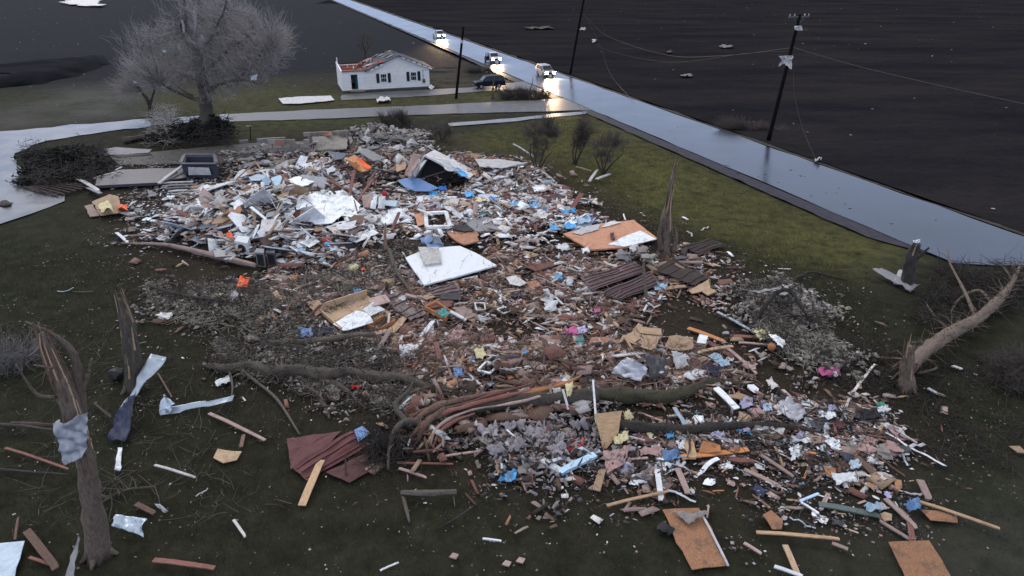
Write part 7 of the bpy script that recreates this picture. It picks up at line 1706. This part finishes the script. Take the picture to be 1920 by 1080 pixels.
for zn, poly, num, kinds, pals, (l0, l1) in ZONES:
    # poly given in photo pixels is turned into a patch of ground; pieces are strewn evenly over that ground
    wp = [tuple(G(a, b_)[:2]) for a, b_ in poly]
    x0, x1 = min(p[0] for p in wp), max(p[0] for p in wp); y0, y1 = min(p[1] for p in wp), max(p[1] for p in wp)
    ks = list(kinds); kw = np.array([kinds[k] for k in ks], float); kw /= kw.sum()
    made = 0
    while made < num:
        x, y = sr.uniform(x0, x1), sr.uniform(y0, y1)
        w1, w2 = mnoise.noise(Vector((x * .45, y * .45, 4))) * 2.2 + sr.normal(0, .7), mnoise.noise(Vector((x * .45, y * .45, 9))) * 2.2 + sr.normal(0, .7)
        if not inside(x + w1, y + w2, wp): continue
        kind = ks[sr.choice(len(ks), p=kw)]
        if CNT.get(kind, 0) >= 290: kind = 'timber_offcut' if CNT.get('timber_offcut', 0) < 290 else 'drywall_scrap'
        if CNT.get(kind, 0) >= 290: made += 1; continue
        c = pick(pals.get(kind, DEFPAL[kind]))
        a, b_ = SIZE[kind]; L_ = a + (b_ - a) * sr.random() ** 2
        if zn in ('lawnR', 'lawnL', 'rightlow'): L_ *= .6
        if zn == 'main' and kind in ('drywall_scrap', 'plywood_scrap', 'wall_sheet_scrap'): L_ *= 1.35
        h_ = float(heap(x, y)); pq = to_px((x, y, h_ + .3))
        if any(inside(pq[0], pq[1], kp) for kp in KEEP) and sr.random() < .985: continue
        lift = sr.uniform(l0, l1) * (.5 + min(1, h_))
        o = bpy.data.objects.new(kind, shapes(kind)[sr.integers(0, 7)]); col.objects.link(o)
        o.material_slots[0].link = 'OBJECT'; o.material_slots[0].material = MATS[c]
        flat = .08 if zn in ('lawnR', 'lawnL', 'rightlow') else .14 + .42 * min(1, h_ * 1.2)
        o.rotation_euler = (sr.normal(0, flat), sr.normal(0, flat), sr.uniform(0, 6.28))
        o.scale = (L_, L_ * sr.uniform(.8, 1.2), L_ * sr.uniform(.8, 1.1))
        o.location = (x, y, max(h_ + lift, .03 + (.1 if kind in ('insulation_scrap', 'rubble_chunk') else 0) * L_))
        if zn in ('lawnR', 'lawnL', 'rightlow') and kind == 'broken_branch': o.location.z = .04
        px, py = to_px((x, y, h_ + lift)); recs.append([o, kind, c, L_, px, py, o.location.copy()])
        made += 1; CNT[kind] = CNT.get(kind, 0) + 1
# labels: colour + noun + where it lies against the nearest thing one can find
L2 = [(a, b_, c) for a, b_, c in LM if 0 < a < 1920]
import collections
bins = collections.defaultdict(list)
for r_ in recs:
    o, kind, c, L_, px, py, loc = r_
    d = [((px - a) ** 2 + ((py - b_) * 1.6) ** 2, a, b_, ph) for a, b_, ph in L2]
    dd, a, b_, ph = min(d)
    dx, dy = px - a, (py - b_) * 1.6
    rel = ('right of' if dx > 0 else 'left of') if abs(dx) > abs(dy) else ('in front of' if dy > 0 else 'behind')
    if len(ph.split()) > 9: ph = ' '.join(ph.split()[:9])
    bins[(kind, c, rel, ph)].append((dd, r_))
ORD = ['nearest', 'second nearest', 'third nearest', 'fourth nearest', 'fifth nearest', 'sixth nearest', 'seventh nearest', 'eighth nearest', 'ninth nearest', 'tenth nearest', 'outermost']
for (kind, c, rel, ph), lst in bins.items():
    lst.sort(key=lambda t: t[0])
    for i, (dd, r_) in enumerate(lst):
        o = r_[0]
        head = (ORD[min(i, 10)] + ' ') if len(lst) > 1 else ''
        lab = f"{head}{CN[c]} {NOUN[kind]} {rel} the {ph}"
        ws = lab.split()
        if lab in USED: lab = 'small ' + lab; ws = lab.split()
        if len(ws) > 16: lab = ' '.join(ws[:16])
        tag(o, lab, NOUN[kind], f"{NOUN[kind]}s strewn through the debris")

# ------------------------------------------------------------------ litter too small and too many to count
def litter(name, poly, n, mats_, size, seed, lift=(0, .12), heapy=True, flat=.5, elong=2.2, curl=1.2):
    rs = np.random.default_rng(seed)
    wp = [tuple(G(a, b_)[:2]) for a, b_ in poly]
    A_ = np.array(wp); lo_, hi_ = A_.min(0) - 2, A_.max(0) + 2
    Q = rs.uniform(lo_, hi_, (int(n * 4.5), 2))
    Q0 = Q.copy(); Q = Q + np.array([[mnoise.noise(Vector((float(a) * .45, float(b_) * .45, 4))), mnoise.noise(Vector((float(a) * .45, float(b_) * .45, 9)))] for a, b_ in Q]) * 2.4 + rs.normal(0, .7, Q.shape)
    ins = np.zeros(len(Q), bool)
    for i in range(len(wp)):
        (x1, y1), (x2, y2) = wp[i], wp[(i + 1) % len(wp)]
        cnd = (y1 > Q[:, 1]) != (y2 > Q[:, 1]); ins ^= cnd & (Q[:, 0] < (x2 - x1) * (Q[:, 1] - y1) / (y2 - y1 + 1e-12) + x1)
    Q = Q0[ins]
    cl = np.array([mnoise.noise(Vector((float(a) * .55, float(b_) * .55, seed))) + .6 * mnoise.noise(Vector((float(a) * 1.8, float(b_) * 1.8, seed + 3))) for a, b_ in Q])
    Q = Q[cl > rs.normal(.0, .22, len(Q))][:n]; k = len(Q)
    hh = np.zeros(k)
    for hx_, hy_, rx, ry, h in HP: hh += h * np.exp(-1.4 * (((Q[:, 0] - hx_) / rx) ** 2 + ((Q[:, 1] - hy_) / ry) ** 2))
    z = hh + rs.uniform(*lift, k) * (.5 + np.minimum(hh, 1.2)) + .02
    dz_ = z + .2 - CAM_H; dep_ = Q[:, 1] * CP - dz_ * SP; qx = 960 + FPX * Q[:, 0] / dep_; qy = 540 - FPX * (Q[:, 1] * SP + dz_ * CP) / dep_
    bad = np.zeros(k, bool)
    for kp in KEEP:
        i_ = np.zeros(k, bool)
        for i in range(len(kp)):
            (x1, y1), (x2, y2) = kp[i], kp[(i + 1) % len(kp)]
            cnd = (y1 > qy) != (y2 > qy); i_ ^= cnd & (qx < (x2 - x1) * (qy - y1) / (y2 - y1 + 1e-9) + x1)
        bad |= i_
    ok_ = ~bad | (rs.random(k) < .06); Q, z, hh = Q[ok_], z[ok_], hh[ok_]; k = len(Q)
    P_ = np.c_[Q, z]
    d = rs.normal(0, 1, (k, 3)); d[:, 2] *= flat * np.minimum(1, .15 + hh); d /= np.linalg.norm(d, axis=1, keepdims=True)
    nr = np.cross(d, rs.normal(0, 1, (k, 3)) * np.array([1, 1, .3])); nr[:, 2] = np.abs(nr[:, 2]) + .6; s = np.cross(d, nr); s /= np.linalg.norm(s, axis=1, keepdims=True)
    nr = np.cross(s, d)
    s0, s1 = size; size_e = 1; L_ = (s0 + (s1 - s0) * rs.random(k) ** 2.5)[:, None]; Wd_ = L_ / rs.uniform(1.0, elong, (k, 1)); th = L_ * .10
    c = [P_ + d * L_ * a * rs.uniform(.35, .6, (k, 1)) + s * Wd_ * b_ * rs.uniform(.3, .6, (k, 1)) for a, b_ in ((-1, -1), (1, -1), (1, 1), (-1, 1))]
    mid = P_ + nr * th * curl
    V = np.stack(c + [mid] + [q - nr * th * .4 for q in c], 1).reshape(-1, 3)
    base_ = np.array([(0, 1, 4), (1, 2, 4), (2, 3, 4), (3, 0, 4), (0, 5, 1), (1, 5, 6), (1, 6, 2), (2, 6, 7), (2, 7, 3), (3, 7, 8), (3, 8, 0), (0, 8, 5)])
    F = (base_[None] + (np.arange(k) * 9)[:, None, None]).reshape(-1, 3)
    V[:, 2] = np.maximum(V[:, 2], .006)
    o = obj(name, V, F, [m_ for m_, _ in mats_], origin=(0, 0, 0))
    w_ = np.array([x for _, x in mats_], float); mi = rs.choice(len(mats_), k, p=w_ / w_.sum())
    o.data.polygons.foreach_set("material_index", np.repeat(mi, 12).astype(np.int32))
    stuff(o); return o
zp = {z[0]: z[1] for z in ZONES}
mixPW = [('white', 5), ('offwhite', 5), ('pinkwood', 4), ('tan', 2), ('brown', 2), ('redwood', 2), ('pale', 3), ('darkbrown', 2)]
mixW = [('white', 13), ('pale', 4), ('paleblue', 2.5), ('offwhite', 5), ('pinkwood', 5), ('brown', 4), ('darkbrown', 4), ('redwood', 3), ('darkgrey', 2), ('tan', 3), ('cardboard', 2), ('skyblue', .3), ('pink', 1)]
mixP = [('pinkwood', 7), ('brown', 4), ('redwood', 4), ('tan', 2), ('offwhite', 3), ('darkbrown', 4), ('rawwood', 4), ('white', 2), ('orangefloor', .5)]
mixB = [('brown', 4), ('darkbrown', 5), ('pinkwood', 3), ('redwood', 2), ('pale', 3), ('white', 1.5), ('grey', 3), ('concrete', 4), ('tan', 1)]
mixR = [('brown', 3), ('redwood', 2), ('pinkwood', 6), ('rawwood', 2), ('tan', 1.5), ('pink', 3), ('white', 2), ('pale', 3), ('darkbrown', 5), ('darkgrey', 2), ('orangefloor', .5)]
mixF = [('leaf', 6), ('pale', 1.4), ('white', .9), ('pink', 1.2), ('darkbrown', 7), ('lavender', .5), ('redwood', 1.5), ('darkgrey', 5), ('black', 2), ('brown', 3), ('offwhite', 1.5), ('skyblue', .3)]
mixG = [('leaf', 6), ('leafpale', 3), ('darkbrown', 5), ('twigbrown', 5), ('pale', 1)]
litter('debris_litter', zp['main'], 10000, mixW, (.08, .60), 1, (0, .6), elong=4)
litter('plank_litter', zp['main'], 2600, mixPW, (.4, 1.5), 21, (.1, .8), elong=11)
litter('plank_litter', zp['back'], 2600, mixP, (.4, 1.4), 22, (.1, .7), elong=11)
litter('plank_litter', zp['right'], 2600, mixPW, (.3, 1.3), 23, (.05, .5), elong=10)
litter('plank_litter', zp['mid'], 3200, mixP, (.25, 1.1), 24, (.0, .25), elong=10)
litter('plank_litter', zp['band'], 3800, mixP, (.25, 1.2), 25, (.0, .3), elong=12)
litter('plank_litter', zp['slender'], 500, mixP, (.25, 1.1), 26, (.0, .3), elong=10)
litter('plank_litter', zp['front'], 1500, mixP, (.15, .9), 27, (.0, .12), elong=9)
litter('debris_litter', zp['back'], 8000, mixB, (.08, .60), 2, (0, .6), elong=5)
litter('debris_litter', zp['right'], 9000, mixW, (.07, .48), 3, (0, .4), elong=3.5)
litter('debris_litter', zp['leftlow'], 3500, [('darkgrey', 4), ('black', 4), ('pale', 2), ('grey', 3), ('white', .6), ('brown', 2)], (.06, .3), 4)
litter('debris_litter', zp['mid'], 7000, mixR + [('darkgrey', 2)], (.05, .4), 5, elong=6)
litter('debris_litter', zp['band'], 8500, mixR, (.05, .42), 6, (0, .25), elong=6)
litter('debris_litter', zp['front'], 8500, mixF, (.03, .30), 7, elong=5)
litter('debris_litter', zp['rightlow'], 2200, mixF, (.03, .16), 8)
litter('debris_litter', zp['slender'], 3500, mixR, (.05, .3), 9)
litter('leaf_litter', zp['tangle'], 4000, [('leafpale', 6), ('leaf', 4), ('pale', 1.5), ('darkbrown', 3)], (.05, .5), 10, (0, .5), flat=2.5, elong=4, curl=3.5)
litter('leaf_litter', zp['twigmat'], 4000, mixG, (.04, .36), 11, (0, .35), flat=2.5, elong=4, curl=3.5)
litter('leaf_litter', zp['logmat'], 3500, mixG, (.03, .32), 12, (0, .35), flat=2.5, elong=4, curl=3.5)
litter('leaf_litter', [(880, 780), (1120, 770), (1140, 860), (1060, 900), (900, 860)], 4500, [('shred', 7), ('pinkwood', 2), ('leaf', 2), ('darkbrown', 3), ('darkgrey', 2)], (.04, .45), 13, (0, .4), flat=2.5, elong=5, curl=3)
litter('debris_litter', [(560, 480), (780, 480), (780, 560), (620, 560)], 4000, mixG + [('redwood', 2)], (.05, .3), 14, (0, .3))
litter('fallen_leaves', [(150, 420), (260, 300), (1000, 280), (1300, 420), (1700, 560), (1900, 700), (1900, 1080), (0, 1080), (0, 500)], 9000, [('leaf', 4), ('pale', 2), ('offwhite', 1), ('brown', 3), ('tan', .7)], (.02, .11), 15, (0, .01))
litter('field_litter', [(1000, 5), (1900, 5), (1900, 440), (1500, 280), (1200, 180)], 300, [('pale', 2), ('leaf', 3)], (.1, .45), 16, (0, .02))
litter('field_litter', [(0, 10), (620, 10), (1000, 130), (1050, 205), (500, 215), (0, 240)], 260, [('pale', 2), ('white', .6), ('leaf', 2)], (.1, .4), 17, (0, .02))
litter('stone_litter', [(655, 250), (785, 248), (800, 290), (660, 292)], 3000, [('concrete', 6), ('pale', 2), ('grey', 2), ('brown', 1)], (.1, .7), 28, (.1, .9), elong=1.6, flat=1)
litter('stone_litter', [(440, 285), (610, 285), (600, 325), (450, 325)], 2500, [('concrete', 6), ('grey', 3), ('pale', 1), ('darkbrown', 2)], (.1, .5), 29, (.0, .6), elong=1.6, flat=1)
litter('road_grit', [(1120, 200), (1250, 225), (1900, 470), (1760, 485), (1300, 290)], 160, [('barkdark', 4), ('leaf', 1)], (.05, .3), 30, (0, .01))
litter('edge_litter', [(205, 300), (480, 300), (440, 345), (300, 350), (200, 350)], 1600, [('darkgrey', 4), ('grey', 3), ('concrete', 3), ('pinkwood', 1), ('black', 3)], (.08, .4), 18)

def twig_mass(name, poly, n, m, seed, ln=(.3, 1.4), rr=(.006, .02), hgt=.5):
    rs = np.random.default_rng(seed); wp = [tuple(G(a, b_)[:2]) for a, b_ in poly]; A_ = np.array(wp)
    pts = []
    while len(pts) < n:
        x, y = rs.uniform(A_[:, 0].min(), A_[:, 0].max()), rs.uniform(A_[:, 1].min(), A_[:, 1].max())
        if inside(x, y, wp) and mnoise.noise(Vector((x * .6, y * .6, seed))) > rs.normal(-.1, .2): pts.append((x, y, float(heap(x, y)) * .9 + rs.uniform(0, hgt) ** 1.5))
    st = np.array(pts); d = rs.normal(0, 1, st.shape); d[:, 2] *= .35; d /= np.linalg.norm(d, axis=1, keepdims=True); L_ = rs.uniform(*ln, (n, 1))
    P_ = [st]; cur = d
    for k in range(3):
        cur = cur + rs.normal(0, .35, d.shape) * np.array([1, 1, .6]); cur /= np.linalg.norm(cur, axis=1, keepdims=True); P_.append(P_[-1] + cur * L_ / 3)
    P_ = np.stack(P_, 1); P_[..., 2] = np.maximum(P_[..., 2], .015)
    R_ = rs.uniform(*rr, (n, 1)) * np.array([[1, .85, .6, .3]])
    stuff(obj(name, *tubes(P_, R_, 4), m, origin=(0, 0, 0)))
twig_mass('twig_tangle', zp['twigmat'], 2600, 'bark', 1)
twig_mass('twig_tangle', zp['logmat'], 2400, 'bark', 2)
twig_mass('twig_tangle', zp['tangle'], 2200, 'barkdark', 3, hgt=.8)
twig_mass('twig_tangle', zp['mid'], 1800, 'rawwood', 4)
twig_mass('twig_tangle', zp['band'], 2600, 'rawwood', 5)
twig_mass('twig_tangle', zp['front'], 1700, 'barkdark', 6, hgt=.25)
twig_mass('twig_tangle', [(1560, 640), (1700, 640), (1760, 720), (1640, 740), (1560, 720)], 700, 'barkdark', 7)
twig_mass('twig_tangle', [(1760, 500), (1920, 500), (1920, 600), (1850, 590), (1780, 640), (1700, 600)], 1900, 'barkdark', 8, (.4, 1.6), (.008, .028), hgt=.7)
twig_mass('twig_tangle', [(690, 790), (800, 760), (880, 830), (760, 890), (680, 880)], 600, 'barkdark', 9)
twig_mass('twig_tangle', zp['main'], 700, 'brown', 10, (.4, 1.4), (.015, .03))
twig_mass('twig_tangle', zp['right'], 700, 'brown', 11, (.4, 1.4), (.012, .03))
twig_mass('twig_tangle', [(780, 250), (1000, 265), (1040, 320), (900, 300), (780, 290)], 500, 'twigbrown', 12)
twig_mass('twig_tangle', [(40, 330), (120, 320), (150, 372), (60, 366)], 500, 'barkdark', 13)
twig_mass('twig_tangle', [(290, 215), (330, 215), (340, 275), (270, 280)], 700, 'twig', 14, (.6, 2.0), (.01, .02), 1.5)
twig_mass('twig_tangle', [(40, 285), (200, 285), (220, 350), (60, 360)], 1600, 'barkdark', 15, (.5, 1.8), (.01, .035), 1.3)
twig_mass('twig_tangle', [(285, 240), (430, 235), (440, 278), (290, 282)], 1300, 'barkdark', 16, (.5, 1.8), (.01, .035), 1.5)
twig_mass('wood_splinters', zp['main'], 1600, 'pinkwood', 17, (.3, 1.5), (.012, .035), .6)
twig_mass('wood_splinters', zp['right'], 1500, 'brown', 18, (.3, 1.5), (.012, .035), .4)
twig_mass('wood_splinters', zp['band'], 1300, 'pinkwood', 19, (.2, 1.4), (.01, .035), .4)
twig_mass('wood_splinters', zp['mid'], 1500, 'pinkwood', 20, (.2, 1.2), (.01, .03), .2)
twig_mass('dead_leaves', zp['twigmat'], 3500, 'leafpale', 31, (.12, .5), (.01, .03), .4)
twig_mass('dead_leaves', zp['logmat'], 2800, 'leaf', 32, (.12, .5), (.01, .03), .4)
twig_mass('dead_leaves', zp['tangle'], 3200, 'leafpale', 33, (.12, .6), (.012, .035), .6)
litter('bark_shreds', [(775, 770), (850, 738), (1110, 715), (1115, 775), (1000, 785), (860, 800), (800, 850)], 1000, mixR + [('redwood', 5), ('rawwood', 5)], (.3, 1.5), 41, (.35, .8), elong=12)
halo_ = [(180, 440), (300, 330), (1040, 300), (1300, 430), (1640, 560), (1800, 760), (1780, 980), (1300, 980), (700, 960), (480, 800), (250, 640)]
litter('plank_litter', halo_, 900, mixP, (.12, .9), 42, (0, .02), elong=12)
litter('debris_litter', halo_, 5000, mixF + [('pinkwood', 4), ('white', 2)], (.02, .2), 43, (0, .02), elong=5)
twig_mass('twig_tangle', halo_, 2600, 'bark', 44, (.15, 1.2), (.005, .018), .06)
twig_mass('twig_tangle', [(0, 600), (220, 600), (420, 760), (520, 960), (0, 1000)], 420, 'bark', 45, (.2, 1.6), (.005, .018), .06)
twig_mass('twig_tangle', [(1640, 700), (1920, 640), (1920, 900), (1740, 860)], 900, 'barkdark', 46, (.2, 1.4), (.005, .02), .15)
# short wet grass on the lawn near the camera and by the road
def grass(name, poly, n, seed, m):
    rs = np.random.default_rng(seed); A_ = np.array([G(a, b_)[:2] for a, b_ in poly]); Q0 = rs.uniform(A_.min(0) - 3, A_.max(0) + 3, (int(n * 2.6), 2)); Q = Q0 + rs.normal(0, 1.6, Q0.shape)
    ins = np.zeros(len(Q), bool)
    for i in range(len(A_)):
        (x1, y1), (x2, y2) = A_[i], A_[(i + 1) % len(A_)]
        cnd = (y1 > Q[:, 1]) != (y2 > Q[:, 1]); ins ^= cnd & (Q[:, 0] < (x2 - x1) * (Q[:, 1] - y1) / (y2 - y1 + 1e-12) + x1)
    Q = Q0[ins][:n]; k = len(Q)
    P_ = np.c_[Q, np.full(k, -.05)]; h = rs.uniform(.08, .19, k); ang = rs.uniform(0, 6.28, k); w_ = .012
    sx = np.c_[np.cos(ang) * w_, np.sin(ang) * w_, np.zeros(k)]; ln = np.c_[rs.normal(0, .05, k), rs.normal(0, .05, k), h]
    V = np.stack([P_ - sx, P_ + sx, P_ + ln], 1).reshape(-1, 3); stuff(obj(name, V, np.arange(3 * k).reshape(k, 3), m, origin=(0, 0, 0)))
mat('grassdull', (.028, .031, .018), .9, dirt=.1, bump=0)
mat('grassgreen', (.085, .086, .030), .9, dirt=.1, bump=0)
grass('grass', [(-60, 440), (250, 470), (420, 600), (700, 930), (1300, 960), (1700, 1120), (-100, 1120)], 70000, 1, 'grassdull')
grass('grass', [(860, 250), (1100, 220), (1300, 305), (1640, 470), (1560, 500), (1300, 440), (1100, 350), (950, 290)], 60000, 2, 'grassgreen')
grass('grass', [(1100, 350), (1300, 440), (1560, 500), (1900, 800), (1900, 1060), (1700, 800), (1500, 560), (1200, 440)], 60000, 3, 'grassdull')
print('OBJECTS', len(bpy.data.objects), 'dups', sum(1 for v in USED.values() if v > 1), CNT)
